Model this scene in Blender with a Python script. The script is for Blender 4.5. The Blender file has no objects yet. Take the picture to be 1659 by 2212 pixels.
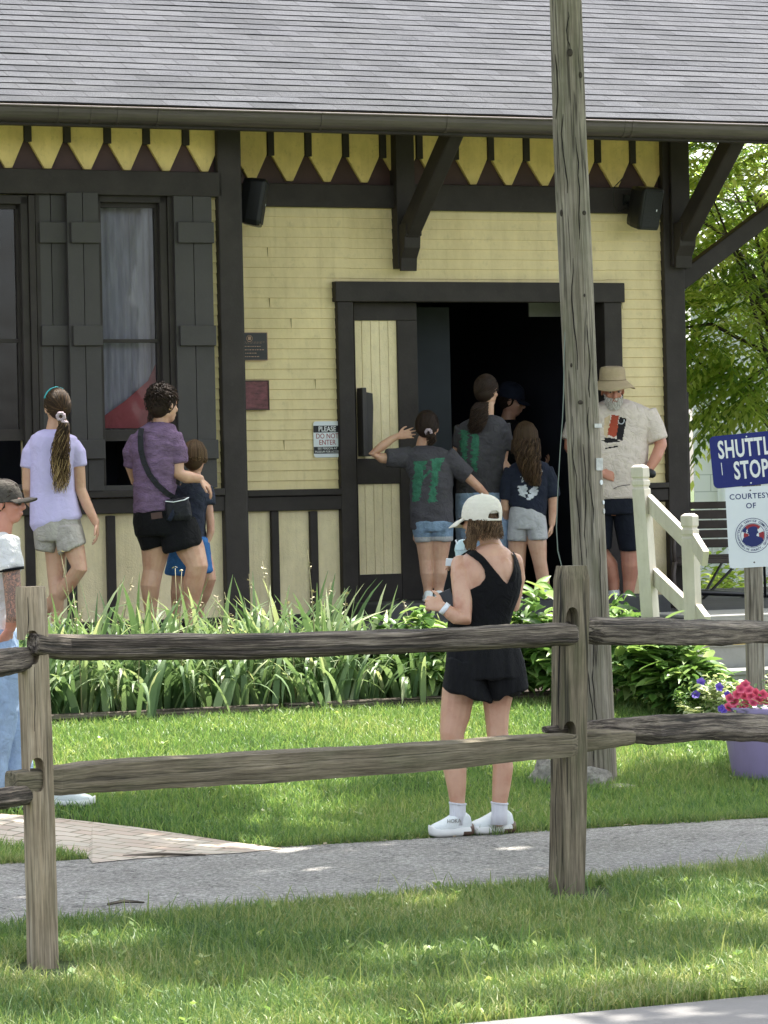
import bpy, math, random
import numpy as np
from mathutils import Vector, Matrix, Euler, noise
random.seed(7)
R = math.radians
SC = bpy.context.scene
COL = SC.collection

# ---------------------------------------------------------------- camera, sky, sun, exposure
CAM_Z = 1.68; FPX = 7668.0            # focal length in units of a 1659 px wide picture
cd = bpy.data.cameras.new('camera'); cam = bpy.data.objects.new('camera', cd); COL.objects.link(cam)
cd.sensor_fit = 'VERTICAL'; cd.sensor_height = 36.0; cd.lens = 36.0*FPX/2212.0
cd.clip_start = 0.1; cd.clip_end = 2000
CM = (Euler((R(90)-math.atan(44/FPX), 0, 0)).to_matrix() @ Matrix.Rotation(-0.021, 3, 'Z'))
cam.matrix_world = Matrix.Translation((0, 0, CAM_Z)) @ CM.to_4x4()
SC.camera = cam
SUN = Vector((0.20, 0.355, 0.913)).normalized()
world = bpy.data.worlds.new("World"); SC.world = world; world.use_nodes = True
wn = world.node_tree; bg = wn.nodes['Background']
sky = wn.nodes.new('ShaderNodeTexSky'); sky.sky_type = 'NISHITA'; sky.sun_disc = False
sky.sun_elevation = math.asin(SUN.z); sky.sun_rotation = math.atan2(SUN.x, SUN.y)
sky.dust_density = 3.0; sky.air_density = 1.0
hs = wn.nodes.new('ShaderNodeHueSaturation'); hs.inputs['Saturation'].default_value = .5; wn.links.new(sky.outputs[0], hs.inputs['Color']); wn.links.new(hs.outputs[0], bg.inputs[0]); bg.inputs[1].default_value = 0.15
sl = bpy.data.lights.new('sun', 'SUN'); sun = bpy.data.objects.new('sun', sl); COL.objects.link(sun)
sl.energy = 3.8; sl.angle = R(0.53); sl.color = (1.0, 0.955, 0.88)
sun.rotation_euler = (-SUN).to_track_quat('-Z', 'Y').to_euler(); sun.location = (0, 10, 30)
SC.view_settings.view_transform = 'Standard'; SC.view_settings.look = 'None'
SC.view_settings.exposure = 1.85; SC.view_settings.gamma = 1.0
SC.cycles.max_bounces = 8; SC.cycles.transparent_max_bounces = 12

# ---------------------------------------------------------------- coordinates
def ray(u, v):
    return CM @ Vector(((u-829.5)/FPX, -(v-1106)/FPX, -1.0))
def PX(u, v, D):                       # point on the line of sight at depth y = D
    d = ray(u, v); return Vector((d.x*D/d.y, D, CAM_Z + d.z*D/d.y))
W0 = Vector((-.587, 25.0, 0)); TH = math.atan(FPX/16870.0)
TV = Vector((math.cos(TH), math.sin(TH), 0)); NV = Vector((math.sin(TH), -math.cos(TH), 0)); ZV = Vector((0, 0, 1))
def TN(t, n, z): return W0 + TV*t + NV*n + ZV*z     # station frame: along the wall, out of the wall, up
def tnof(p): q = p - W0; return q.dot(TV), q.dot(NV)
def pw(u, v, n=0.0):                   # line of sight meets a plane parallel to the wall
    d = ray(u, v); o = Vector((0, 0, CAM_Z))
    k = (n - (o-W0).dot(NV))/d.dot(NV); p = o + d*k; q = p-W0
    return q.dot(TV), p.z
def sstep(x): x = max(0, min(1, x)); return x*x*(3-2*x)
def gz(x, y):                          # height of the ground
    t, n = tnof(Vector((x, y, 0)))
    return 0.36*sstep((7.5-n)/4.0)
def PG(u, v):                          # line of sight meets the ground
    d = ray(u, v); k = 8.0
    o = Vector((0, 0, CAM_Z))
    while k < 60:
        p = o + d*k
        if p.z <= gz(p.x, p.y): break
        k += 0.01
    return Vector((p.x, p.y, gz(p.x, p.y)))
PLAT = 0.78

# ---------------------------------------------------------------- mesh helpers
class MB:
    def __init__(s): s.v = []; s.f = []; s.g = []; s.m = []; s.sm = []
    def add(s, vs, fs, gs=None, mi=0, smooth=False):
        b = len(s.v); s.v += [tuple(p) for p in vs]
        if gs is None: gs = [(0, 0, 0)]*len(vs)
        s.g += [tuple(g) for g in gs]
        for f in fs: s.f.append(tuple(b+i for i in f)); s.m.append(mi); s.sm.append(smooth)
        return s
    def box(s, c, ax, ay, az, mi=0):
        c = Vector(c); ax = Vector(ax); ay = Vector(ay); az = Vector(az)
        L = sorted([(ax.length, 0), (ay.length, 1), (az.length, 2)], reverse=True)
        o = Vector((random.uniform(-20, 20), random.uniform(-20, 20), random.uniform(-20, 20)))
        vs = []; gs = []
        for i in (-1, 1):
            for j in (-1, 1):
                for k in (-1, 1):
                    vs.append(c+ax*i+ay*j+az*k)
                    co = (ax.length*i, ay.length*j, az.length*k)
                    gs.append((o.x+co[L[0][1]], o.y+co[L[1][1]], o.z+co[L[2][1]]))
        fs = [(0, 1, 3, 2), (4, 6, 7, 5), (0, 4, 5, 1), (2, 3, 7, 6), (0, 2, 6, 4), (1, 5, 7, 3)]
        if ax.cross(ay).dot(az) < 0: fs = [f[::-1] for f in fs]
        return s.add(vs, fs, gs, mi)
    def tb(s, t0, t1, n0, n1, z0, z1, mi=0):      # box in the station frame
        return s.box(TN((t0+t1)/2, (n0+n1)/2, (z0+z1)/2), TV*(abs(t1-t0)/2), NV*(abs(n1-n0)/2), ZV*(abs(z1-z0)/2), mi)
    def prism(s, pts, n0, n1, mi=0):              # outline in (t, z), extruded from n0 to n1
        m = len(pts); vs = [TN(a, n0, b) for a, b in pts]+[TN(a, n1, b) for a, b in pts]
        gs = [(b, a, n0) for a, b in pts]+[(b, a, n1) for a, b in pts]
        ar = sum(pts[i][0]*pts[(i+1) % m][1]-pts[(i+1) % m][0]*pts[i][1] for i in range(m))
        fs = [tuple(range(m, 2*m)), tuple(range(m-1, -1, -1))]
        for i in range(m): j = (i+1) % m; fs.append((i, j, m+j, m+i))
        if ar < 0: fs = [f[::-1] for f in fs]
        return s.add(vs, fs, gs, mi)
    def prof(s, pts, t0, t1, mi=0, smooth=False): # outline in (n, z), extruded along the wall
        m = len(pts); vs = [TN(t0, a, b) for a, b in pts]+[TN(t1, a, b) for a, b in pts]
        gs = [(t0, a, b) for a, b in pts]+[(t1, a, b) for a, b in pts]
        ar = sum(pts[i][0]*pts[(i+1) % m][1]-pts[(i+1) % m][0]*pts[i][1] for i in range(m))
        fs = [tuple(range(m, 2*m)), tuple(range(m-1, -1, -1))]
        for i in range(m): j = (i+1) % m; fs.append((i, j, m+j, m+i))
        if ar > 0: fs = [f[::-1] for f in fs]
        return s.add(vs, fs, gs, mi, smooth)
    def loft(s, rings, mi=0, seg=14, smooth=True, power=1.0, cap=True, jit=0.0):
        # rings: (centre, half axis a, half axis b)
        vs = []; gs = []; L = 0; prev = None
        o = random.uniform(-20, 20)
        for c, a, b in rings:
            c = Vector(c); a = Vector(a); b = Vector(b)
            if prev is not None: L += (c-prev).length
            prev = c
            for k in range(seg):
                th = 2*math.pi*k/seg; cx, sx = math.cos(th), math.sin(th)
                if power != 1.0:
                    cx = math.copysign(abs(cx)**power, cx); sx = math.copysign(abs(sx)**power, sx)
                j = 1.0
                if jit: j = 1+jit*noise.noise(Vector((L*5, cx*1.5+o, sx*1.5)))
                vs.append(c+a*(cx*j)+b*(sx*j)); gs.append((o+L, a.length*cx, b.length*sx))
        n = len(rings); fs = []
        for i in range(n-1):
            for k in range(seg):
                k2 = (k+1) % seg
                fs.append((i*seg+k, i*seg+k2, (i+1)*seg+k2, (i+1)*seg+k))
        if cap: fs += [tuple(range(seg-1, -1, -1)), tuple((n-1)*seg+k for k in range(seg))]
        # orient outwards
        d = Vector(rings[-1][0])-Vector(rings[0][0])
        if Vector(rings[0][1]).cross(Vector(rings[0][2])).dot(d) < 0: fs = [f[::-1] for f in fs]
        return s.add(vs, fs, gs, mi, smooth)
    def tube(s, pts, rad, mi=0, seg=10, flat=None, smooth=True, cap=True, rnd=True):
        pts = [Vector(p) for p in pts]
        if not hasattr(rad, '__len__'): rad = [rad]*len(pts)
        rings = []
        up = None
        n = len(pts)
        if rnd and cap:                     # rounded ends
            d0 = (pts[0]-pts[1]).normalized(); d1 = (pts[-1]-pts[-2]).normalized()
            pts = [pts[0]+d0*rad[0]*.9, pts[0]+d0*rad[0]*.55]+pts+[pts[-1]+d1*rad[-1]*.55, pts[-1]+d1*rad[-1]*.9]
            rad = [rad[0]*.35, rad[0]*.8]+list(rad)+[rad[-1]*.8, rad[-1]*.35]; n += 4
        for i in range(n):
            d = (pts[min(i+1, n-1)]-pts[max(i-1, 0)]).normalized()
            if up is None:
                up = Vector((0, 0, 1)) if abs(d.z) < .9 else Vector((0, -1, 0))
                if flat is not None: up = Vector(flat)
            a = d.cross(up)
            if a.length < 1e-5: a = d.orthogonal()
            a.normalize(); b = a.cross(d).normalized(); up = b
            rings.append((pts[i], a*rad[i], b*rad[i]))
        return s.loft(rings, mi, seg, smooth, cap=cap)
    def ell(s, c, a, b, d, mi=0, seg=14, rg=9):
        c = Vector(c); a = Vector(a); b = Vector(b); d = Vector(d); rings = []
        for i in range(rg+1):
            ph = -math.pi/2+math.pi*i/rg; r = max(.02, math.cos(ph))
            rings.append((c+d*math.sin(ph), a*r, b*r))
        return s.loft(rings, mi, seg, True)
    def mesh(s, name, off=Vector((0, 0, 0))):
        me = bpy.data.meshes.new(name)
        o = Vector(off)
        me.from_pydata([(x-o.x, y-o.y, z-o.z) for x, y, z in s.v], [], s.f)
        me.polygons.foreach_set('material_index', s.m); me.polygons.foreach_set('use_smooth', s.sm)
        at = me.attributes.new('gc', 'FLOAT_VECTOR', 'POINT'); at.data.foreach_set('vector', [c for g in s.g for c in g])
        me.update(); return me
    def build(s, name, mats, parent=None, loc=None, bevel=0):
        off = Vector(parent['_o']) if parent is not None and '_o' in parent else Vector(loc or (0, 0, 0))
        me = s.mesh(name, off)
        if not isinstance(mats, (list, tuple)): mats = [mats]
        for m in mats: me.materials.append(m)
        o = bpy.data.objects.new(name, me); COL.objects.link(o)
        if parent is not None:
            o.parent = parent
            if parent.type == 'MESH' or parent.parent: o['_o'] = list(off)
        else: o.location = off
        o['_o'] = list(off)
        if bevel:
            b = o.modifiers.new('bevel', 'BEVEL'); b.width = bevel; b.segments = 2; b.limit_method = 'ANGLE'
        return o
def tag(o, label=None, cat=None, group=None, kind=None):
    if label: o['label'] = label
    if cat: o['category'] = cat
    if group: o['group'] = group
    if kind: o['kind'] = kind
    return o
def thing(name, loc, label, cat, group=None):
    o = bpy.data.objects.new(name, None); COL.objects.link(o); o.location = loc; o.empty_display_size = .1
    o['_o'] = list(loc); return tag(o, label, cat, group)

# ---------------------------------------------------------------- materials
def nodes(name):
    m = bpy.data.materials.new(name); m.use_nodes = True
    nt = m.node_tree; return m, nt, nt.nodes['Principled BSDF']
def N(nt, typ, **kw):
    n = nt.nodes.new(typ)
    for k, v in kw.items():
        if k.startswith('i_'): n.inputs[k[2:].replace('_', ' ')].default_value = v
        else: setattr(n, k, v)
    return n
def ramp(nt, fac, stops):
    r = nt.nodes.new('ShaderNodeValToRGB'); e = r.color_ramp.elements
    while len(e) < len(stops): e.new(.5)
    for i, (p, c) in enumerate(stops): e[i].position = p; e[i].color = tuple(c)+(1,) if len(c) == 3 else c
    nt.links.new(fac, r.inputs[0]); return r.outputs[0]
def mixc(nt, a, b, fac, mode='MIX'):
    m = nt.nodes.new('ShaderNodeMix'); m.data_type = 'RGBA'; m.blend_type = mode
    for s, v in ((m.inputs[6], a), (m.inputs[7], b), (m.inputs[0], fac)):
        if isinstance(v, (tuple, list)): s.default_value = tuple(v)+(1,) if len(v) == 3 else v
        elif isinstance(v, (int, float)): s.default_value = v
        else: nt.links.new(v, s)
    return m.outputs[2]
def coords(nt, scale=(1, 1, 1), src='gc'):
    mp = nt.nodes.new('ShaderNodeMapping'); mp.inputs['Scale'].default_value = scale
    if src == 'gc':
        a = nt.nodes.new('ShaderNodeAttribute'); a.attribute_name = 'gc'; nt.links.new(a.outputs['Vector'], mp.inputs[0])
    else:
        t = nt.nodes.new('ShaderNodeTexCoord'); nt.links.new(t.outputs['Object'], mp.inputs[0])
    return mp.outputs[0]
def nz(nt, vec, scale, detail=4, rough=.6, dist=0):
    n = nt.nodes.new('ShaderNodeTexNoise'); n.inputs['Scale'].default_value = scale
    n.inputs['Detail'].default_value = detail; n.inputs['Roughness'].default_value = rough; n.inputs['Distortion'].default_value = dist
    nt.links.new(vec, n.inputs['Vector']); return n.outputs[0]
def bump(nt, bs, h, strength=.3, dist=.01, prev=None):
    b = nt.nodes.new('ShaderNodeBump'); b.inputs['Strength'].default_value = strength; b.inputs['Distance'].default_value = dist
    nt.links.new(h, b.inputs['Height'])
    nt.links.new(b.outputs[0], bs.inputs['Normal']); return b
def paint(name, col, rough=.55, var=.12, scale=6, dirt=(.0, (.1, .08, .05)), bm=.15, src='gc', sc=(1, 1, 1), spec=.4):
    m, nt, bs = nodes(name); c = coords(nt, sc, src)
    n1 = nz(nt, c, scale, 5); lo = tuple(x*(1-var) for x in col); hi = tuple(min(1, x*(1+var)) for x in col)
    out = ramp(nt, n1, [(.3, lo), (.7, hi)])
    if dirt[0] > 0:
        n2 = nz(nt, c, scale*3.7, 8, .7); k = ramp(nt, n2, [(.55, (0, 0, 0)), (.75, (dirt[0],)*3)])
        out = mixc(nt, out, dirt[1], k)
    nt.links.new(out, bs.inputs['Base Color']); bs.inputs['Roughness'].default_value = rough
    bs.inputs['Specular IOR Level'].default_value = spec
    if bm: bump(nt, bs, nz(nt, c, scale*12, 4), bm, .004)
    return m
def wood(name, stops, cracks=.6, along=2.0, across=45, rough=.85, bm=.5, dark=(.02, .018, .014), green=0):
    m, nt, bs = nodes(name); c = coords(nt, (along, across, across)); c2 = coords(nt, (1, 1, 1))
    n1 = nz(nt, c, 1.0, 7, .7, 0); col = ramp(nt, n1, stops)
    fine = nz(nt, coords(nt, (along*2.5, across*5, across*5)), 1.0, 3, .7)
    col = mixc(nt, col, ramp(nt, fine, [(.3, (.5, .48, .46)), (.5, (.95, .95, .95)), (.7, (1.35, 1.33, 1.3))]), 1.0, 'MULTIPLY')
    blot = nz(nt, c2, 6, 5); col = mixc(nt, col, (.5, .46, .4), ramp(nt, blot, [(.35, (0, 0, 0)), (.75, (.5, .5, .5))]), 'MULTIPLY')
    if green:
        g = nz(nt, coords(nt, (2, 9, 9)), 1.3, 4); col = mixc(nt, col, (.075, .085, .04), ramp(nt, g, [(.45, (0, 0, 0)), (.7, (green,)*3)]))
    ln = nz(nt, coords(nt, (.45, across*.5, across*.5)), 1.0, 2, .5, .15); k0 = ramp(nt, ln, [(.475, (0, 0, 0)), (.495, (cracks,)*3), (.505, (cracks,)*3), (.525, (0, 0, 0))])
    ms = ramp(nt, nz(nt, coords(nt, (2.2, 14, 14)), 1.0, 3), [(.44, (0, 0, 0)), (.52, (1, 1, 1))])
    k = mixc(nt, k0, ms, 1.0, 'MULTIPLY'); col = mixc(nt, col, dark, k)
    nt.links.new(col, bs.inputs['Base Color']); bs.inputs['Roughness'].default_value = rough
    bs.inputs['Specular IOR Level'].default_value = .25
    h = nt.nodes.new('ShaderNodeMath'); h.operation = 'SUBTRACT'; nt.links.new(fine, h.inputs[0]); nt.links.new(k, h.inputs[1])
    bump(nt, bs, h.outputs[0], bm, .008); return m
def stain(m, amt=.35):                     # rain streaks and grime, as vertical stains
    nt = m.node_tree; bs = nt.nodes['Principled BSDF']; l = bs.inputs['Base Color'].links[0].from_socket
    n_ = nz(nt, coords(nt, (1.6, 1.6, .35), 'obj'), 3.0, 6, .75); n2 = nz(nt, coords(nt, (14, 14, .8), 'obj'), 1.5, 3)
    k = ramp(nt, n_, [(.42, (0, 0, 0)), (.7, (amt,)*3)]); k2 = ramp(nt, n2, [(.55, (0, 0, 0)), (.75, (amt*.7,)*3)])
    o = mixc(nt, mixc(nt, l, (.62, .57, .47), k, 'MULTIPLY'), (.6, .55, .45), k2, 'MULTIPLY'); nt.links.new(o, bs.inputs['Base Color'])
def leafmat(name, cols, trans=.35, rough=.5, src='gc', spec=.4, tcol=None):
    m, nt, bs = nodes(name)
    a = nt.nodes.new('ShaderNodeAttribute'); a.attribute_name = 'gc'
    sp = nt.nodes.new('ShaderNodeSeparateXYZ'); nt.links.new(a.outputs['Vector'], sp.inputs[0])
    k = len(cols); col = ramp(nt, sp.outputs[0], [(i/(k-1), c) for i, c in enumerate(cols)])
    nt.links.new(col, bs.inputs['Base Color']); bs.inputs['Roughness'].default_value = rough
    bs.inputs['Specular IOR Level'].default_value = spec
    tr = nt.nodes.new('ShaderNodeBsdfTranslucent')
    tc = mixc(nt, col, tcol or (1.0, 1.0, .35), .55 if tcol is None else .8, 'MULTIPLY' if tcol is None else 'MIX')
    br = nt.nodes.new('ShaderNodeBrightContrast'); br.inputs[1].default_value = .02; nt.links.new(tc, br.inputs[0])
    nt.links.new(br.outputs[0], tr.inputs[0])
    mx = nt.nodes.new('ShaderNodeMixShader'); mx.inputs[0].default_value = trans
    out = nt.nodes['Material Output']
    nt.links.new(bs.outputs[0], mx.inputs[1]); nt.links.new(tr.outputs[0], mx.inputs[2]); nt.links.new(mx.outputs[0], out.inputs[0])
    return m
def fabric(name, col, var=.15, wr=.5, scale=7, rough=.9, sc=(1, 1, 1), fine=220, dark=None):
    m, nt, bs = nodes(name); c = coords(nt, sc, 'obj')
    n1 = nz(nt, c, scale, 4, .6, .6)
    out = ramp(nt, n1, [(.3, dark or tuple(x*(1-var) for x in col)), (.7, tuple(min(1, x*(1+var)) for x in col))])
    nt.links.new(out, bs.inputs['Base Color']); bs.inputs['Roughness'].default_value = rough
    bs.inputs['Specular IOR Level'].default_value = .2; bs.inputs['Sheen Weight'].default_value = .02
    n2 = nz(nt, c, scale*1.7, 4, .55, 1.5); b = bump(nt, bs, n2, wr, .03)
    b2 = nt.nodes.new('ShaderNodeBump'); b2.inputs['Strength'].default_value = .25; b2.inputs['Distance'].default_value = .002
    nt.links.new(nz(nt, coords(nt, (1, 1, 1), 'obj'), fine, 2), b2.inputs['Height']); nt.links.new(b.outputs[0], b2.inputs['Normal'])
    nt.links.new(b2.outputs[0], bs.inputs['Normal']); return m
def skinmat(name, col):
    m, nt, bs = nodes(name); c = coords(nt, (1, 1, 1), 'obj')
    n1 = nz(nt, c, 11, 6, .65); out = ramp(nt, n1, [(.28, tuple(x*y for x, y in zip(col, (.84, .70, .66)))), (.5, col), (.75, tuple(x*y for x, y in zip(col, (1.08, 1.12, 1.12))))]); out = mixc(nt, out, (.80, .68, .64), ramp(nt, nz(nt, c, 3.5, 2), [(.4, (0, 0, 0)), (.7, (.6,)*3)]), 'MULTIPLY')
    nt.links.new(out, bs.inputs['Base Color']); bs.inputs['Roughness'].default_value = .48
    bs.inputs['Subsurface Weight'].default_value = .12; bs.inputs['Subsurface Radius'].default_value = (.02, .008, .004); bs.inputs['Subsurface Scale'].default_value = .6
    bump(nt, bs, nz(nt, c, 120, 3), .08, .003); return m

M = {}
M['dark'] = paint('dark_brown_paint', (.041, .034, .031), .55, .22, 5, (.25, (.07, .065, .06)), .3, spec=.2)
M['darker'] = paint('dark_grey_shutter_paint', (.050, .044, .042), .55, .15, 3, (.15, (.1, .1, .1)), .25)
M['maroon'] = paint('maroon_paint', (.062, .028, .026), .55, .2, 6)
M['yellow'] = paint('yellow_paint', (.82, .67, .38), .6, .09, 3, (.5, (.48, .39, .23)), .25)
M['yellowp'] = paint('cream_yellow_plaster', (.90, .76, .49), .75, .07, 7, (.3, (.45, .4, .28)), .9)
M['frz'] = paint('mustard_frieze_paint', (.84, .64, .25), .6, .10, 7, (.4, (.3, .22, .08)), .4)
M['black'] = paint('black_plastic', (.012, .012, .013), .4, .1, 10, bm=.1)
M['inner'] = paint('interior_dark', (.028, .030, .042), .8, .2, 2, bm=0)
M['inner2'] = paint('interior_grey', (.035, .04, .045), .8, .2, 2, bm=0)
M['metalw'] = paint('white_sign_metal', (.74, .77, .80), .35, .03, 4, (.12, (.5, .45, .4)), 0)
M['blue'] = paint('navy_sign_metal', (.008, .016, .16), .3, .08, 5, (.06, (.3, .3, .4)), 0, spec=.3)
M['red'] = paint('red_ink', (.30, .02, .03), .5, .1, 5, bm=0)
M['navyink'] = paint('navy_ink', (.01, .018, .13), .5, .1, 5, bm=0)
M['blackink'] = paint('black_ink', (.015, .015, .018), .5, .1, 5, bm=0)
M['whiteink'] = paint('white_ink', (.8, .8, .8), .5, .05, 5, bm=0)
M['cream'] = paint('cream_railing_paint', (.60, .55, .47), .55, .06, 5, (.3, (.35, .33, .28)), .3)
M['greyp'] = paint('grey_step_paint', (.26, .26, .24), .6, .08, 6, (.3, (.12, .12, .1)), .3)
M['yedge'] = paint('yellow_nosing', (.7, .5, .16), .6, .1, 8)
M['rail'] = wood('weathered_dark_rail', [(.3, (.03, .023, .018)), (.45, (.080, .064, .052)), (.62, (.32, .27, .215))], .8, 2.2, 60, bm=.9)
M['rail2'] = wood('grey_green_rail', [(.25, (.10, .082, .056)), (.5, (.20, .165, .115)), (.75, (.32, .27, .195))], .6, 2.0, 32, green=.35)
M['post'] = wood('weathered_post', [(.25, (.18, .14, .095)), (.5, (.37, .295, .205)), (.75, (.52, .44, .33))], .6, 1.6, 26, green=.2)
M['post2'] = wood('mossy_post', [(.25, (.09, .073, .046)), (.5, (.20, .165, .115)), (.75, (.35, .29, .20))], .8, 1.6, 30, green=.6)
M['pole'] = wood('utility_pole_wood', [(.22, (.13, .11, .085)), (.5, (.30, .265, .21)), (.78, (.48, .43, .36))], .7, .8, 26, bm=.9, green=.5)
M['cedar'] = wood('sign_post_wood', [(.25, (.18, .15, .12)), (.5, (.32, .28, .23)), (.75, (.45, .41, .36))], .5, 1.8, 30)
M['gutter'] = paint('copper_gutter', (.10, .082, .076), .38, .25, 5, (.3, (.16, .12, .10)), .2, sc=(.6, 6, 6)); M['gutter'].node_tree.nodes['Principled BSDF'].inputs['Metallic'].default_value = .35
M['hub'] = paint('purple_pot_plastic', (.30, .24, .42), .45, .05, 4, (.1, (.3, .25, .2)), .1)
M['soil'] = paint('dark_soil', (.035, .025, .018), .95, .4, 20, bm=1.0, src='obj')
M['rock'] = paint('limestone', (.34, .31, .27), .9, .45, 22, (.9, (.08, .07, .055)), 1.5, src='obj')
M['skin'] = skinmat('skin_fair', (.58, .345, .235))
M['skin2'] = skinmat('skin_tan', (.50, .27, .18))
M['skinr'] = skinmat('skin_ruddy', (.52, .24, .165))

stain(M['yellow'], .32); stain(M['yellowp'], .4); stain(M['frz'], .3); stain(M['cream'], .4); stain(M['hub'], .3)
# ---------------------------------------------------------------- ground, path, brick walk
def sheet(name, xs, ys, zf, mats, mi=None, label=None, kind='structure'):
    nx, ny = len(xs), len(ys)
    vs = [(x, y, zf(x, y)) for y in ys for x in xs]
    fs = [(j*nx+i, j*nx+i+1, (j+1)*nx+i+1, (j+1)*nx+i) for j in range(ny-1) for i in range(nx-1)]
    mb = MB().add(vs, fs, [(x, y, z) for x, y, z in vs], smooth=True)
    return tag(mb.build(name, mats), kind=kind)
def gmat():
    m, nt, bs = nodes('lawn_soil'); c = coords(nt, (1, 1, 1), 'obj')
    a = nz(nt, c, 3, 6); b = nz(nt, c, 60, 4)
    col = ramp(nt, b, [(.3, (.035, .05, .012)), (.6, (.07, .11, .025)), (.8, (.15, .14, .05))])
    col = mixc(nt, col, (.5, .5, .4), ramp(nt, a, [(.4, (0, 0, 0)), (.8, (.5,)*3)]), 'MULTIPLY')
    nt.links.new(col, bs.inputs['Base Color']); bs.inputs['Roughness'].default_value = .95; bump(nt, bs, b, .8, .02); return m
M['ground'] = gmat()
far = [-400, -150, -60, -30, -18]
xs = far+[-12+.4*i for i in range(71)]+[18, 24, 34, 60, 150, 400]
ys = [-60, -20, 0, 5, 8]+[9+.25*i for i in range(62)]+[26, 30, 40, 60, 100, 250, 900]
sheet('ground', xs, ys, lambda x, y: gz(x, y)-.012, M['ground'])
def asphalt():
    m, nt, bs = nodes('asphalt'); c = coords(nt, (1, 1, 1), 'obj')
    v = N(nt, 'ShaderNodeTexVoronoi'); v.inputs['Scale'].default_value = 95; nt.links.new(c, v.inputs['Vector'])
    sp = N(nt, 'ShaderNodeSeparateColor'); nt.links.new(v.outputs['Color'], sp.inputs[0])
    col = ramp(nt, sp.outputs[0], [(0, (.17, .16, .148)), (.5, (.32, .30, .275)), (.85, (.43, .41, .38)), (1, (.58, .55, .51))])
    col = mixc(nt, col, (.6, .59, .57), ramp(nt, nz(nt, c, 1.7, 6, .7), [(.35, (0, 0, 0)), (.7, (.7,)*3)]), 'MULTIPLY')
    ck = nz(nt, c, 1.1, 6, .6, .4); col = mixc(nt, col, (.03, .028, .026), ramp(nt, ck, [(.495, (0, 0, 0)), (.4985, (.75,)*3), (.5015, (.75,)*3), (.505, (0, 0, 0))]))
    nt.links.new(col, bs.inputs['Base Color']); bs.inputs['Roughness'].default_value = .9
    h = ramp(nt, v.outputs['Distance'], [(0, (1, 1, 1)), (.7, (0, 0, 0))]); bump(nt, bs, h, .9, .008); return m
M['asphalt'] = asphalt()
M['concrete'] = paint('concrete', (.15, .145, .14), .85, .12, 4, (.4, (.2, .19, .17)), .5, src='obj')
def strip(name, nfar, nnear, zoff, mat, t0=-22, t1=22, step=.25, wob=.04):
    vs = []; k = int((t1-t0)/step)
    for i in range(k+1):
        t = t0+i*step
        for n, s in ((nfar(t), 3.1), (nnear(t), 9.7)):
            p = TN(t, n+wob*noise.noise(Vector((t*2.2, s, 0)))+wob*.5*noise.noise(Vector((t*9, s, 3))), 0); vs.append((p.x, p.y, gz(p.x, p.y)+zoff))
    fs = [(2*i, 2*i+1, 2*i+3, 2*i+2) for i in range(k)]
    return tag(MB().add(vs, fs, vs).build(name, mat), kind='structure')
PF = lambda t: 7.5+.04*(t+2)
PN = lambda t: 9.75-.12*(t+4)*(1 if t > -4 else 0)
strip('asphalt_path', PF, PN, .004, M['asphalt'])
strip('concrete_pavement', lambda t: 12.95-.03*(t+5), lambda t: 15.5, .004, M['concrete'], wob=.02)
def brick():
    m, nt, bs = nodes('brick_paving'); c = coords(nt, (1, 1, 1), 'obj')
    mp = nt.nodes.new('ShaderNodeMapping'); mp.inputs['Rotation'].default_value = (0, 0, TH+.1); nt.links.new(c, mp.inputs[0])
    b = N(nt, 'ShaderNodeTexBrick'); nt.links.new(mp.outputs[0], b.inputs['Vector'])
    b.inputs['Scale'].default_value = 1; b.inputs['Brick Width'].default_value = .2; b.inputs['Row Height'].default_value = .1
    b.inputs['Mortar Size'].default_value = .006; b.inputs['Mortar'].default_value = (.16, .15, .09, 1)
    b.inputs['Color1'].default_value = (.50, .38, .31, 1); b.inputs['Color2'].default_value = (.60, .53, .45, 1); b.inputs['Bias'].default_value = .1
    col = mixc(nt, b.outputs[0], (.8, .75, .7), nz(nt, c, 9, 5), 'MULTIPLY'); col = mixc(nt, col, (.42, .38, .31), ramp(nt, nz(nt, c, 3.3, 6, .7), [(.45, (0, 0, 0)), (.68, (.7,)*3)]))
    nt.links.new(col, bs.inputs['Base Color']); bs.inputs['Roughness'].default_value = .85
    bump(nt, bs, b.outputs['Fac'], -.6, .006); return m
M['brick'] = brick()
bp = [PG(*p) for p in [(-500, 1700), (-200, 1738), (0, 1762), (100, 1768), (200, 1779), (300, 1791), (400, 1806), (500, 1822), (610, 1836), (520, 1846), (400, 1852), (300, 1858), (200, 1868), (190, 1855), (60, 1833), (0, 1826), (-200, 1800), (-500, 1760)]]
BRICK = [(p.x, p.y) for p in bp]
mb = MB(); cx = [Vector((p.x, p.y, gz(p.x, p.y)+.008)) for p in bp]
k = len(cx)
for i in range(8): mb.add([cx[i], cx[i+1], cx[k-2-i], cx[k-1-i]], [(0, 3, 2, 1)])
tag(mb.build('brick_walkway', M['brick']), kind='structure')

# ---------------------------------------------------------------- station platform and steps
deckm = paint('platform_paving', (.06, .06, .06), .85, .2, 3, (.4, (.1, .095, .09)), .5)
mb = MB(); mb.tb(-14, 1.9, -.3, 2.3, .1, PLAT); mb.tb(1.9, 16, -4, 2.3, .1, PLAT-.003); mb.build('platform', deckm, bevel=.01)['kind'] = 'structure'
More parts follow.
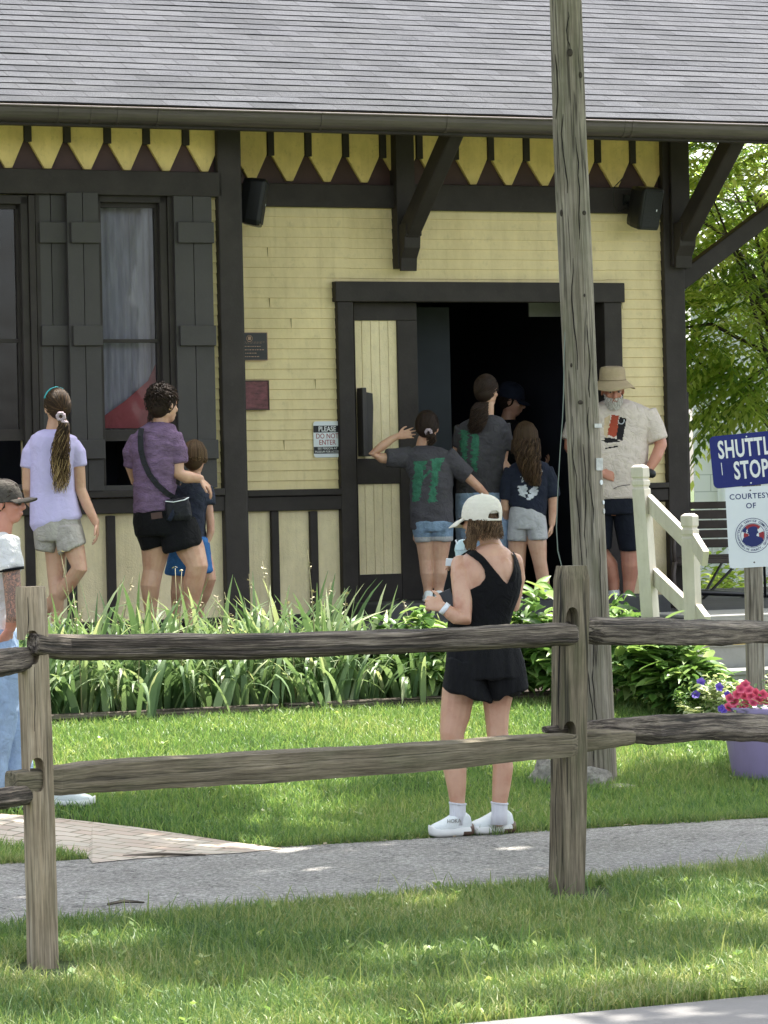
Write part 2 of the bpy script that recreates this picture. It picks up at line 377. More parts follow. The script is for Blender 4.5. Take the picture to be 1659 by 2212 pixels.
# ---------------------------------------------------------------- the station
st = thing('station_building', TN(0, 0, 0), 'old yellow wooden railway station with dark brown trim and grey shingle roof', 'building')
NB = .6                                   # the left bay stands this far proud of the main wall
def rc(u0, u1, v0, v1, n):                # rectangle seen on a wall plane -> t0, t1, z0, z1
    um, vm = (u0+u1)/2, (v0+v1)/2
    return pw(u0, vm, n)[0], pw(u1, vm, n)[0], pw(um, v1, n)[1], pw(um, v0, n)[1]
def rbox(mb, u0, u1, v0, v1, n, th, mi=0, back=.0):
    a, b, c, d = rc(u0, u1, v0, v1, n+th); mb.tb(a, b, n-back, n+th, c, d, mi); return a, b, c, d
TB = pw(512, 800, NB)[0]                  # corner of the bay
TC = pw(1470, 800, 0)[0]                  # right-hand corner of the station
TD0 = pw(768, 900, 0)[0]; TD1 = pw(1308, 900, 0)[0]      # door opening
ZDT = pw(1000, 652, 0)[1]; ZT = 4.60; ZTB = 4.34; ZSILL = .90
ZR1 = pw(1000, 1052, 0)[1]; ZR0 = pw(1000, 1100, 0)[1]; ZB = pw(700, 448, 0)[1]
def siding(mb, t0, t1, z0, z1, n, step=.0713):
    pts = [(n-.05, z0)]; z = z0; k = 0
    front = []
    while z < z1-1e-4:
        z2 = min(z+step, z1); front += [(n+.012, z), (n+.002, z2-.002)]; z += step
    pts = [(n-.05, z0)]+front+[(n-.05, z1)]
    mb.prof(pts[::-1], t0, t1)
mb = MB()
siding(mb, TB-.05, TD0-.02, ZR1, ZB, 0); siding(mb, TD1+.02, TC, ZR1, ZB, 0); siding(mb, TD0-.02, TD1+.02, ZDT+.02, ZB, 0)
mb.tb(TB-.05, TC, -.05, -.02, ZB, ZT)
rj = random.Random(77)
for k in range(7):                       # butt joints between boards and a few nail heads
    t = rj.choice((rj.uniform(TB, TD0-.1), rj.uniform(TD1+.1, TC-.1), rj.uniform(TD0, TD1))); z_lo = ZDT+.2 if TD0-.1 < t < TD1+.1 else ZR1
    c_ = rj.randint(int((z_lo-ZR1)/.0713)+1, int((ZB-ZR1)/.0713)-1); z_ = ZR1+c_*.0713; mb.tb(t, t+.0022, 0, .0125, z_+.002, z_+.068, 1)
mb.build('clapboard_wall', [M['yellow'], paint('dark_gap', (.34, .27, .15), .9)], st)
mb = MB(); siding(mb, pw(455, 700, NB)[0], TB-.02, ZR1-.01, pw(470, 420, NB)[1], NB-.01); WA = [rc(222, 349, 438, 1048, NB), rc(-110, 49, 440, 1048, NB)]
edges = [-14, WA[1][0], WA[1][1], WA[0][0], WA[0][1], TB-.1]
for i in (0, 2, 4): mb.tb(edges[i], edges[i+1], NB-.08, NB-.045, PLAT, ZTB)
for w_ in WA: mb.tb(w_[0], w_[1], NB-.08, NB-.045, PLAT, w_[2]); mb.tb(w_[0], w_[1], NB-.08, NB-.045, w_[3], ZTB)
mb.tb(TB-.06, TB-.02, 0, NB-.03, PLAT, ZTB)
mb.build('bay_wall', M['yellow'], st)
# lower plaster panels
mb = MB(); mb.tb(TB-.05, TD0-.03, -.05, 0, PLAT, ZR0+.02); mb.tb(TD1+.03, TC, -.05, 0, PLAT, ZR0+.02); mb.tb(-14, TB-.05, NB-.045, NB, PLAT, pw(300, 1100, NB)[1])
mb.build('lower_panel', M['yellowp'], st)
# end wall, back wall, interior room
mb = MB(); mb.tb(TC-.08, TC, -6, -.05, PLAT, ZT); mb.tb(-14, TC, -6.1, -6, PLAT, ZT); mb.tb(-14.1, -14, -6, NB, PLAT, ZTB)
mb.build('rear_wall', M['yellow'], st)
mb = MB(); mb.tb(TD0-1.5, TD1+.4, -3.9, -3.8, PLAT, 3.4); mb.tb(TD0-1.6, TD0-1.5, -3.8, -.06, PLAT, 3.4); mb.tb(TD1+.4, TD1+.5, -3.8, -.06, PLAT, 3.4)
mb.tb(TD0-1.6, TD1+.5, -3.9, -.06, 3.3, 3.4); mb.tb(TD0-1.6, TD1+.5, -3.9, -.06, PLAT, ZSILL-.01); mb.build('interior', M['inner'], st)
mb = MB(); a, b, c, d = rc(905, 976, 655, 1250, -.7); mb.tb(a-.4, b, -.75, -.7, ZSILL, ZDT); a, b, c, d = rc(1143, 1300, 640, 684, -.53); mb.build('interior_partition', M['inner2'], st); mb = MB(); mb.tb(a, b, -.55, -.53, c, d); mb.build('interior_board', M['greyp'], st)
# --- dark timber frame
def trim(name, rects, n, mat='dark', bev=.006):
    for (u0, u1, v0, v1, th) in rects:
        mb = MB(); rbox(mb, u0, u1, v0, v1, n, th, back=.03); mb.build(name, M[mat], st, bevel=bev)
trim('wall_rail', [(-260, 487, 1062, 1078, .075), (-260, 487, 1079, 1113, .05)], NB)
mb = MB(); a, b, c, d = rc(480, 523, 285, 1345, NB+.06); mb.tb(a, b+.02, NB-.03, NB+.06, PLAT, ZTB); mb.tb(b-.02, b+.04, -.02, NB+.03, PLAT, ZTB-.02); mb.build('corner_post', M['dark'], st, bevel=.008)
trim('wall_beam', [(-260, 480, 365, 419, .06)], NB)
trim('wall_stud', [(58, 78, 1114, 1352, .03), (147, 167, 1114, 1350, .03), (233, 252, 1114, 1348, .03), (-40, -22, 1114, 1352, .03)], NB)
trim('skirting', [(-260, 486, 1347, 1386, .05)], NB)
trim('wall_rail', [(535, 741, 1057, 1071, .075), (535, 741, 1072, 1103, .05)], 0)
trim('wall_rail', [(1350, 1446, 1043, 1055, .075), (1350, 1446, 1056, 1082, .05)], 0)
trim('wall_beam', [(527, 855, 397, 447, .05), (889, 1440, 402, 458, .05)], 0)
trim('wall_stud', [(588, 605, 1104, 1330, .03), (672, 689, 1104, 1328, .03)], 0)
trim('skirting', [(530, 741, 1327, 1346, .05), (1350, 1440, 1308, 1330, .05)], 0)
mb = MB(); a, b, c, d = rc(1440, 1484, 300, 1325, .06); mb.tb(a, b, -.12, .06, PLAT, ZT); mb.tb(b-.02, b+.03, -.14, .03, PLAT, 2.37); mb.build('corner_post', M['dark'], st, bevel=.008)
# --- frieze: shield-shaped yellow boards, dark battens and maroon triangles
def frieze(us, v_top, v_sh, v_bot, n, skip=()):
    mar = MB(); a = pw(us[0], v_bot, n)[0]; b = pw(us[-1], v_bot, n)[0]; zb = pw((us[0]+us[-1])/2, v_bot, n)[1]
    zs = zb+.185; zt = ZT if n == 0 else ZTB
    mar.tb(a, b, n-.045, n-.012, zb-.05, zs+.04); mar.build('maroon_board', M['maroon'], st)
    for i in range(len(us)-1):
        c0 = pw(us[i], v_sh, n)[0]; c1 = pw(us[i+1], v_sh, n)[0]; w = .027
        bt = MB(); bt.tb(c0-w*.95, c0+w*.95, n-.03, n+.028, zs-.01, zt); bt.build('batten', M['dark'], st, bevel=.004)
        l, r = c0+w, c1-w; mid = (l+r)/2; q = .024
        sh = MB(); sh.prism([(l, zt), (r, zt), (r, zs), (mid+q, zb), (mid-q, zb), (l-.018, zs-.004), (l, zs+.004)], n-.02, n+.015)
        sh.build('frieze_board', M['frz'], st, bevel=.003)
frieze([-112-30, -26-0, 58, 143, 230, 314, 399, 480], 265, 305, 366, NB)
frieze([497+5, 583, 664, 745, 825, 904, 982, 1058, 1135, 1214, 1289, 1364, 1441], 285, 350, 398, 0)
# --- brackets under the eaves
def bracket(u0, u1, vtop, vbot, name='eave_bracket', reach=.84, dz=0):
    o = MB(); a = pw(u0, 420, .07)[0]; b = pw(u1, 420, .07)[0]; w = (b-a)
    z0 = pw(u0, vbot, .07)[1]; o.tb(a, b, -.02, .10, z0+.02, ZT)
    post = o.build(name, M['dark'], st, bevel=.006)
    m2 = MB(); zc = z0; m2.prof([(.10, zc), (.125, zc), (.135, zc+.09), (.19, zc+.16), (.20, zc+.24), (.22, zc+.245), (.22, zc+.33), (.10, zc+.33)], a+.01, b-.01)
    m2.build('corbel', M['dark'], post, bevel=.004)
    m3 = MB(); p0 = TN((a+b)/2, .12, 3.50+dz); p1 = TN((a+b)/2, .12+reach, 4.21)
    d = (p1-p0).normalized(); up = d.cross(TV).normalized()
    m3.box((p0+p1)/2, d*((p1-p0).length/2), TV*(w*.38), up*.07); m3.build('brace', M['dark'], post, bevel=.012)
bracket(853, 893, 290, 586)
bracket(1446, 1486, 300, 580)
mb = MB(); p0 = TN(TC+.02, -.05, pw(1484, 610, 0)[1]); p1 = p0+TV*1.0*1.0+ZV*.66*1.0; d = (p1-p0).normalized(); up = d.cross(NV).normalized()
p1 = p0+d*1.7; mb.box((p0+p1)/2, d*.85, NV*.05, up*.065); mb.build('gable_brace', M['dark'], st, bevel=.01)
# --- windows and shutters on the bay
def glassmat(name, tint):
    m, nt, bs = nodes(name); out = nt.nodes['Material Output']
    tr = nt.nodes.new('ShaderNodeBsdfTransparent'); tr.inputs[0].default_value = tint+(1,)
    gl = nt.nodes.new('ShaderNodeBsdfGlossy'); gl.inputs['Roughness'].default_value = .02
    fr = nt.nodes.new('ShaderNodeFresnel'); fr.inputs[0].default_value = 1.4
    w = nz(nt, coords(nt, (1, 1, 1), 'obj'), 2.5, 2); b = nt.nodes.new('ShaderNodeBump'); b.inputs['Strength'].default_value = .12; b.inputs['Distance'].default_value = .02
    nt.links.new(w, b.inputs['Height']); nt.links.new(b.outputs[0], gl.inputs['Normal'])
    mx = nt.nodes.new('ShaderNodeMixShader'); nt.links.new(fr.outputs[0], mx.inputs[0]); nt.links.new(tr.outputs[0], mx.inputs[1]); nt.links.new(gl.outputs[0], mx.inputs[2])
    nt.links.new(mx.outputs[0], out.inputs[0]); return m
M['glass'] = glassmat('window_glass', (.9, .88, .9))
M['curtain'] = paint('grey_curtain', (.42, .45, .50), .9, .25, 3, bm=.6, sc=(1, 9, 1), src='gc')
M['flag'] = fabric('red_cloth', (.42, .12, .13), .2, .4, 4)
def window(u0, u1, vt, vm, vb, uj, curtain):
    f = MB(); n = NB
    a, b, z0, z1 = rc(u0, u1, vt, 1048, n)
    zm = pw((u0+u1)/2, vm, n)[1]; zb = pw((u0+u1)/2, vb, n)[1]
    f.tb(a-.05, a, n-.10, n+.015, z0, z1+.05); f.tb(b, b+.05, n-.10, n+.015, z0, z1+.05); f.tb(a-.05, b+.05, n-.10, n+.015, z1, z1+.06)
    fr = f.build('window', M['dark'], st, bevel=.004)
    j = MB(); j.tb(b+.052, b+.095, n-.03, n+.03, z0, z1+.06); j.tb(b+.1, b+.13, n-.03, n+.022, z0, z1+.06); j.build('window_jamb', M['dark'], fr, bevel=.003)
    s = MB(); s.tb(a, b, n-.07, n-.03, zm-.012, zm+.012); s.tb(a, b, n-.07, n-.02, zb-.075, zb); s.tb(a, a+.012, n-.07, n-.03, zb, z1); s.tb(b-.02, b, n-.07, n-.03, zb, z1); s.tb(a, b, n-.07, n-.03, z1-.03, z1)
    s.build('sash', M['dark'], fr)
    g = MB(); g.tb(a, b, n-.052, n-.048, zb, z1-.01); g.build('pane', M['glass'], fr)
    si = MB(); si.tb(a-.06, b+.12, n-.1, n+.05, z0-.04, z0); si.build('window_sill', M['darker'], fr, bevel=.004)
    # dark room behind
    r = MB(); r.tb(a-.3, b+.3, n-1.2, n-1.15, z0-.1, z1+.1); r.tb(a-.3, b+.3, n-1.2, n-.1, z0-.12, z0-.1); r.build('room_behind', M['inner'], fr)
    if curtain:
        k = MB(); K = 40; vs = []; gs = []
        for i in range(K+1):
            t = a-.05+(b-a+.1)*i/K; dn = .012*math.sin(i*1.7)+.008*math.sin(i*.6+1)
            for z in (zb-.0, z1): vs.append(TN(t, n-.16+dn, z)); gs.append((z, t, 0))
        k.add(vs, [(2*i, 2*i+2, 2*i+3, 2*i+1) for i in range(K)], gs, smooth=True); k.build('curtain', M['curtain'], fr)
        tri = [pw(226, 925, n-.1), pw(345, 925, n-.1), pw(345, 770, n-.1), pw(345, 772, n-.1), pw(322, 822, n-.1), pw(272, 866, n-.1), pw(226, 899, n-.1)]
        k = MB(); k.prism([tri[0], tri[1], tri[2], tri[4], tri[5], tri[6]], n-.12, n-.115); k.build('red_flag', M['flag'], fr)
    return fr
window(222, 349, 438, 736, 928, 380, True)
window(-110, 49, 440, 736, 928, 80, False)
def shutter(u0, u1, vt, vb, n, blocks):
    a, b, z0, z1 = rc(u0, u1, vt, vb, n+.03)
    s = MB(); w = (b-a)/2
    for i in range(2): s.tb(a+i*w+.002, a+(i+1)*w-.002, n, n+.03, z0, z1)
    o = s.build('shutter', M['darker'], st, bevel=.003)
    for (v0, v1) in blocks:
        c = pw((u0+u1)/2, v1, n+.06)[1]; d = pw((u0+u1)/2, v0, n+.06)[1]
        k = MB(); k.tb(a+.02, b+.003, n+.03, n+.058, c, d); k.build('shutter_rail', M['darker'], o, bevel=.006)
bl = [(479, 525), (703, 747), (950, 992)]
shutter(82, 149, 420, 1058, NB-.01, bl); shutter(150, 219, 416, 1061, NB+.05, bl); shutter(381, 464, 424, 1054, NB+.03, bl)
# --- doorway
a = TD0; b = TD1
mb = MB(); a0 = pw(725, 630, .07)[0]; b0 = pw(1350, 630, .07)[0]; z0 = pw(1000, 652, .07)[1]; z1 = pw(1000, 609, .07)[1]
mb.tb(a0, b0, -.03, .07, z0, z1); frm = mb.build('door_frame', M['dark'], st, bevel=.006)
for (u0, u1) in ((734, 768), (1310, 1348)):
    mb = MB(); x0 = pw(u0, 900, .055)[0]; x1 = pw(u1, 900, .055)[0]; mb.tb(x0, x1, -.10, .055, PLAT, z0); mb.build('door_jamb', M['dark'], frm, bevel=.006)
ds = MB(); x0 = pw(768, 900, -.05)[0]; x1 = pw(905, 900, -.05)[0]; n = -.05
zz = lambda v: pw(830, v, n)[1]
ds.tb(x0, x1, n-.05, n, zz(692), z0); ds.tb(x0, pw(771, 900, n)[0], n-.05, n, ZSILL, zz(692)); ds.tb(pw(862, 900, n)[0], x1, n-.05, n+.0, ZSILL, zz(692))
ds.tb(x0, pw(862, 900, n)[0], n-.05, n-.002, zz(1045), zz(990)); ds.tb(x0, pw(862, 900, n)[0], n-.05, n-.002, ZSILL, zz(1240))
door = ds.build('sliding_door', M['dark'], st, bevel=.005)
pn = MB(); xa = pw(768, 900, n)[0]; xb = pw(863, 900, n)[0]; k = 5
for i in range(k): w = (xb-xa)/k; pn.tb(xa+i*w+.0015, xa+(i+1)*w-.0015, n-.04, n-.018, ZSILL, zz(692))
pn.build('door_panel', M['yellowp'], door, bevel=.002)
hb = MB(); xa = pw(781, 900, 0)[0]; xb = pw(806, 900, 0)[0]; hb.tb(xa-.012, xa+.02, n, n+.10, zz(985), zz(838)); hb.prism([(xa+.02, zz(985)), (xb-.015, zz(985)), (xb, zz(880)), (xb-.003, zz(850)), (xa+.02, zz(846))], n, n+.06)
hb.build('door_handle', M['darker'], door, bevel=.004)
sl_ = MB(); sl_.tb(TD0-.1, TD1+.1, -.25, .75, PLAT-.01, ZSILL); sl_.build('door_step', deckm, st, bevel=.01)
# --- roof, eaves and gutter
NG = 1.12; ZG = pw(830, 248, NG+.08)[1]
RP = R(24); CS, SN = math.cos(RP), math.sin(RP)
TR0, TR1 = -16, 8.5
nE = NG-.04; zE = pw(830, 242, nE)[1]
mb = MB(); ex = .135; K = 62
random.seed(3)
for i in range(K):                       # courses of shingles, each lapped over the one below
    s0 = i*ex; s1 = s0+ex+.03
    t = TR0+random.random()*.3
    vs = []; gs = []
    nseg = 60
    for j in range(nseg+1):
        tt = TR0+(TR1-TR0)*j/nseg; wv = .006*noise.noise(Vector((tt*.9, i*3.1, 0)))+.004*noise.noise(Vector((tt*4, i*7.1, 5)))
        for (s, h) in ((s0+wv, -.004), (s0+wv, .007+.006*noise.noise(Vector((tt*3, i*2.3, 9)))), (s1, 0.0)):
            vs.append(TN(tt, nE-s*CS+h*SN, zE+s*SN+h*CS)); gs.append((tt, s+i*.0, h*20+i*1.7))
    fs = []
    for j in range(nseg):
        q = 3*j; fs += [(q, q+3, q+4, q+1), (q+1, q+4, q+5, q+2)]
    mb.add(vs, fs, gs)
def shingle():
    m, nt, bs = nodes('asphalt_shingle'); c = coords(nt, (1, 1, 1))
    b = N(nt, 'ShaderNodeTexBrick'); nt.links.new(c, b.inputs['Vector']); b.offset = .37; b.squash = 1
    for k_, v_ in (('Scale', 1), ('Brick Width', .31), ('Row Height', .135), ('Mortar Size', .004), ('Bias', 0)): b.inputs[k_].default_value = v_
    b.inputs['Color1'].default_value = (.100, .103, .107, 1); b.inputs['Color2'].default_value = (.138, .141, .148, 1); b.inputs['Mortar'].default_value = (.07, .07, .073, 1)
    g = nz(nt, coords(nt, (1, 2.2, 1)), 130, 3, .8)
    col = mixc(nt, b.outputs[0], ramp(nt, g, [(.3, (.35, .35, .37)), (.55, (.85, .85, .87)), (.74, (1.7, 1.7, 1.75))]), 1.0, 'MULTIPLY')
    col = mixc(nt, col, (.62, .63, .67), ramp(nt, nz(nt, coords(nt, (1, 2.5, 1)), 1.5, 6, .7), [(.35, (0, 0, 0)), (.65, (.8,)*3)]), 'MULTIPLY')
    nt.links.new(col, bs.inputs['Base Color']); bs.inputs['Roughness'].default_value = .9; bs.inputs['Specular IOR Level'].default_value = .12
    bump(nt, bs, g, .8, .006); return m
M['shingle'] = shingle()
roof = mb.build('roof', M['shingle'], st)
mb = MB(); L = K*ex
for (h, mi) in ((-.02, 0),):
    mb.prof([(nE-.01, zE-.012), (nE-L*CS, zE+L*SN-.012), (nE-L*CS, zE+L*SN-.04), (nE-.01, zE-.04)], TR0, TR1)
    mb.prof([(nE-L*CS, zE+L*SN), (nE-2*L*CS, zE-.3), (nE-2*L*CS, zE-.34), (nE-L*CS, zE+L*SN-.04)], TR0, TR1)
mb.build('roof_deck', M['frz'], roof)
mb = MB(); mb.tb(TR0, TR1, nE-.16, nE-.12, zE-.105, zE-.05); mb.build('fascia', M['frz'], roof)
t = TR0
while t < TR1:
    mb = MB(); p0 = TN(t, nE-.02, zE-.085); p1 = TN(t, nE-1.4, zE-.085+1.38*math.tan(RP)); d = (p1-p0).normalized(); mb.box((p0+p1)/2, d*((p1-p0).length/2), TV*.03, d.cross(TV)*.045); mb.build('rafter', M['maroon'], roof); t += .305
# gutter: half-round with rolled lip
def gut(t0, t1, dr=0.0):
    mb = MB(); r = .066+dr; pts = []
    for i in range(13): th = math.pi*(1.0+i/12*1.0)-.0; pts.append((NG+.03+r*math.cos(th), ZG-.01+r*1.38*math.copysign(abs(math.sin(th))**.8, math.sin(th))))
    outer = pts
    inner = [(NG+.03+(r-.006)*math.cos(math.pi*(2-i/12)), ZG-.01+(r-.006)*1.38*math.copysign(abs(math.sin(math.pi*(2-i/12)))**.8, math.sin(math.pi*(2-i/12)))) for i in range(13)]
    mb.prof((outer+inner), t0, t1, smooth=False)
    lip = [(NG+.03+r+.004+.009*math.cos(i*math.pi/4), ZG-.004+.009*math.sin(i*math.pi/4)) for i in range(8)]
    mb.prof(lip, t0, t1); return mb
g = gut(TR0, TR1+.02).build('gutter', M['gutter'], roof)
for u in (120*1.0, 190, 247, 334, 686, 956, 1339, 1355):
    t = pw(u*1.0 if u > 190 else u, 250, NG)[0]; gut(t-.012, t+.012, .0035).build('gutter_joint', M['gutter'], g)
mb = MB(); mb.tb(TR0, TR1, NG-.07, NG+.01, ZG-.118, ZG-.085); mb.build('eave_board', M['dark'], roof)
# gable end
mb = MB(); e = nE-.1; mb.prism([(0, 0)], 0, 0) if 0 else None
vs = [TN(TC-.02, .0, ZT), TN(TC-.02, -7.5, ZT), TN(TC-.02, nE-L*CS, zE+L*SN-.05)]; mb.add(vs+[p-TV*.05 for p in vs], [(0, 1, 2), (5, 4, 3), (0, 3, 4, 1), (1, 4, 5, 2), (2, 5, 3, 0)]); mb.build('gable_wall', M['yellow'], st)

# ---------------------------------------------------------------- signs, plaques, loudspeakers
def text(s, size, loc, xdir, ydir, mat, name, parent, align='CENTER', xs=1.0, bold=0.0, depth=.0006, sp=1.0):
    cu = bpy.data.curves.new(name, 'FONT'); cu.body = s; cu.size = size; cu.align_x = align; cu.align_y = 'CENTER'
    cu.offset = bold; cu.extrude = depth; cu.space_character = sp; cu.resolution_u = 3
    tmp = bpy.data.objects.new(name, cu); COL.objects.link(tmp); dg = bpy.context.evaluated_depsgraph_get(); dg.update()
    me = bpy.data.meshes.new_from_object(tmp.evaluated_get(dg)); bpy.data.objects.remove(tmp); bpy.data.curves.remove(cu)
    x = Vector(xdir).normalized(); y = Vector(ydir).normalized(); z = x.cross(y)
    off = Vector(parent['_o']); mt = Matrix.Translation(Vector(loc)-off) @ Matrix((x*xs, y, z)).transposed().to_4x4()
    me.transform(mt); me.materials.clear(); me.materials.append(mat)
    o = bpy.data.objects.new(name, me); COL.objects.link(o); o.parent = parent; o['_o'] = list(off); return o
def rrect(c, x, y, w, h, r, d, seg=5):    # rounded plate: centre, axes, size, corner radius, thickness
    x = Vector(x).normalized(); y = Vector(y).normalized(); z = x.cross(y); pts = []
    for (sx, sy, a0) in ((1, 1, 0), (-1, 1, 90), (-1, -1, 180), (1, -1, 270)):
        for i in range(seg+1):
            a = R(a0+90*i/seg); pts.append((sx*(w/2-r)+r*math.cos(a), sy*(h/2-r)+r*math.sin(a)))
    m = len(pts); c = Vector(c); vs = [c+x*a+y*b+z*d for a, b in pts]+[c+x*a+y*b for a, b in pts]
    fs = [tuple(range(m)), tuple(range(2*m-1, m-1, -1))]+[(m+i, m+(i+1) % m, (i+1) % m, i) for i in range(m)]
    return MB().add(vs, fs, [(p.x, p.z, p.y) for p in vs])
def wallplate(name, u0, u1, v0, v1, label, cat, mat, r=.01, d=.012, n=.014):
    a, b, c, dd = rc(u0, u1, v0, v1, n); ctr = TN((a+b)/2, n, (c+dd)/2)
    th = thing(name, ctr, label, cat); rrect(ctr, TV, ZV, b-a, dd-c, r, d).build('plate', mat, th); return th, ctr+NV*(d+.0005), b-a, dd-c
th, c, w, h = wallplate('warning_sign', 677, 736, 910, 988, 'small white metal sign reading PLEASE DO NOT ENTER left of the door', 'sign', M['metalw'], .02, .003, .016)
def bandp(parent, c, w, h, mat, name): rrect(c, TV, ZV, w, h, .0005, .0006).build(name, mat, parent)
bandp(th, c+ZV*h*.285, w*.995, h*.19, M['blackink'], 'black_band'); bandp(th, c-ZV*h*.30, w*.995, h*.19, M['blackink'], 'black_band')
text('PLEASE', h*.2, c+ZV*h*.28+NV*.0012, TV, ZV, M['whiteink'], 'lettering', th, xs=.85, bold=.0006)
text('DO NOT', h*.2, c+ZV*h*.085+NV*.0005, TV, ZV, M['red'], 'lettering', th, xs=.85); text('ENTER', h*.2, c-ZV*h*.09+NV*.0005, TV, ZV, M['red'], 'lettering', th, xs=.85)
text('SEE PERSON AT', h*.085, c-ZV*h*.255+NV*.0012, TV, ZV, M['whiteink'], 'lettering', th); text('MUSEUM FOR ACCESS', h*.085, c-ZV*h*.345+NV*.0012, TV, ZV, M['whiteink'], 'lettering', th, xs=.9)
bronze = paint('dark_bronze', (.03, .028, .03), .4, .2, 8); M['bronze_l'] = paint('bronze_letters', (.45, .27, .18), .4, .1, 8)
th, c, w, h = wallplate('bronze_plaque', 497, 577, 718, 779, 'dark bronze plaque with raised emblem above the maroon plaque on the siding', 'plaque', M['bronze_l'], .004, .012)
rrect(c-NV*.002, TV, ZV, w*.955, h*.955, .003, .005).build('face', bronze, th)
c2 = c+NV*.0035
mb = MB(); k = 24; rr = h*.11
cc = c2+ZV*h*.28; mb.tube([cc+TV*rr*math.cos(i*.28)+ZV*rr*math.sin(i*.28) for i in range(k)], .002, seg=5); mb.box(cc+ZV*.002, TV*rr*.5, NV*.002, ZV*rr*.55); mb.build('emblem', M['bronze_l'], th)
for i, (s_, q) in enumerate((('MUSEUM STATION', .12), ('RAILWAY DEPOT', -.02), ('BUILT IN THE YEAR', -.15), ('GIVEN BY', -.27), ('TOWN FRIENDS', -.39))):
    pass
for q, wd in ((.155, .8), (.115, .75), (0, .6), (-.12, .8), (-.24, .4), (-.36, .6)):
    mb = MB(); x = -wd/2
    while x < wd/2:
        l = random.uniform(.03, .08); mb.box(c2+TV*(x+l/2)*w*.9+ZV*q*h, TV*l*w*.4, NV*.001, ZV*h*(.012 if q < .1 else .004)); x += l+.02
    mb.build('raised_line', M['bronze_l'], th)
mplq = paint('maroon_plaque', (.17, .05, .06), .45, .45, 9, (.4, (.28, .14, .15)), .3, sc=(1, 5, 5))
th, c, w, h = wallplate('maroon_plaque', 500, 579, 822, 886, 'weathered maroon plaque below the bronze plaque on the siding', 'plaque', mplq, .003, .02)
for (dx, dz, ww, hh) in ((0, .48, w, h*.04), (0, -.48, w, h*.05), (.485, 0, w*.03, h*.92)):
    mb = MB(); mb.box(c+TV*dx*w+ZV*dz*h, TV*ww/2, NV*.004, ZV*hh/2); mb.build('raised_edge', M['maroon'], th)

def speaker(name, c, yaw, tilt, w, h, d, label):
    th = thing(name, c, label, 'loudspeaker', 'loudspeakers under the eaves'); c = Vector(c)
    f = Matrix.Rotation(yaw, 3, 'Z') @ NV; x = Matrix.Rotation(yaw, 3, 'Z') @ TV
    rt = Matrix.Rotation(tilt, 3, x); f = rt @ f; z = rt @ ZV
    mb = MB(); o = [(-1, -.78), (-.9, -1), (.9, -1), (1, -.78), (1, .86), (.86, 1), (-.86, 1), (-1, .86)]
    rings = [(0, .72, .9), (.35, .9, .97), (.85, 1, 1), (1, .95, .98)]
    vs = []
    for (q, sx, sz) in rings:
        for a, b in o: vs.append(c+x*a*sx*w/2+z*b*sz*h/2+f*(q-.5)*d)
    fs = [tuple(range(7, -1, -1)), tuple(24+i for i in range(8))]+[(r*8+i, r*8+(i+1) % 8, r*8+8+(i+1) % 8, r*8+8+i) for r in range(3) for i in range(8)]
    mb.add(vs, fs, vs); mb.build('cabinet', M['black'], th, bevel=.008)
    mb = MB(); cf = c+f*(d*.5); mb.box(cf, x*w*.43, z*h*.44, f*.006); mb.build('grille', paint('speaker_grille', (.02, .02, .022), .7, .3, 80), th, bevel=.006)
    mb = MB(); mb.box(cf+f*.007+x*w*.2-z*h*.02, x*.004, z*.008, f*.001); mb.build('badge', M['metalw'], th)
    mb = MB(); mb.tube([c-f*d*.5, c-f*(d*.5+.1)], .015); mb.box(c-f*(d*.5+.1), x*.04, z*.06, f*.006); mb.build('mounting_arm', M['black'], th)
    mb = MB(); a = c-f*d*.5; mb.tube([a+x*(-.05), a-x*.16-z*.06, a-x*.22+z*.0, a-x*.24+z*.12, a-x*.16+z*.2], .004, seg=6); mb.build('cable', M['black'], th)
speaker('loudspeaker', TN(pw(1391, 448, .22)[0], .22, pw(1391, 448, .22)[1]), R(14), R(14), .20, .31, .18, 'black loudspeaker hanging by the right corner post above the doorway side')
speaker('loudspeaker', TN(pw(546, 436, .3)[0], .3, pw(546, 436, .3)[1]), R(62), R(10), .20, .33, .16, 'black loudspeaker turned sideways on the post between the windows and the yellow siding')
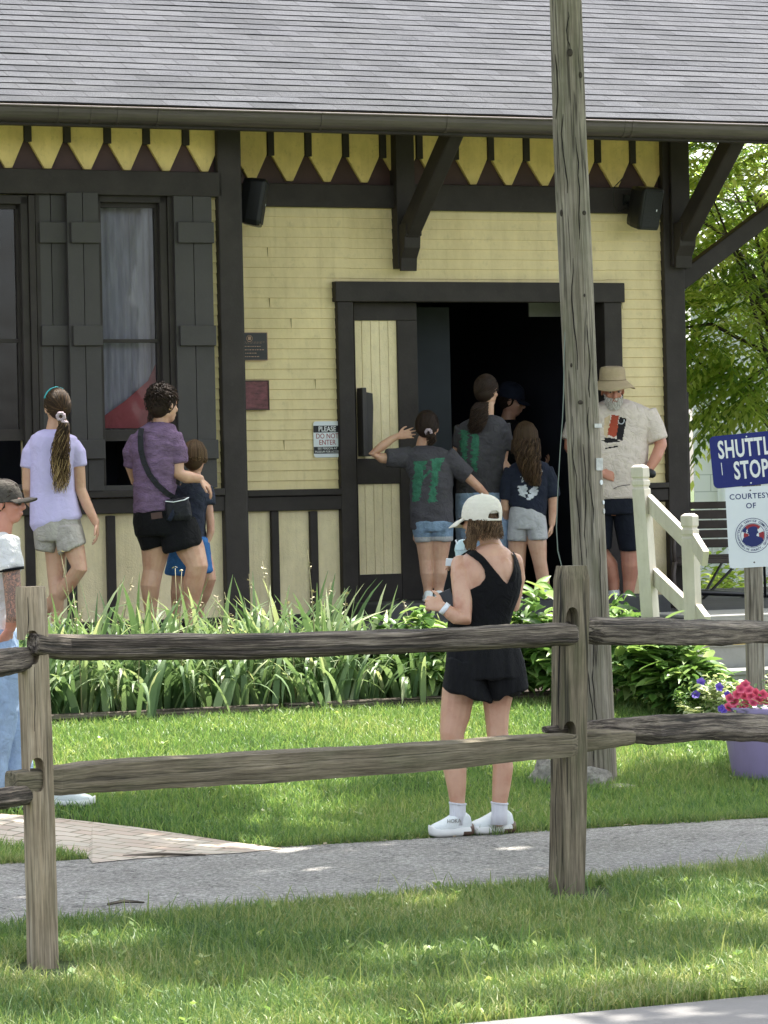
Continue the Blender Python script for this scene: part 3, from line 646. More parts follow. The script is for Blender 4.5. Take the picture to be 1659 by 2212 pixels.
# ---------------------------------------------------------------- split-rail fence
FL = PX(85, 2085, 12.8); FR = PX(1226, 1925, 14.8)
fence = thing('split_rail_fence', (0, 14, 0), 'weathered two-rail split rail fence on the grass verge in front of the path', 'fence')
def boolcut(o, cutters):
    for c in cutters:
        m = o.modifiers.new('cut', 'BOOLEAN'); m.operation = 'DIFFERENCE'; m.solver = 'EXACT'; m.object = c
    dg = bpy.context.evaluated_depsgraph_get(); dg.update(); me = bpy.data.meshes.new_from_object(o.evaluated_get(dg))
    o.modifiers.clear(); o.data = me; o['_cut'] = 1
    for c in cutters: bpy.data.objects.remove(c)
def fpost(u_top, v_top, u_bot, v_bot, D, w1, w2, yaw, slots, mat, bevtop):
    # w1: width of the slotted face, w2: width of the plain face; yaw of the slotted face's normal
    p0 = PX(u_bot, v_bot, D); p0.z = gz(p0.x, p0.y)-.1; p1 = PX(u_top, v_top, D)
    nrm = Vector((-math.sin(yaw), -math.cos(yaw), 0)); a = Vector((math.cos(yaw), -math.sin(yaw), 0))
    K = 26; rings = []
    for i in range(K+1):
        q = i/K; c = p0.lerp(p1, q); j = 1+.02*noise.noise(Vector((q*6, D, 0))); s = 1.0
        if q > .97: s = 1-(q-.97)*bevtop
        rings.append((c, a*(w1/2*j*s*1.41), nrm*(w2/2*j*s*1.41)))
    mb = MB(); vs = []; gs = []
    prof = [(-1, -.86), (-.88, -1), (.88, -1), (1, -.86), (1, .86), (.88, 1), (0.02, 1), (0, .985), (-.02, 1), (-.88, 1), (-1, .86)]
    m = len(prof)
    for i, (c, A, B) in enumerate(rings):
        A = A/1.41; B = B/1.41; wv = noise.noise(Vector((i*.23, D*3, 1)))*.004
        for x, y in prof: vs.append(c+A*x+B*y+a*wv); gs.append((D*3+(c-p0).length, x*w1/2+D, y*w2/2))
    fs = [tuple(range(m-1, -1, -1)), tuple(K*m+i for i in range(m))]+[(r*m+i, r*m+(i+1) % m, (r+1)*m+(i+1) % m, (r+1)*m+i) for r in range(K) for i in range(m)]
    if a.cross(nrm).z < 0: fs = [f[::-1] for f in fs]
    mb.add(vs, fs, gs); o = mb.build('post', mat, fence)
    cs = []
    for (u, v, hw, hh) in slots:
        c = PX(u, v, D)+nrm*(w2*.5); cc = MB(); pts = []
        for i in range(20):
            th = 2*math.pi*i/20; pts.append(Vector(c+a*hw*math.copysign(abs(math.cos(th))**.75, math.cos(th))+ZV*hh*math.copysign(abs(math.sin(th))**.75, math.sin(th))))
        vs = [p+nrm*.3 for p in pts]+[p-nrm*.4 for p in pts]
        f2 = [tuple(range(20)), tuple(range(39, 19, -1))]+[(20+i, 20+(i+1) % 20, (i+1) % 20, i) for i in range(20)]
        cc.add(vs, f2); co = cc.build('c', mat, fence); co.hide_render = True; cs.append(co)
    boolcut(o, cs); del o['_cut']
    at = o.data.attributes.get('gc') or o.data.attributes.new('gc', 'FLOAT_VECTOR', 'POINT')
    if at.domain != 'POINT': o.data.attributes.remove(at); at = o.data.attributes.new('gc', 'FLOAT_VECTOR', 'POINT')
    for i, v_ in enumerate(o.data.vertices): w_ = v_.co+Vector(fence['_o'])-p0; at.data[i].vector = (w_.z+D*3, w_.dot(a)+D, w_.dot(nrm))
    return o
fpost(67, 1267, 95, 2087, 12.8, .092, .090, R(-27), [(50+8, 1398, .028, .062), (62+8, 1672, .028, .062)], M['post'], 2)
fpost(1235, 1222, 1222, 1928, 14.8, .118, .115, R(-29), [(1217, 1345, .030, .066), (1211, 1588, .030, .062)], M['post2'], 5)
def rail(pts, mat, jit=.10, seg=10, power=.8, name='rail', tw=0, ng=5):
    # pts: (u, v_top, v_bottom, D)
    P = [(PX(u, (a+b)/2, D), (b-a)/2/FPX*D) for u, a, b, D in pts]
    K = 110; rings = []
    tot = len(P)-1
    for i in range(K+1):
        q = i/K*tot; k = min(int(q), tot-1); f = q-k; c = P[k][0].lerp(P[k+1][0], f); h = P[k][1]*(1-f)+P[k+1][1]*f
        d = (P[-1][0]-P[0][0]).normalized(); side = d.cross(ZV).normalized()
        e = 1.0
        if i == 0 or i == K: e = .86
        c = c+ZV*.003*noise.noise(Vector((q*2.7, h*90, 2)))
        rings.append((c, side*(h*.95*e), ZV*(h*e)))
    mb = MB(); mb.loft(rings, 0, 28, True, power, jit=jit*.7)
    o_ = random.uniform(0, 99)
    for i_ in range(len(mb.v)):
        v_ = Vector(mb.v[i_]); g_ = mb.g[i_]; w_ = .0022*noise.noise(Vector((g_[0]*5, g_[1]*60, g_[2]*60)))+.0022*noise.noise(Vector((g_[0]*22, g_[1]*40, g_[2]*40+o_)))
        s_i = i_ % 28; th_ = 2*math.pi*s_i/28+o_; pk = math.cos(math.pi/ng)/math.cos((th_ % (2*math.pi/ng))-math.pi/ng); ctr_ = rings[min(i_//28, K)][0]; mb.v[i_] = tuple(ctr_+(v_-ctr_)*(.50+.62*pk)+ZV*w_)
    o = mb.build(name, mat, fence)
    for p in o.data.polygons: p.use_smooth = False
    return o
rail([(70, 1368, 1414, 12.75), (140, 1371, 1424, 12.92), (500, 1370, 1423, 13.4), (900, 1360, 1409, 14.1), (1120, 1349, 1398, 14.45), (1237, 1346, 1392, 14.70)], M['rail'])
rail([(22, 1665, 1716, 12.70), (118, 1654, 1719, 12.9), (230, 1640, 1711, 13.05), (600, 1619, 1690, 13.6), (900, 1603, 1668, 14.15), (1234, 1580, 1633, 14.70)], M['rail2'], .07, power=.7, ng=4)
rail([(1245, 1576, 1624, 14.86), (1268, 1574, 1622, 14.9), (1366, 1578, 1606, 15.05)], M['rail2'], .07, power=.7, ng=4)
rail([(1192, 1347, 1366, 14.72), (1240, 1342, 1380, 14.85), (1285, 1336, 1392, 14.95), (1400, 1337, 1394, 15.3), (1540, 1342, 1395, 16.0), (1659, 1344, 1388, 16.6), (1860, 1344, 1388, 17.6)], M['rail'], .13)
rail([(1176, 1569, 1584, 14.7), (1245, 1563, 1583, 14.88), (1290, 1555, 1591, 15.0), (1400, 1546, 1608, 15.3), (1520, 1541, 1596, 15.8), (1600, 1541, 1600, 16.2), (1700, 1548, 1604, 16.8)], M['rail'], .12, power=.7)
rail([(-160, 1418, 1478, 12.0), (0, 1403, 1460, 12.5), (62, 1396, 1448, 12.86)], M['rail'])
rail([(-160, 1728, 1770, 12.0), (0, 1703, 1748, 12.5), (72, 1692, 1734, 12.86)], M['rail'])


pole = thing('utility_pole', PG(1300, 1690), 'tall leaning weathered grey wooden utility pole standing on the lawn', 'utility pole')
Dp = PG(1300, 1690).y
pc = [(1221.5-(1221.5-1180)*1.2, -1400, 30), (1221.5, 0, 35), (1231, 300, 36), (1243, 560, 36.5), (1253, 800, 36.5), (1269, 1100, 37), (1280, 1350, 37), (1291, 1560, 36.5), (1298, 1690, 36), (1300, 1760, 36)]
mb = MB(); rings = []
for i in range(len(pc)-1):
    for k in range(14):
        f = k/14; u = pc[i][0]*(1-f)+pc[i+1][0]*f; v = pc[i][1]*(1-f)+pc[i+1][1]*f; r = (pc[i][2]*(1-f)+pc[i+1][2]*f)/FPX*Dp
        rings.append((PX(u, v, Dp), Vector((r, 0, 0)), Vector((0, r, 0))))
vs = []; gs = []; S = 40
knots = [(.2, 2.6), (-.9, 1.95), (.5, 1.92), (-.3, 1.35), (-.2, .75), (.1, 3.5), (.9, 3.35)]
for c, a, b in rings:
    for k in range(S):
        th = 2*math.pi*k/S; j = 1+.028*noise.noise(Vector((math.cos(th)*2.2, math.sin(th)*2.2, c.z*.8)))+.018*noise.noise(Vector((math.cos(th)*7, math.sin(th)*7, c.z*1.5)))
        for (ka, kz) in knots:
            an = -math.pi/2+ka; dd = math.hypot(((th-an+math.pi) % (2*math.pi)-math.pi)*.095, (c.z-kz)*.7); j += .045*math.exp(-(dd/.035)**2)-.05*math.exp(-(dd/.014)**2)
        vs.append(c+a*math.cos(th)*j+b*math.sin(th)*j); gs.append((c.z, math.cos(th)*.1, math.sin(th)*.1))
n_ = len(rings); fs = [(i*S+k, (i+1)*S+k, (i+1)*S+(k+1) % S, i*S+(k+1) % S) for i in range(n_-1) for k in range(S)]
mb.add(vs, fs, gs, smooth=True); mb.build('trunk', M['pole'], pole)
def on_pole(u, v, w, h, mat, name, round_=False):
    p = PX(u, v, Dp); th0 = (PX(u, v, Dp)-PX(np.interp(v, [q[1] for q in pc], [q[0] for q in pc]), v, Dp)).x/.092
    th0 = max(-.95, min(.95, th0)); an = math.asin(th0); nr = Vector((math.sin(an), -math.cos(an), 0)); tx = Vector((math.cos(an), math.sin(an), 0))
    p = p+Vector((0, -math.cos(an)*.098, 0)); rrect(p, tx, ZV, w, h, min(w, h)*(.49 if round_ else .1), .004).build(name, mat, pole)
tin = paint('tin_tag', (.5, .5, .48), .4, .2, 30, (.5, (.2, .18, .15)), .3)
on_pole(1290, 920, .07, .022, tin, 'metal_tag'); on_pole(1293, 1003, .06, .066, tin, 'metal_tag')
on_pole(1297, 1042, .028, .028, M['metalw'], 'round_tag', True); on_pole(1302, 1085, .022, .022, M['metalw'], 'round_tag', True); on_pole(1303, 1104, .022, .028, tin, 'round_tag', True)
mb = MB(); mb.tube([PX(u, v, Dp-.05) for u, v in [(1232, 300), (1228, 560), (1219, 760), (1217.5, 850), (1215.5, 900), (1211, 960), (1205, 1060), (1202, 1140), (1205, 1190), (1213, 1222), (1222, 1240)]], .0028, seg=6); mb.build('ground_wire', paint('green_wire', (.18, .22, .19), .5), pole)
kn = paint('knot_wood', (.05, .04, .03), .9, .5, 25, bm=.6, src='obj'); ckm = paint('crack_shadow_wood', (.018, .015, .012), .95, .3, 9, bm=0, src='obj')
def cx_at(v): return np.interp(v, [q[1] for q in pc], [q[0] for q in pc])
def onp(off, v, lift=.0):
    th0 = max(-.97, min(.97, off/36.5)); an = math.asin(th0); return PX(cx_at(v)+off, v, Dp)+Vector((0, -math.cos(an)*(.0915+lift), 0)), Vector((math.sin(an), -math.cos(an), 0))
for off, v, w_, h_ in ((4, 118, .016, .022), (26, 165, .012, .018), (-27, 462, .010, .020), (22, 462, .013, .013), (-5, 870, .015, .012), (6, 1365, .014, .014), (-20, 790, .007, .012), (14, 640, .006, .010)):
    q, nr = onp(off, v); mb = MB(); mb.ell(q, nr.cross(ZV)*w_, ZV*h_, nr*.007, seg=12, rg=6); mb.build('knot', kn, pole)
rk = random.Random(31)
for off, v0, v1 in ((-16, 250, 420), (-10, 560, 800), (8, 880, 1130), (-22, 900, 1250), (-6, 960, 1220), (18, 700, 860), (12, 300, 520), (-4, 1380, 1600), (20, 1150, 1400), (-26, 120, 260), (2, 30, 110), (-14, 1440, 1660)):
    P_ = []; k_ = 9
    for i in range(k_): P_.append(onp(off+rk.gauss(0, 1.1)+3*math.sin(i*.7+off), v0+(v1-v0)*i/(k_-1), .0)[0])
    mb = MB(); mb.tube(P_, [.001]+[rk.uniform(.0022, .0042) for _ in range(k_-2)]+[.001], seg=5, rnd=False); mb.build('crack', ckm, pole)
def fcrack(pts, r=.003):
    P_ = [PX(u+rk.gauss(0, .7), v, D) for u, v, D in pts]; mb = MB(); mb.tube(P_, [.0008]+[r]*(len(P_)-2)+[.0008], seg=5, rnd=False); mb.build('crack', ckm, fence)
fcrack([(1213, 1228, 14.735), (1212, 1300, 14.735), (1209, 1400, 14.735), (1207, 1500, 14.735), (1205, 1570, 14.735)], .004)
fcrack([(1204, 1650, 14.735), (1200, 1750, 14.735), (1202, 1850, 14.735)], .002); fcrack([(60, 1290, 12.735), (62, 1340, 12.735), (60, 1380, 12.735)], .002); fcrack([(74, 1440, 12.735), (76, 1520, 12.735), (73, 1580, 12.735)], .002)
# rocks at its foot
def rock(name, u, v, w, h, lab, d=.5, seed=1):
    b = PG(u, v); th = MB(); vs = []; bm_r = 14; s_ = 22
    rings = []
    for i in range(bm_r+1):
        ph = -math.pi/2+math.pi*i/bm_r; ring = []
        for k in range(s_):
            t_ = 2*math.pi*k/s_; p = Vector((math.cos(ph)*math.cos(t_), math.cos(ph)*math.sin(t_), math.sin(ph)))
            j = 1+.42*noise.noise(p*1.6+Vector((seed*5, 0, 0)))+.18*noise.noise(p*4.5+Vector((seed, 3, 0)))+.1*noise.noise(p*11)
            vs.append(b+Vector((p.x*w/2*j, p.y*w/2*d*j, (p.z*h*.75*j)+h*.25)))
    fs = [(i*s_+k, i*s_+(k+1) % s_, (i+1)*s_+(k+1) % s_, (i+1)*s_+k) for i in range(bm_r) for k in range(s_)]
    o = MB().add(vs, fs, vs, smooth=False).build(name, M['rock'], loc=b); tag(o, lab, 'rock'); return o
rock('rock', 1186, 1692, .18, .13, 'pale upright limestone rock half hidden behind the right fence post', seed=1)
rock('rock', 1276, 1697, .20, .10, 'rough pitted grey rock at the foot of the utility pole', seed=2, d=.7)
rock('flat_stone', 1335, 1703, .17, .025, 'low flat pale stone in the grass just right of the pole foot', seed=3)

# ---------------------------------------------------------------- stair railing, steps
stp = thing('steps', TN(3, 2.6, 0), 'grey painted wooden steps with a worn yellow nosing going up to the platform', 'steps')
def tr_(u, v, D): return tnof(PX(u, v, D))
ts0 = tr_(1494, 1400, 21.45)[0]+.02
for i, (z, n0, n1) in enumerate([(PLAT-.17, 2.3, 2.62), (PLAT-.34, 2.62, 2.95)]):
    mb = MB(); mb.tb(ts0, ts0+2.2, n0+.002, n1, .1, z); mb.build('riser', M['greyp'], stp)
    mb = MB(); mb.tb(ts0-.02, ts0+2.2, n0+.004, n1+.02, z, z+.03); mb.build('tread', M['greyp'], stp, bevel=.004)
    mb = MB(); mb.tb(ts0-.02, ts0+2.2, n1+.0, n1+.024, z+.012, z+.033); mb.build('nosing', M['yedge'], stp) if i == 0 else None
mb = MB(); mb.tb(ts0-.05, ts0+2.6, 2.28, 2.31, .1, PLAT+.002); mb.build('riser', M['greyp'], stp)
mb = MB()
for i in range(7): mb.tb(1.95, 9, 2.3-.14*(i+1)+.004, 2.3-.14*i, PLAT+.001, PLAT+.022)
mb.build('deck_planks', M['greyp'], stp, bevel=.003)
rl = thing('stair_railing', PX(1406, 1363, 22), 'cream painted wooden stair railing with two notched posts and sloping rails beside the steps', 'railing')
def rpost(u1, v1, u0, v0, D, w):
    p1 = PX(u1, v1, D); p0 = PX(u0, v0, D); yaw = R(24)
    A = Vector((math.cos(yaw), -math.sin(yaw)*-1, 0)); 
    e1 = Vector((math.cos(R(-33)), math.sin(R(-33)), 0)); e2 = Vector((-e1.y, e1.x, 0)); H = (p1-p0); L = H.length; d = H/L
    mb = MB()
    def ring(s, q): c = p1-d*s; return [c+e1*a*w/2*q+e2*b*w/2*q for a, b in ((-1, -1), (1, -1), (1, 1), (-1, 1))]
    prof = [(0, .55), (.012, .9), (.018, 1), (.075, 1), (.083, .84), (.093, .84), (.099, 1), (.125, 1), (.133, .84), (.143, .84), (.150, 1), (L, 1)]
    vs = []
    for s, q in prof: vs += ring(s, q)
    m = len(prof); fs = [(0, 1, 2, 3), tuple(4*m-1-i for i in range(4))]+[(4*r+(i+1) % 4, 4*r+i, 4*r+4+i, 4*r+4+(i+1) % 4) for r in range(m-1) for i in range(4)]
    mb.add(vs, fs, [(p.z, p.x, p.y) for p in vs]); return mb.build('post', M['cream'], rl, bevel=.003)
rpost(1381.5, 1004, 1407, 1363, 22, .086); rpost(1489, 1109, 1503, 1510, 21.45, .082)
def rrail(a, b, Da, Db, h):
    p0 = PX(*a, Da); p1 = PX(*b, Db); d = (p1-p0); L = d.length; d.normalize(); sd = d.cross(ZV).normalized(); up = sd.cross(d)
    mb = MB(); mb.box((p0+p1)/2, d*(L/2), sd*.019, up*h/2); mb.build('rail', M['cream'], rl, bevel=.004)
rrail((1400, 1084), (1484, 1168), 22.02, 21.5, .10); rrail((1412, 1243), (1490, 1318), 22.02, 21.5, .10)
rrail((1500, 1168), (1524, 1207), 21.42, 21.2, .10); rrail((1508, 1318), (1528, 1345), 21.42, 21.2, .08)

# ---------------------------------------------------------------- shuttle sign
sg = thing('shuttle_stop_sign', PG(1630, 1500), 'SHUTTLE STOP sign, navy over a white courtesy plate on a weathered wooden post', 'sign')
Dz = 20.0
mb = MB(); p0 = PX(1633, 1520, Dz); p0.z = gz(p0.x, p0.y)-.1; p1 = PX(1622, 960, Dz); d = (p1-p0).normalized(); ex_ = Vector((1, 0, 0))*.049; mb.box((p0+p1)/2, ex_, Vector((0, .045, 0)), d*((p1-p0).length/2)); mb.build('wooden_post', M['cedar'], sg, bevel=.006)
def tilt(a): return Vector((math.cos(a), 0, math.sin(a))), Vector((-math.sin(a), 0, math.cos(a)))
FW = Vector((0, -1, 0))
x, y = tilt(R(5.6-1.2)); c = PX(1617, 992, Dz-.055)
rrect(c+FW*0, x, y, .42, .295, .03, .003).build('blue_plate', M['blue'], sg)
c = c+FW*.0045
text('SHUTTLE', .138, c+y*.062+x*.0, x, y, M['whiteink'], 'lettering', sg, xs=.56, bold=.0035, sp=1.08)
text('STOP', .138, c-y*.062+x*.008, x, y, M['whiteink'], 'lettering', sg, xs=.56, bold=.0035, sp=1.08)
for q in (.128, -.134):
    mb = MB(); mb.ell(c+y*q, x*.005, y*.005, FW*.002, seg=8, rg=4); mb.build('bolt', M['metalw'], sg)
mb = MB(); mb.box(c-x*.155-y*.04, x*.002, y*.035, FW*.0004); mb.build('scratch', M['metalw'], sg)
x, y = tilt(R(3.2-1.2)); c = PX(1625, 1138, Dz-.052)
rrect(c, x, y, .282, .455, .02, .003).build('white_plate', M['metalw'], sg); c = c+FW*.0035
text('COURTESY', .043, c+y*.172-x*.005, x, y, M['navyink'], 'lettering', sg, bold=.0005, sp=1.1); text('OF', .043, c+y*.118-x*.001, x, y, M['navyink'], 'lettering', sg, bold=.0005, sp=1.1)
for q in (.205, -.2):
    mb = MB(); mb.ell(c+y*q, x*.005, y*.005, FW*.002, seg=8, rg=4); mb.build('bolt', M['gutter'], sg)
ec = c-y*.048; er = .098
def flat(pts, mat, name, dz=.0008):
    mb = MB(); vs = [ec+x*a*er+y*b*er+FW*dz for a, b in pts]; n = len(vs); vs += [p-FW*(dz-.0001) for p in vs]
    ar = sum(pts[i][0]*pts[(i+1) % n][1]-pts[(i+1) % n][0]*pts[i][1] for i in range(n)); f = [tuple(range(n))]
    f += [(i, n+i, n+(i+1) % n, (i+1) % n) for i in range(n)]
    if ar < 0: f = [q[::-1] for q in f]
    mb.add(vs, f); mb.build(name, mat, sg)
def ringpoly(r0, r1, a0, a1, k=40):
    return [(r1*math.cos(R(a0+(a1-a0)*i/k)), r1*math.sin(R(a0+(a1-a0)*i/k))) for i in range(k+1)]+[(r0*math.cos(R(a1-(a1-a0)*i/k)), r0*math.sin(R(a1-(a1-a0)*i/k))) for i in range(k+1)]
flat(ringpoly(.97, 1.0, 0, 359.9, 64), M['navyink'], 'emblem_ring'); flat(ringpoly(.68, .705, 0, 359.9, 64), M['navyink'], 'emblem_ring', .0007)
flat(ringpoly(.0, .66, 45, 135, 20), M['red'], 'emblem_red', .0006); flat(ringpoly(.36, .66, -28, 18, 12), M['red'], 'emblem_red', .0006); flat(ringpoly(.25, .52, 160, 225, 12), M['red'], 'emblem_red', .0006)
flat(ringpoly(.42, .66, 130, 158, 12), M['navyink'], 'emblem_blue', .0007)
flat([(math.cos(R(a))*.4, math.sin(R(a))*.3+.17) for a in range(20, 161, 10)], M['metalw'], 'emblem_white', .0009)
sil = [(-.62, -.30), (-.55, -.12), (-.28, -.04), (-.2, .0), (-.24, .12), (-.34, .16), (-.26, .22), (-.30, .34), (-.2, .46), (0, .52), (.2, .50), (.3, .40), (.28, .28), (.34, .14), (.24, .08), (.2, -.03), (.3, -.08), (.52, -.16), (.6, -.32), (.45, -.50), (.2, -.63), (-.1, -.66), (-.42, -.53)]
flat(sil, M['navyink'], 'emblem_figure', .0012)
def arctext(s, r, amid, size, inward, step=8.0):
    tot = step*(len(s)-1)
    for i, ch in enumerate(s):
        if ch == ' ': continue
        a = amid+tot/2-i*step if not inward else amid-tot/2+i*step
        ra = R(a); ox = x*math.cos(ra)+y*math.sin(ra); yy = ox if not inward else -ox; xx = yy.cross(FW)*-1
        xx = (x*math.sin(ra)-y*math.cos(ra)) if not inward else (-x*math.sin(ra)+y*math.cos(ra))
        text(ch, size, ec+ox*r+FW*.0004, xx, yy, M['navyink'], 'emblem_letter', sg, bold=.0003, xs=.85)
arctext('VETERANS SERVICE COMMISSION', er*.835, 90, .0175, False, 7.4); arctext('FRANKLIN COUNTY, OHIO', er*.845, 270, .0175, True, 7.2)
for a in (192, -12): 
    q = [(math.cos(R(a))*.83+.06*(1 if i % 2 == 0 else .45)*math.cos(R(90+36*i)), math.sin(R(a))*.83+.06*(1 if i % 2 == 0 else .45)*math.sin(R(90+36*i))) for i in range(10)]; flat(q, M['navyink'], 'emblem_star', .0006)

# ---------------------------------------------------------------- bench, rail and building behind
bn = thing('bench', PX(1560, 1320, 26), 'dark brown slatted bench with curled iron ends on the platform beyond the station corner', 'bench')
bw = paint('dark_bench_slats', (.06, .045, .04), .5, .3, 5, bm=.3)
BO = PX(1482, 1120, 26.3); BO.z = 0; BX_ = Vector((.965, -.262, 0)); BN_ = Vector((-.262, -.965, 0))
def BA(t, n, z): return BO+BX_*t+BN_*n+ZV*z
def bbox(t0, t1, n0, n1, z0, z1): return MB().box(BA((t0+t1)/2, (n0+n1)/2, (z0+z1)/2), BX_*((t1-t0)/2), BN_*((n1-n0)/2), ZV*((z1-z0)/2))
zz2 = lambda v, D=26.3: PX(1560, v, D).z
for v0, v1 in ((1083, 1098), (1101, 1120), (1123, 1141), (1144, 1161), (1164, 1182)): bbox(0, 1.9, -.01, .015, zz2(v1), zz2(v0)).build('back_slat', bw, bn, bevel=.005)
for k in range(4): bbox(-.02, 1.9, .03+.11*k, .12+.11*k, zz2(1205)-.01*k, zz2(1205)+.03-.01*k).build('seat_slat', bw, bn, bevel=.005)
for t in (.0, 1.85):
    zs = zz2(1205); A = lambda n, z: BA(t, n, z); mb = MB()
    mb.tube([A(-.05, zz2(1082)+.02), A(-.04, zz2(1082)), A(0, zz2(1100)), A(.01, zz2(1170)), A(.08, zs-.02), A(.3, zs-.03), A(.5, zs-.02), A(.56, zs-.1), A(.5, PLAT+.02)], .018, seg=8)
    mb.tube([A(.05, zs), A(-.05, zs-.2), A(-.12, PLAT)], .018, seg=8); mb.tube([A(0, zs+.16), A(.25, zs+.19), A(.5, zs+.16), A(.52, zs+.08), A(.5, zs)], .016, seg=8)
    mb.build('iron_end', bw, bn)
mr = thing('metal_railing', PX(1600, 1300, 28), 'thin dark green metal railing with slanting stays behind the bench', 'railing')
mb = MB(); a = PX(1440, 1277, 27.5); b = PX(1700, 1287, 28.3); mb.tube([a, b], .022, seg=8); mb.build('top_bar', M['black'], mr)
for (p, q) in (((1513, 1300), (1585, 1225)), ((1520, 1285), (1560, 1215)), ((1530, 1312), (1610, 1290)), ((1650, 1200), (1655, 1330))):
    mb = MB(); mb.tube([PX(*p, 28), PX(*q, 28.2)], .011, seg=6); mb.build('stay', M['black'], mr)
def blockmat():
    m, nt, bs = nodes('white_painted_block'); c = coords(nt, (1, 1, 1))
    b = N(nt, 'ShaderNodeTexBrick'); nt.links.new(c, b.inputs['Vector'])
    for k_, v_ in (('Scale', 1), ('Brick Width', .4), ('Row Height', .2), ('Mortar Size', .006)): b.inputs[k_].default_value = v_
    b.inputs['Color1'].default_value = (.80, .82, .84, 1); b.inputs['Color2'].default_value = (.74, .76, .78, 1); b.inputs['Mortar'].default_value = (.5, .53, .55, 1)
    nt.links.new(b.outputs[0], bs.inputs['Base Color']); bump(nt, bs, b.outputs['Fac'], -.5, .01); return m
wb = thing('white_block_building', (6, 44, 0), 'white painted block building seen through the tree foliage behind the bench', 'building')
mb = MB(); o = Vector((2.6, 42, 0)); X = Vector((.97, -.24, 0)); Y = Vector((.24, .97, 0))
x0 = PX(1498, 1000, 42); o = Vector((x0.x, 42, 0))
vs = [o, o+X*14, o+X*14+Y*8, o+Y*8]; vs = vs+[p+ZV*3.9 for p in vs]
mb.add(vs, [(0, 1, 5, 4), (1, 2, 6, 5), (2, 3, 7, 6), (3, 0, 4, 7), (4, 5, 6, 7)], [((p-o).dot(X), p.z, 0) for p in vs]); mb.build('block_wall', blockmat(), wb)
mb = MB(); mb.box(o+X*7+Y*4+ZV*4.0, X*7.3, Y*4.3, ZV*.08); mb.build('flat_roof', M['greyp'], wb)
mb = MB(); mb.tube([o+X*.35-Y*.06+ZV*.1, o+X*.35-Y*.06+ZV*3.8], .06, seg=8); mb.build('downpipe', M['metalw'], wb)
mb = MB(); mb.box(o+X*.9-Y*.08+ZV*PX(1557, 1098, 42).z, X*.12, Y*.06, ZV*.05); mb.build('wall_vent', M['greyp'], wb)

# ---------------------------------------------------------------- vegetation
def blades(name, roots, h, w, mat, lean=.5, seed=1, K=3, smooth=True, parent=None, hv=.4, zoff=0.0, tone=(0, 1)):
    rng = np.random.default_rng(seed); n = len(roots); roots = np.asarray(roots, float)
    az = rng.uniform(0, 2*np.pi, n); H = h*(1-hv+2*hv*rng.random(n)); le = lean*rng.random(n)**.8
    d = np.stack([np.cos(az), np.sin(az)], 1); fa = rng.uniform(0, 2*np.pi, n); s = np.stack([np.cos(fa), np.sin(fa)], 1)
    V = np.zeros((n, 2*K+1, 3), np.float32); wd = w*rng.uniform(.7, 1.3, n)
    for k in range(K+1):
        q = k/K; out = (le*q**1.9)*H; z = H*q*np.sqrt(np.maximum(0.05, 1-(le*q)**2*.7))
        c = np.stack([roots[:, 0]+d[:, 0]*out, roots[:, 1]+d[:, 1]*out, roots[:, 2]+z-.004+zoff], 1)
        if k < K:
            ww = (wd*(1-q*.55)/2)[:, None]; V[:, 2*k] = c; V[:, 2*k+1] = c; V[:, 2*k, :2] -= s*ww; V[:, 2*k+1, :2] += s*ww
        else: V[:, 2*K] = c
    G = np.zeros_like(V); xx, yy = roots[:, 0], roots[:, 1]; lf = .5+.22*np.sin(xx*2.3+np.sin(yy*1.9)*1.7)+.18*np.sin(yy*3.1+xx*1.1+2)+.14*np.sin(xx*7.1+3*np.sin(yy*5)); tn = np.clip(.62*rng.random(n)**1.15+.38*lf, 0, 1); H *= .8+.4*lf; G[:, :, 0] = tone[0]+(tone[1]-tone[0])*tn[:, None]
    base = (np.arange(n)*(2*K+1))[:, None]
    quads = np.concatenate([base+np.array([2*k, 2*k+1, 2*k+3, 2*k+2]) for k in range(K-1)], 1).reshape(-1, 4)
    tris = (base+np.array([2*K-2, 2*K-1, 2*K])).reshape(-1, 3)
    me = bpy.data.meshes.new(name); me.vertices.add(n*(2*K+1)); me.vertices.foreach_set('co', V.reshape(-1))
    nl = quads.size+tris.size; me.loops.add(nl); me.loops.foreach_set('vertex_index', np.concatenate([quads.reshape(-1), tris.reshape(-1)]).astype(np.int32))
    nq = len(quads); nt_ = len(tris); me.polygons.add(nq+nt_)
    me.polygons.foreach_set('loop_start', np.concatenate([np.arange(nq)*4, nq*4+np.arange(nt_)*3]).astype(np.int32))
    me.polygons.foreach_set('use_smooth', np.ones(nq+nt_, bool))
    me.update(calc_edges=True); at = me.attributes.new('gc', 'FLOAT_VECTOR', 'POINT'); at.data.foreach_set('vector', G.reshape(-1))
    me.materials.append(mat); o = bpy.data.objects.new(name, me); COL.objects.link(o)
    if parent: o.parent = parent
    return o
M['grass'] = leafmat('grass_blades', [(.055, .13, .035), (.12, .235, .06), (.20, .32, .08), (.31, .40, .12), (.48, .48, .24)], .45, .45, spec=.45)
M['grassn'] = leafmat('grass_verge', [(.05, .11, .03), (.10, .19, .05), (.18, .27, .07), (.31, .35, .12), (.50, .47, .26)], .42, .45, spec=.45)
def in_poly(x, y, poly):
    c = False; j = len(poly)-1
    for i in range(len(poly)):
        xi, yi = poly[i]; xj, yj = poly[j]
        if (yi > y) != (yj > y) and x < (xj-xi)*(y-yi)/(yj-yi)+xi: c = not c
        j = i
    return c
random.seed(11)
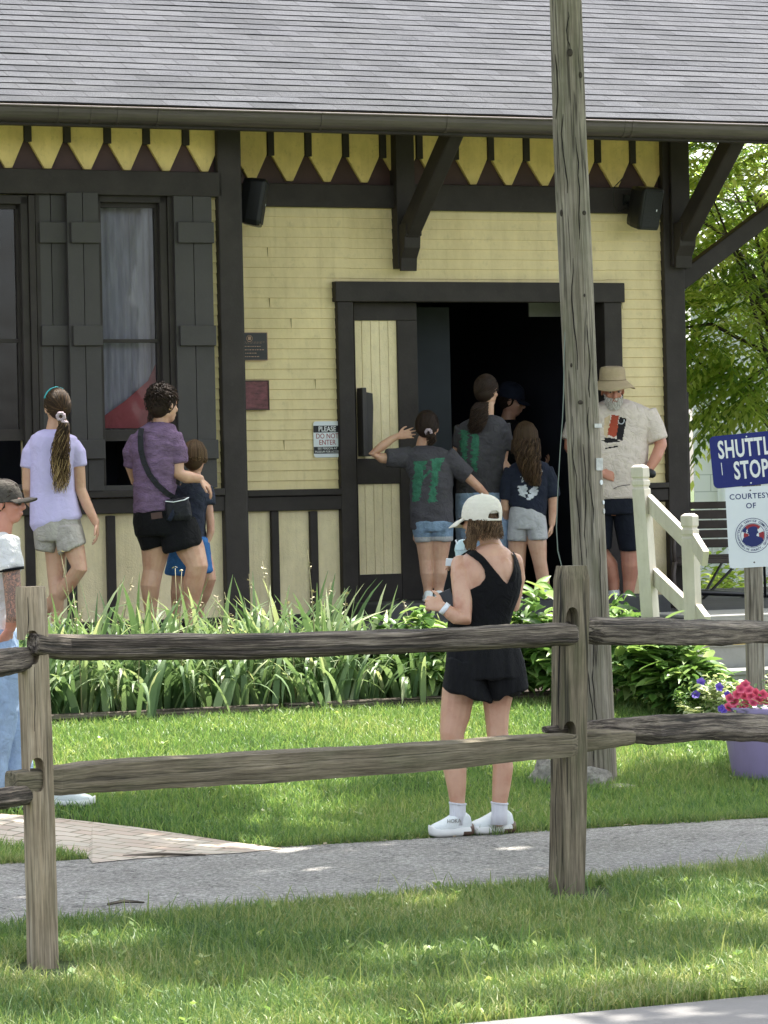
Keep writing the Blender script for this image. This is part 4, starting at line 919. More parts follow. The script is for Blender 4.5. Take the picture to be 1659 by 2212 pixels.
def field(count, n0, n1, skip=None, cl=0.0):
    out = []
    while len(out) < count:
        y = random.uniform(10.6, 23); x = random.uniform(-.15, .155)*y; t, n = tnof(Vector((x, y, 0)))
        a = n0(t)+.05*noise.noise(Vector((t*3, 1, 0)))+.03*noise.noise(Vector((t*11, 4, 0))); b = n1(t)+.05*noise.noise(Vector((t*3, 7, 0)))+.03*noise.noise(Vector((t*11, 9, 0)))
        if n < a or n > b: continue
        if cl and noise.noise(Vector((x*4, y*4, 3))) < -cl: 
            if random.random() < .6: continue
        if skip and skip(x, y, n): continue
        out.append((x, y, gz(x, y)))
    return out
BX = [p[0] for p in BRICK]; 
lawn = field(115000, lambda t: 3.45, lambda t: PF(t)-.02, lambda x, y, n: n > 5 and x < 0 and in_poly(x, y, BRICK))
tag(blades('lawn_grass', lawn, .058, .0056, M['grass'], 1.0, 2), kind='stuff')
verge = field(127000, lambda t: PN(t)+.02, lambda t: 12.93-.03*(t+5), lambda x, y, n: (abs(x+1.23) < .12 and 12.35 < y < 12.9) or (abs(x-.765) < .13 and 14.3 < y < 14.9), .15)
tag(blades('verge_grass', verge, .055, .0046, M['grassn'], 1.15, 3, hv=.6), kind='stuff')
tall = [p for p in field(2200, lambda t: PN(t)-.03, lambda t: 12.9) if noise.noise(Vector((p[0]*2, p[1]*2, 8))) > -.1]
tag(blades('verge_long_grass', tall, .11, .0055, M['grassn'], .9, 4, K=4), kind='stuff')
edge = field(5000, lambda t: PN(t)-.08, lambda t: PN(t)+.1)+field(5000, lambda t: PF(t)-.08, lambda t: PF(t)+.035, lambda x, y, n: x < 0 and in_poly(x, y, BRICK))
tag(blades('edge_grass', edge, .05, .004, M['grassn'], 1.1, 5), kind='stuff')
# small broad-leaved weeds in the grass
mb = MB(); rw = random.Random(15)
for i in range(260):
    if i < 150: x, y, z = rw.choice(verge[:4000])
    else: x, y, z = rw.choice(lawn[:4000])
    if in_poly(x, y, BRICK): continue
    for k in range(rw.randint(4, 8)):
        a = rw.uniform(0, 6.28); l = rw.uniform(.015, .045); d = Vector((math.cos(a), math.sin(a), rw.uniform(.2, .9))).normalized(); s_ = Vector((-d.y, d.x, 0)).normalized()*l*.32; c_ = Vector((x, y, z+rw.uniform(.01, .05)))
        mb.add([c_, c_+d*l*.55-s_, c_+d*l, c_+d*l*.55+s_], [(0, 1, 2, 3)], [(rw.uniform(.3, .9), 0, 0)]*4)
tag(mb.build('lawn_weeds', M['grass']), kind='stuff')
# dead litter at the path edge
mb = MB(); random.seed(5)
for i in range(500):
    t = random.uniform(-6, 4); n = PF(t)+random.gauss(-.02, .05); p = TN(t, n, 0); p.z = gz(p.x, p.y)+.006+random.random()*.01; a = random.random()*6.28; l = random.uniform(.006, .022)
    d = Vector((math.cos(a), math.sin(a), random.uniform(-.2, .3))); s_ = Vector((-d.y, d.x, random.uniform(-.2, .2)))*.5; mb.add([p-d*l, p+s_*l, p+d*l, p-s_*l], [(0, 1, 2, 3)], [(random.random(), 0, 0)]*4)
tag(mb.build('leaf_litter', leafmat('dry_leaves', [(.10, .07, .04), (.25, .18, .10), (.4, .32, .2)], .1)), kind='stuff')
def twig(u0, v0, u1, v1, lab):
    a = PG(u0, v0)+ZV*.012; b = PG(u1, v1)+ZV*.012; m_ = a.lerp(b, .4)+Vector((0, .03, .006)); o = MB().tube([a, m_, b], [.006, .008, .004], seg=6).build('twig', M['rail'], loc=a); tag(o, lab, 'twig')
twig(534/2, 1327+1056/2, 887/2, 1327+1051/2, 'long thin brown twig lying where the bricks meet the asphalt path')
twig(468/2, 1327+1266/2, 622/2, 1327+1258/2, 'short dark twig lying on the middle of the asphalt path')
# soil bed and edging timbers
bedt0, bedt1 = -14, ts0-.1
mb = MB(); K = 70; vs = []
for i in range(K+1):
    t = bedt0+(bedt1-bedt0)*i/K
    for q in range(6):
        n = 2.31+(3.48-2.31)*q/5; p = TN(t, n, 0); vs.append(Vector((p.x, p.y, gz(p.x, p.y)+.03+.03*noise.noise(Vector((t*3, n*3, 0))))))
mb.add(vs, [(6*i+q, 6*i+q+1, 6*i+q+7, 6*i+q+6) for i in range(K) for q in range(5)], vs, smooth=True); tag(mb.build('soil_bed', M['soil']), kind='structure')
for k in range(4):
    t0 = -6.5+k*2.45; a = TN(t0, 3.47, 0); b = TN(t0+2.38, 3.47+.02, 0); za = gz(a.x, a.y)+.03; o = MB().box((a+b)/2+ZV*za, (b-a)/2, NV*.045, ZV*.04).build('edging_timber', M['rail'], loc=(a+b)/2, bevel=.008)
    tag(o, 'dark weathered timber edging the flower bed along the lawn', 'edging', 'timbers edging the flower bed')
# irises
M['iris'] = leafmat('iris_leaf', [(.08, .15, .06), (.15, .24, .10), (.25, .35, .17), (.40, .48, .27), (.55, .54, .34)], .38, .45, spec=.35)
M['stalk'] = leafmat('dry_stalk', [(.22, .22, .10), (.38, .33, .2), (.5, .44, .3)], .15)
def iris_mesh(seed, droop, nb=40, sl=1.0):
    rd = random.Random(seed); mb = MB()
    for k in range(nb):
        az = rd.uniform(0, 6.283); r0 = rd.random()**.6*.16; base = Vector((math.cos(az*3)*r0*1.4, math.sin(az*3)*r0, 0)); L = sl*rd.uniform(.42, .82); w = rd.uniform(.014, .028)
        le = rd.uniform(.25, 1.25) if rd.random() > droop else rd.uniform(.9, 1.9); d = Vector((math.cos(az), math.sin(az), 0)); s = Vector((-math.sin(az+.6), math.cos(az+.6), 0)); K_ = 8
        kink = rd.uniform(.4, .85) if rd.random() < .35 else 2; tn = rd.random()**1.9; p = base.copy(); ang = le*.25; vs = []; gs = []
        for i in range(K_+1):
            q = i/K_; ww = w*(1-q**3)*(1 if q > .1 else .8)
            if i == K_: ww = .0008
            vs += [p-s*ww, p+s*ww]; gs += [(min(1, tn*.8+q*q*.15), 0, 0)]*2
            ang += le*.22*q*1.3+(.9 if abs(q-kink) < .07 else 0); p = p+(d*math.sin(ang)+ZV*math.cos(ang))*(L/K_)
            if p.z < .015: p.z = .015
        mb.add(vs, [(2*i, 2*i+1, 2*i+3, 2*i+2) for i in range(K_)], gs, smooth=True)
    return mb
def stalk_mesh(seed):
    rd = random.Random(seed); mb = MB(); h = rd.uniform(.62, .9); a = rd.uniform(0, 6.28); lean = rd.uniform(.02, .12); P = [Vector((math.cos(a)*lean*q*q, math.sin(a)*lean*q*q, h*q)) for q in (0, .3, .6, .8, 1)]
    mb.tube(P, [.004, .004, .003, .003, .002], seg=5, rnd=False)
    for i in range(rd.randint(4, 7)):
        q = rd.uniform(.6, 1.02); c = Vector((math.cos(a)*lean*q*q, math.sin(a)*lean*q*q, h*q))
        for j in range(3):
            b = rd.uniform(0, 6.28); d = Vector((math.cos(b), math.sin(b), rd.uniform(-.6, .8)))*rd.uniform(.012, .028); s = Vector((-d.y, d.x, .3*d.x))*.35; mb.add([c, c+d*.5+s, c+d, c+d*.5-s], [(0, 1, 2, 3)], [(rd.random(), 0, 0)]*4)
    for v in range(len(mb.g)): mb.g[v] = (mb.g[v][0] if 0 <= mb.g[v][0] <= 1 else .3, 0, 0)
    return mb
imesh = [iris_mesh(i, .38+.05*(i%3)).mesh('iris_leaves') for i in range(6)]; imf = [iris_mesh(50+i, .78, 30, .8).mesh('iris_leaves') for i in range(4)]; smesh = [stalk_mesh(100+i).mesh('flower_stalk') for i in range(5)]
for m_ in imesh+imf: m_.materials.append(M['iris'])
for m_ in smesh: m_.materials.append(M['stalk'])
def plant(name, mesh, p, rz, s, label, cat, group, part='leaves', extra=()):
    r = thing(name, p, label, cat, group); r.rotation_euler = (0, 0, rz); r.scale = (s, s, s)
    o = bpy.data.objects.new(part, mesh); COL.objects.link(o); o.parent = r
    for (nm, me, x_, y_) in extra: e = bpy.data.objects.new(nm, me); COL.objects.link(e); e.parent = r; e.location = (x_, y_, 0)
    return r
random.seed(21); cnt = 0
tmax = tnof(PX(1080, 1500, 21.5))[0]
for row, n in enumerate((3.34, 3.12, 2.88, 2.62, 2.42)):
    t = -4.6+random.random()*.2
    while t < tmax+(.0 if row < 3 else -.5):
        p = TN(t+random.uniform(-.05, .05), n+random.uniform(-.06, .06), 0); p.z = gz(p.x, p.y)+.03
        if -.12*p.y < p.x:
            ex = [('flower_stalk', random.choice(smesh), random.uniform(-.1, .1), random.uniform(-.08, .08)) for _ in range(random.choice((0, 0, 1, 1)) if row > 1 else random.choice((0, 0, 0, 1)))]
            plant('iris_plant', random.choice(imf if row == 0 or (row == 1 and random.random() < .4) else imesh), p, random.uniform(0, 6.28), random.uniform(.8, 1.08), 'strappy sword-leaved iris clump with withered flower stalks in the bed below the platform', 'iris', 'iris clumps filling the flower bed', 'leaves', ex); cnt += 1
        t += random.uniform(.21, .30)
print('iris', cnt)
# broad-leaved perennials
M['peony'] = leafmat('broad_leaf', [(.04, .10, .025), (.08, .17, .04), (.13, .25, .05), (.20, .33, .08), (.34, .44, .16)], .38, .4, spec=.4)
M['var'] = leafmat('variegated_leaf', [(.2, .3, .12), (.45, .5, .28), (.65, .68, .45), (.55, .6, .35)], .25)
def leaf(mb, p, d, up, L, w, tn, bend=.3):
    d = d.normalized(); s = d.cross(up).normalized(); u = s.cross(d).normalized(); vs = [p]; gs = [(tn, 0, 0)]
    prof = [(.22, .75), (.45, 1), (.7, .75), (.88, .35)]
    for q, ww in prof:
        c = p+d*L*q-u*(bend*L*q*q); vs += [c-s*w*ww+u*w*.25, c-u*w*.1*0, c+s*w*ww+u*w*.25]; gs += [(min(1, tn+.08), 0, 0), (max(0, tn-.05), 0, 0), (min(1, tn+.08), 0, 0)]
    vs.append(p+d*L-u*bend*L); gs.append((tn, 0, 0)); fs = [(0, 1, 2), (0, 2, 3)]
    for i in range(3):
        b = 1+3*i; fs += [(b, b+3, b+4, b+1), (b+1, b+4, b+5, b+2)]
    b = 10; fs += [(b, 13, b+1), (b+1, 13, b+2)]
    mb.add(vs, fs, gs, smooth=True)
def bush_mesh(seed, rx, ry, h, nst, L, w):
    rd = random.Random(seed); mb = MB()
    for k in range(nst):
        az = rd.uniform(0, 6.283); r = rd.random()**.55; tip = Vector((math.cos(az)*rx*r, math.sin(az)*ry*r, h*(1-.55*r*r)*rd.uniform(.6, 1.05))); b = Vector((tip.x*.35, tip.y*.35, 0))
        for i in range(9):
            q = .35+.65*i/8; c = b.lerp(tip, q); c.z = tip.z*q**.8
            for j in range(2):
                a = rd.uniform(0, 6.283); d = Vector((math.cos(a), math.sin(a), rd.uniform(-.35, .7))); leaf(mb, c, d, ZV+Vector((rd.uniform(-.5, .5), rd.uniform(-.5, .5), 0)), L*rd.uniform(.7, 1.2), w*rd.uniform(.7, 1.2), rd.random(), rd.uniform(.1, .5))
    return mb
bm_ = [bush_mesh(i, .38, .32, .60, 42, .15, .032).mesh('foliage') for i in range(3)]
for m_ in bm_: m_.materials.append(M['peony'])
def bushat(u, D, s, lab, mesh=None, cat='plant', group=None, name='leafy_perennial', sz=1.0):
    p = PX(u, 1500, D); p.z = gz(p.x, p.y)+.02; r = plant(name, mesh or random.choice(bm_), p, random.uniform(0, 6.28), s, lab, cat, group, 'foliage'); r.scale.z = s*sz; return r
bushat(870, 22.0, .85, 'yellow-green leafy perennial just left of the woman in the black top, behind the irises', sz=1.15)
bushat(945, 21.9, .9, 'leafy perennial at the elbow of the woman in the black top', sz=1.2)
bushat(1120, 21.9, 1.0, 'glossy broad-leaved bush between the woman in black and the right fence post', sz=1.15)
bushat(1185, 21.7, 1.0, 'glossy broad-leaved bush directly behind the right fence post', sz=1.15)
bushat(1255, 21.9, .85, 'broad-leaved bush mostly hidden behind the utility pole', sz=1.0)
bushat(1365, 21.6, 1.12, 'tall broad-leaved bush just right of the utility pole', sz=.95)
bushat(1435, 21.2, 1.08, 'broad-leaved bush in front of the foot of the stair railing', sz=.85)
bushat(1492, 21.0, .75, 'low broad-leaved bush nearest the purple planter', sz=.9)
bushat(1350, 22.3, .45, 'small upright leafy shoot at the platform edge below the man in the sun hat', sz=2.6)
bushat(118, 21.2, .55, 'small round-leaved plant at the left end of the irises beside the left fence post', sz=.9)
vm = bush_mesh(9, .30, .25, .30, 40, .05, .017).mesh('foliage'); vm.materials.append(M['var'])
bushat(1565, 20.6, 1.0, 'frilly pale green and white variegated plant behind the flower pot', vm, name='variegated_plant', sz=1.05)
bushat(1660, 20.7, .9, 'pale variegated plant right of the sign post at the picture edge', vm, name='variegated_plant', sz=1.15)
fl_g = bush_mesh(12, .2, .2, .2, 18, .035, .006).mesh('foliage'); fl_g.materials.append(M['peony'])
def blossoms(name, pts, size, mat, parent, seed=1, ctr=None):
    rd = random.Random(seed)
    for p in pts:
        mb = MB(); ax = Vector((rd.uniform(-.6, .6), -1, rd.uniform(-.1, .7))).normalized(); s1 = ax.orthogonal().normalized(); s2 = ax.cross(s1); vs = [p-ax*size*.5]; gs = [(0, 0, 0)]; k = 15
        for i in range(k):
            a = 6.283*i/k; r = size*(1+.13*math.cos(5*a)); vs.append(p+(s1*math.cos(a)+s2*math.sin(a))*r+ax*size*.12*math.cos(5*a+1)); gs.append((rd.uniform(.4, 1), 0, 0))
        for i in range(k): a = 6.283*i/k; r = size*.45; vs.append(p+(s1*math.cos(a)+s2*math.sin(a))*r-ax*size*.15); gs.append((.25, 0, 0))
        fs = [(0, 1+k+i, 1+k+(i+1) % k) for i in range(k)]+[(1+k+i, 1+i, 1+(i+1) % k, 1+k+(i+1) % k) for i in range(k)]
        mb.add(vs, fs, gs, smooth=True); mb.build(name, mat, parent)
M['pink'] = leafmat('pink_petal', [(.30, .01, .05), (.88, .12, .25), (.92, .30, .44)], .3, .6); M['violet'] = leafmat('violet_petal', [(.06, .03, .3), (.14, .08, .55), (.2, .14, .62)], .25, .6)
vf = bushat(1505, 20.7, 1.0, 'thin sprawling plant with violet flowers left of the planter', fl_g, name='violet_flower_plant', sz=1.6)
off = vf['_o']; blossoms('blossom', [PX(1514, 1473, 20.6), PX(1554, 1484, 20.3), PX(1503, 1500, 20.6)], .026, M['violet'], vf, 3)
for c_ in vf.children:
    if c_.name.startswith('blossom'): c_.matrix_parent_inverse = (Matrix.Translation(vf.location) @ vf.rotation_euler.to_matrix().to_4x4() @ Matrix.Diagonal((*vf.scale, 1))).inverted() @ Matrix.Translation(vf.location)
# planter
pb = PG(1662, 1680); pt = thing('flower_planter', pb, 'round lavender plastic flower pot with pink petunias on the lawn at the right edge', 'planter')
mb = MB(); z0 = pb.z; prof = [(.195, 0), (.205, .02), (.235, .2), (.255, .34), (.275, .345), (.278, .39), (.262, .395), (.25, .37)]
mb.loft([(pb+ZV*z, Vector((r*.98, 0, 0)), Vector((0, r*.98, 0))) for r, z in prof], 0, 48, True); mb.build('pot', M['hub'], pt)
mb = MB(); mb.loft([(pb+ZV*.35, Vector((.25, 0, 0)), Vector((0, .25, 0))), (pb+ZV*.36, Vector((.24, 0, 0)), Vector((0, .24, 0)))], 0, 24); mb.build('potting_soil', M['soil'], pt)
rd = random.Random(4); mb = MB()
for i in range(420):
    a = rd.uniform(0, 6.28); r = .3*rd.random()**.5; c = pb+Vector((math.cos(a)*r, math.sin(a)*r*.9, .36+.13*(1-r/.3)+rd.uniform(-.03, .05))); a2 = rd.uniform(0, 6.28)
    leaf(mb, c, Vector((math.cos(a2), math.sin(a2), rd.uniform(-.2, .9))), ZV, rd.uniform(.04, .07), .009, rd.random(), .2)
mb.build('petunia_foliage', M['peony'], pt)
pts = [PX(u, v, pb.y-.16+rd.uniform(-.05, .05)) for u, v in [(1577, 1508), (1592, 1500), (1600, 1488), (1610, 1478), (1618, 1490), (1608, 1502), (1622, 1504), (1632, 1497), (1574, 1527), (1592, 1530), (1606, 1524), (1614, 1518), (1640, 1512), (1648, 1500), (1656, 1514), (1665, 1505), (1586, 1516), (1627, 1517)]]
blossoms('pink_blossom', pts, .026, M['pink'], pt, 5); blossoms('violet_blossom', [PX(1563, 1535, pb.y-.2), PX(1572, 1500, pb.y-.1), PX(1558, 1530, pb.y-.2)], .02, M['violet'], pt, 6)
# pinnate-leaved tree beyond the station
M['tree'] = leafmat('tree_leaf', [(.12, .24, .04), (.25, .40, .06), (.38, .52, .09), (.50, .62, .14), (.62, .70, .25)], .65, .42, spec=.5)
M['bark'] = wood('bark', [(.3, (.05, .045, .035)), (.6, (.12, .105, .085)), (.8, (.2, .18, .15))], .7, 4, 20)
def frond(mb, p, d, L, rd, lw=.018, ll=.10, pairs=8, droop=.5):
    d = d.normalized(); side = d.cross(ZV).normalized(); tn = rd.random(); c = p.copy(); dd = d.copy()
    for i in range(pairs+1):
        q = i/pairs; c = c+dd*(L/pairs); dd = (dd-ZV*droop*.12).normalized()
        for s in (-1, 1):
            if i == pairs and s < 0: continue
            v = (side*s*(1-.25*q)+dd*(.55+.3*q)).normalized() if i < pairs else dd
            v = (v-ZV*rd.uniform(.1, .45)).normalized(); l = ll*(1-.35*abs(q-.4))*rd.uniform(.85, 1.15); w = v.cross(ZV+side*s*.3).normalized()*lw
            t_ = min(1, max(0, tn+rd.uniform(-.12, .12))); mb.add([c, c+v*l*.45-w, c+v*l-ZV*l*.1, c+v*l*.45+w], [(0, 1, 2, 3)], [(t_, 0, 0)]*4)
def ptree(name, base, crown_c, rad, nf, label, seed, L=.5, trunk_h=None, dense=1.0, holes=0.0, ll=.10, lw=.018, group=None):
    rd = random.Random(seed); r = thing(name, base, label, 'tree', group); tr = MB()
    top = Vector(crown_c); b = Vector(base); m1 = b.lerp(top, .5)+Vector((.1, .1, 0)); tr.tube([b, m1, top], [.16, .12, .06], seg=12, rnd=False)
    tips = []
    for k in range(22):
        a = rd.uniform(0, 6.283); e = rd.uniform(-.9, 1); q = Vector((math.cos(a)*rad[0]*.75, math.sin(a)*rad[1]*.75, e*rad[2]*.75)); s = b.lerp(top, rd.uniform(.55, 1)); t_ = top+q
        mid = s.lerp(t_, .5)+ZV*.2; tr.tube([s, mid, t_], [.026, .016, .006], seg=6, rnd=False); tips.append((s, mid, t_))
    tr.build('trunk', M['bark'], r); mb = MB()
    for i in range(nf):
        a = rd.uniform(0, 6.283); e = math.asin(rd.uniform(-1, 1)); rr = rd.random()**.45; v = Vector((math.cos(a)*math.cos(e), math.sin(a)*math.cos(e), math.sin(e)))
        p = top+Vector((v.x*rad[0], v.y*rad[1], v.z*rad[2]))*rr
        if noise.noise(p*.9+Vector((seed, 0, 0))) < -.28+holes: continue
        d = Vector((v.x+rd.uniform(-.7, .7), v.y+rd.uniform(-.7, .7), rd.uniform(-.3, .5))); frond(mb, p, d, L*rd.uniform(.7, 1.2), rd, lw, ll)
    mb.build('crown', M['tree'], r); return r
def cc(u, v, D): return PX(u, v, D)
ptree('walnut_tree', Vector((cc(1760, 1300, 31).x, 31, 0)), cc(1670, 600, 30), (1.5, 1.6, 1.35), 900, 'tree with long pinnate leaves hanging beyond the right end of the station roof', 5, L=.68, ll=.135, lw=.022)
ptree('walnut_tree', Vector((cc(1800, 1300, 36).x, 36, 0)), cc(1640, 420, 35), (1.9, 1.6, 1.7), 1100, 'darker tree standing farther back behind the bright pinnate leaves', 6, L=.65, ll=.125, lw=.022)
# lower hanging bough
r_ = thing('leafy_bough', cc(1640, 780, 29), 'low bright bough of pinnate leaves hanging just above the shuttle sign', 'branch'); mb = MB(); rd = random.Random(8)
for i in range(130):
    u = rd.uniform(1488, 1700); v = 760+(u-1490)*.45+rd.gauss(0, 42)
    if v > 905: v = rd.uniform(820, 905)
    frond(mb, cc(u, v, 29+rd.uniform(-.4, .4)), Vector((rd.uniform(-1, .4), rd.uniform(-.6, .3), rd.uniform(-.5, .2))), .5, rd, .019, .115, 7, .9)
mb.build('foliage', M['tree'], r_); tb_ = MB(); tb_.tube([cc(1760, 700, 29.5), cc(1660, 790, 29.2), cc(1580, 850, 29), cc(1530, 880, 29)], [.03, .02, .012, .006], seg=6); tb_.build('limb', M['bark'], r_)
# low shrubs beyond the platform
sm = [bush_mesh(30+i, .9, .7, 1.0, 110, .10, .028).mesh('foliage') for i in range(2)]
for m_ in sm: m_.materials.append(M['tree'])
for i, (u, D, s, lab) in enumerate([(1500, 30, .9, 'sunlit shrub behind the end of the bench, nearest the station corner'), (1580, 31, 1.0, 'sunlit shrub behind the bench seat'), (1660, 30.5, 1.0, 'sunlit shrub behind the sign post'), (1540, 33, 1.15, 'taller shrub farther back between bench and white building')]):
    p = PX(u, 1300, D); p.z = -.1; rr = plant('shrub', sm[i % 2], p, i*1.7, s, lab, 'shrub', None, 'foliage')
# shade trees beside the path: their boughs reach over the path and verge, outside the picture
SHX, SHY = SUN.x/SUN.z, SUN.y/SUN.z
def over(x, y, z): return Vector((x+SHX*z, y+SHY*z, z))      # where a leaf at height z hangs to shade the ground at x, y
def shade_tree(base, x0, x1, label, seed, count):
    rd = random.Random(seed); r = thing('shade_tree', base, label, 'tree'); tr = MB(); b = Vector(base); mid = over((x0+x1)/2, 14.6, 7.6)
    crotch = Vector((b.x*.9, b.y+1, 5.5)); tr.tube([b, b.lerp(crotch, .5), crotch], [.32, .27, .2], seg=12, rnd=False)
    for k in range(14):
        t_ = over(rd.uniform(x0, x1), rd.uniform(11.5, 18), rd.uniform(6.8, 8.2)); m_ = crotch.lerp(t_, .5)+ZV*rd.uniform(.3, 1.0); tr.tube([crotch, m_, t_], [.11, .06, .015], seg=6, rnd=False)
    tr.build('trunk', M['bark'], r); mb = MB(); n_ = 0
    while n_ < count:
        gx = rd.uniform(x0, x1); gy = rd.uniform(9.5, 19.5); t, n = tnof(Vector((gx, gy, 0))); m = noise.noise(Vector((gx*1.15, gy*1.7, 4)))+.5*noise.noise(Vector((gx*3.1, gy*4.2, 9)))
        e = noise.noise(Vector((gx*1.4, gy*1.4, 30)))*.8
        if n < 5.9+e or n > 14.5: continue
        if n < 6.7+e and m < .0: continue
        if n < 10.1+.4*e:
            if m < -.33: continue
        elif n < 12.0+e:
            if m < -.02: continue
        elif gx < -.1 or m < .16: continue
        n_ += 1; p = over(gx, gy, rd.uniform(6.6, 8.4))
        for j in range(4):
            q = p+Vector((rd.gauss(0, .08), rd.gauss(0, .08), rd.gauss(0, .06))); d = Vector((rd.uniform(-1, 1), rd.uniform(-1, 1), rd.uniform(-.5, .3))).normalized(); s_ = d.cross(ZV+Vector((rd.uniform(-.6, .6), rd.uniform(-.6, .6), 0))).normalized()
            mb.add([q-d*.09, q+s_*.055, q+d*.10, q-s_*.055], [(0, 1, 2, 3)], [(rd.random(), 0, 0)]*4)
    mb.build('crown', M['tree'], r)
shade_tree((7.8, 14, 0), -.2, 4.6, 'big shade tree right of the path, outside the picture', 3, 5200)
shade_tree((-8.2, 15, 0), -4.6, -.2, 'big shade tree left of the path, outside the picture', 4, 4600)
# ---------------------------------------------------------------- people
def hairmat(name, cols, rough=.42):
    m, nt, bs = nodes(name); a = nt.nodes.new('ShaderNodeAttribute'); a.attribute_name = 'gc'
    sp = nt.nodes.new('ShaderNodeSeparateXYZ'); nt.links.new(a.outputs['Vector'], sp.inputs[0]); k = len(cols)
    nt.links.new(ramp(nt, sp.outputs[0], [(i/(k-1), c) for i, c in enumerate(cols)]), bs.inputs['Base Color']); bs.inputs['Roughness'].default_value = .6
    bs.inputs['Specular IOR Level'].default_value = .22; return m
M['hair_dk'] = hairmat('dark_brown_hair', [(.012, .007, .005), (.03, .017, .011), (.06, .035, .022)])
M['hair_br'] = hairmat('brown_hair', [(.02, .012, .007), (.05, .028, .015), (.10, .058, .03), (.19, .11, .055)])
M['hair_gold'] = hairmat('brown_hair_golden_ends', [(.012, .007, .004), (.04, .022, .011), (.12, .068, .03), (.60, .42, .20)])
M['hair_lb'] = hairmat('light_brown_hair', [(.03, .017, .008), (.07, .040, .020), (.13, .078, .04), (.21, .13, .068)])
M['beard'] = hairmat('white_beard', [(.4, .36, .32), (.6, .56, .52), (.75, .72, .68)], .7)
def fuse(name, mb, mats, root, voxel=.006, sm=5, disp=None, inflate=0.0):
    me = mb.mesh('tmp'); o = bpy.data.objects.new('tmp', me); COL.objects.link(o)
    r = o.modifiers.new('r', 'REMESH'); r.mode = 'VOXEL'; r.voxel_size = voxel; r.use_smooth_shade = True
    if sm: s = o.modifiers.new('s', 'SMOOTH'); s.factor = .5; s.iterations = sm
    dg = bpy.context.evaluated_depsgraph_get(); dg.update(); nm = bpy.data.meshes.new_from_object(o.evaluated_get(dg))
    bpy.data.objects.remove(o); nm.name = name
    off = Vector(root['_o'])
    if disp or inflate:
        if not disp: disp = lambda c, n: 0
        n = len(nm.vertices); co = np.empty(n*3); nm.vertices.foreach_get('co', co); no = np.empty(n*3); nm.vertices.foreach_get('normal', no)
        co = co.reshape(-1, 3); no = no.reshape(-1, 3)
        for i in range(n): co[i] += no[i]*(inflate+disp(Vector(co[i]), Vector(no[i])))
        nm.vertices.foreach_set('co', co.reshape(-1))
    nm.transform(Matrix.Translation(-off)); nm.materials.clear()
    for m in (mats if isinstance(mats, (list, tuple)) else [mats]): nm.materials.append(m)
    nm.polygons.foreach_set('use_smooth', np.ones(len(nm.polygons), bool)); nm.update()
    ob = bpy.data.objects.new(name, nm); COL.objects.link(ob); ob.parent = root; ob['_o'] = list(off); return ob
CMI = CM.inverted()
def proj(p):
    q = CMI @ (Vector(p)-Vector((0, 0, CAM_Z))); return 829.5+FPX*q.x/-q.z, 1106-FPX*q.y/-q.z
def folds(seed, amp=.005, sx=7, sz=16, tilt=.5):
    def f(c, n):
        q = Vector((c.x*sx+seed, c.y*sx, c.z*sz+c.x*sx*tilt)); w = noise.noise(q)+.5*noise.noise(q*2.1)
        return amp*w
    return f
def vfolds(seed, amp=.006, sx=26, sz=3):
    def f(c, n): return amp*(noise.noise(Vector((c.x*sx+seed, c.y*sx*.5, c.z*sz)))+.4*noise.noise(Vector((c.x*sx*2, seed, c.z*sz*2))))
    return f
def paintpoly(o, poly, mi, rag=0.0, back=False):
    off = Vector(o['_o']); me = o.data
    ux = [p[0] for p in poly]; vy = [p[1] for p in poly]; a, b, c, d = min(ux)-8, max(ux)+8, min(vy)-8, max(vy)+8
    for p in me.polygons:
        w = p.center+off
        if not back and p.normal.dot(Vector((0, 0, CAM_Z))-w) < 0: continue
        u, v = proj(w)
        if u < a or u > b or v < c or v > d: continue
        if rag: u += rag*(noise.noise(Vector((w.x*15, w.z*70, 0)))+.9*noise.noise(Vector((3, w.z*190, 1))))
        if in_poly(u, v, poly): p.material_index = mi
def cutaway(o, keep):                  # delete faces for which keep(world point, normal, u, v) is false
    import bmesh
    off = Vector(o['_o']); bm = bmesh.new(); bm.from_mesh(o.data); rm = []
    for f in bm.faces:
        w = f.calc_center_median()+off; u, v = proj(w)
        if not keep(w, f.normal, u, v): rm.append(f)
    bmesh.ops.delete(bm, geom=rm, context='FACES'); 
    for _ in range(6):
        bv = {v: [e.other_vert(v) for e in v.link_edges if e.is_boundary] for v in bm.verts if v.is_boundary}
        nw = {v: (v.co+sum((x.co for x in n_), Vector()))/(1+len(n_)) for v, n_ in bv.items() if n_}
        for v, c in nw.items(): v.co = c
    bm.to_mesh(o.data); bm.free()
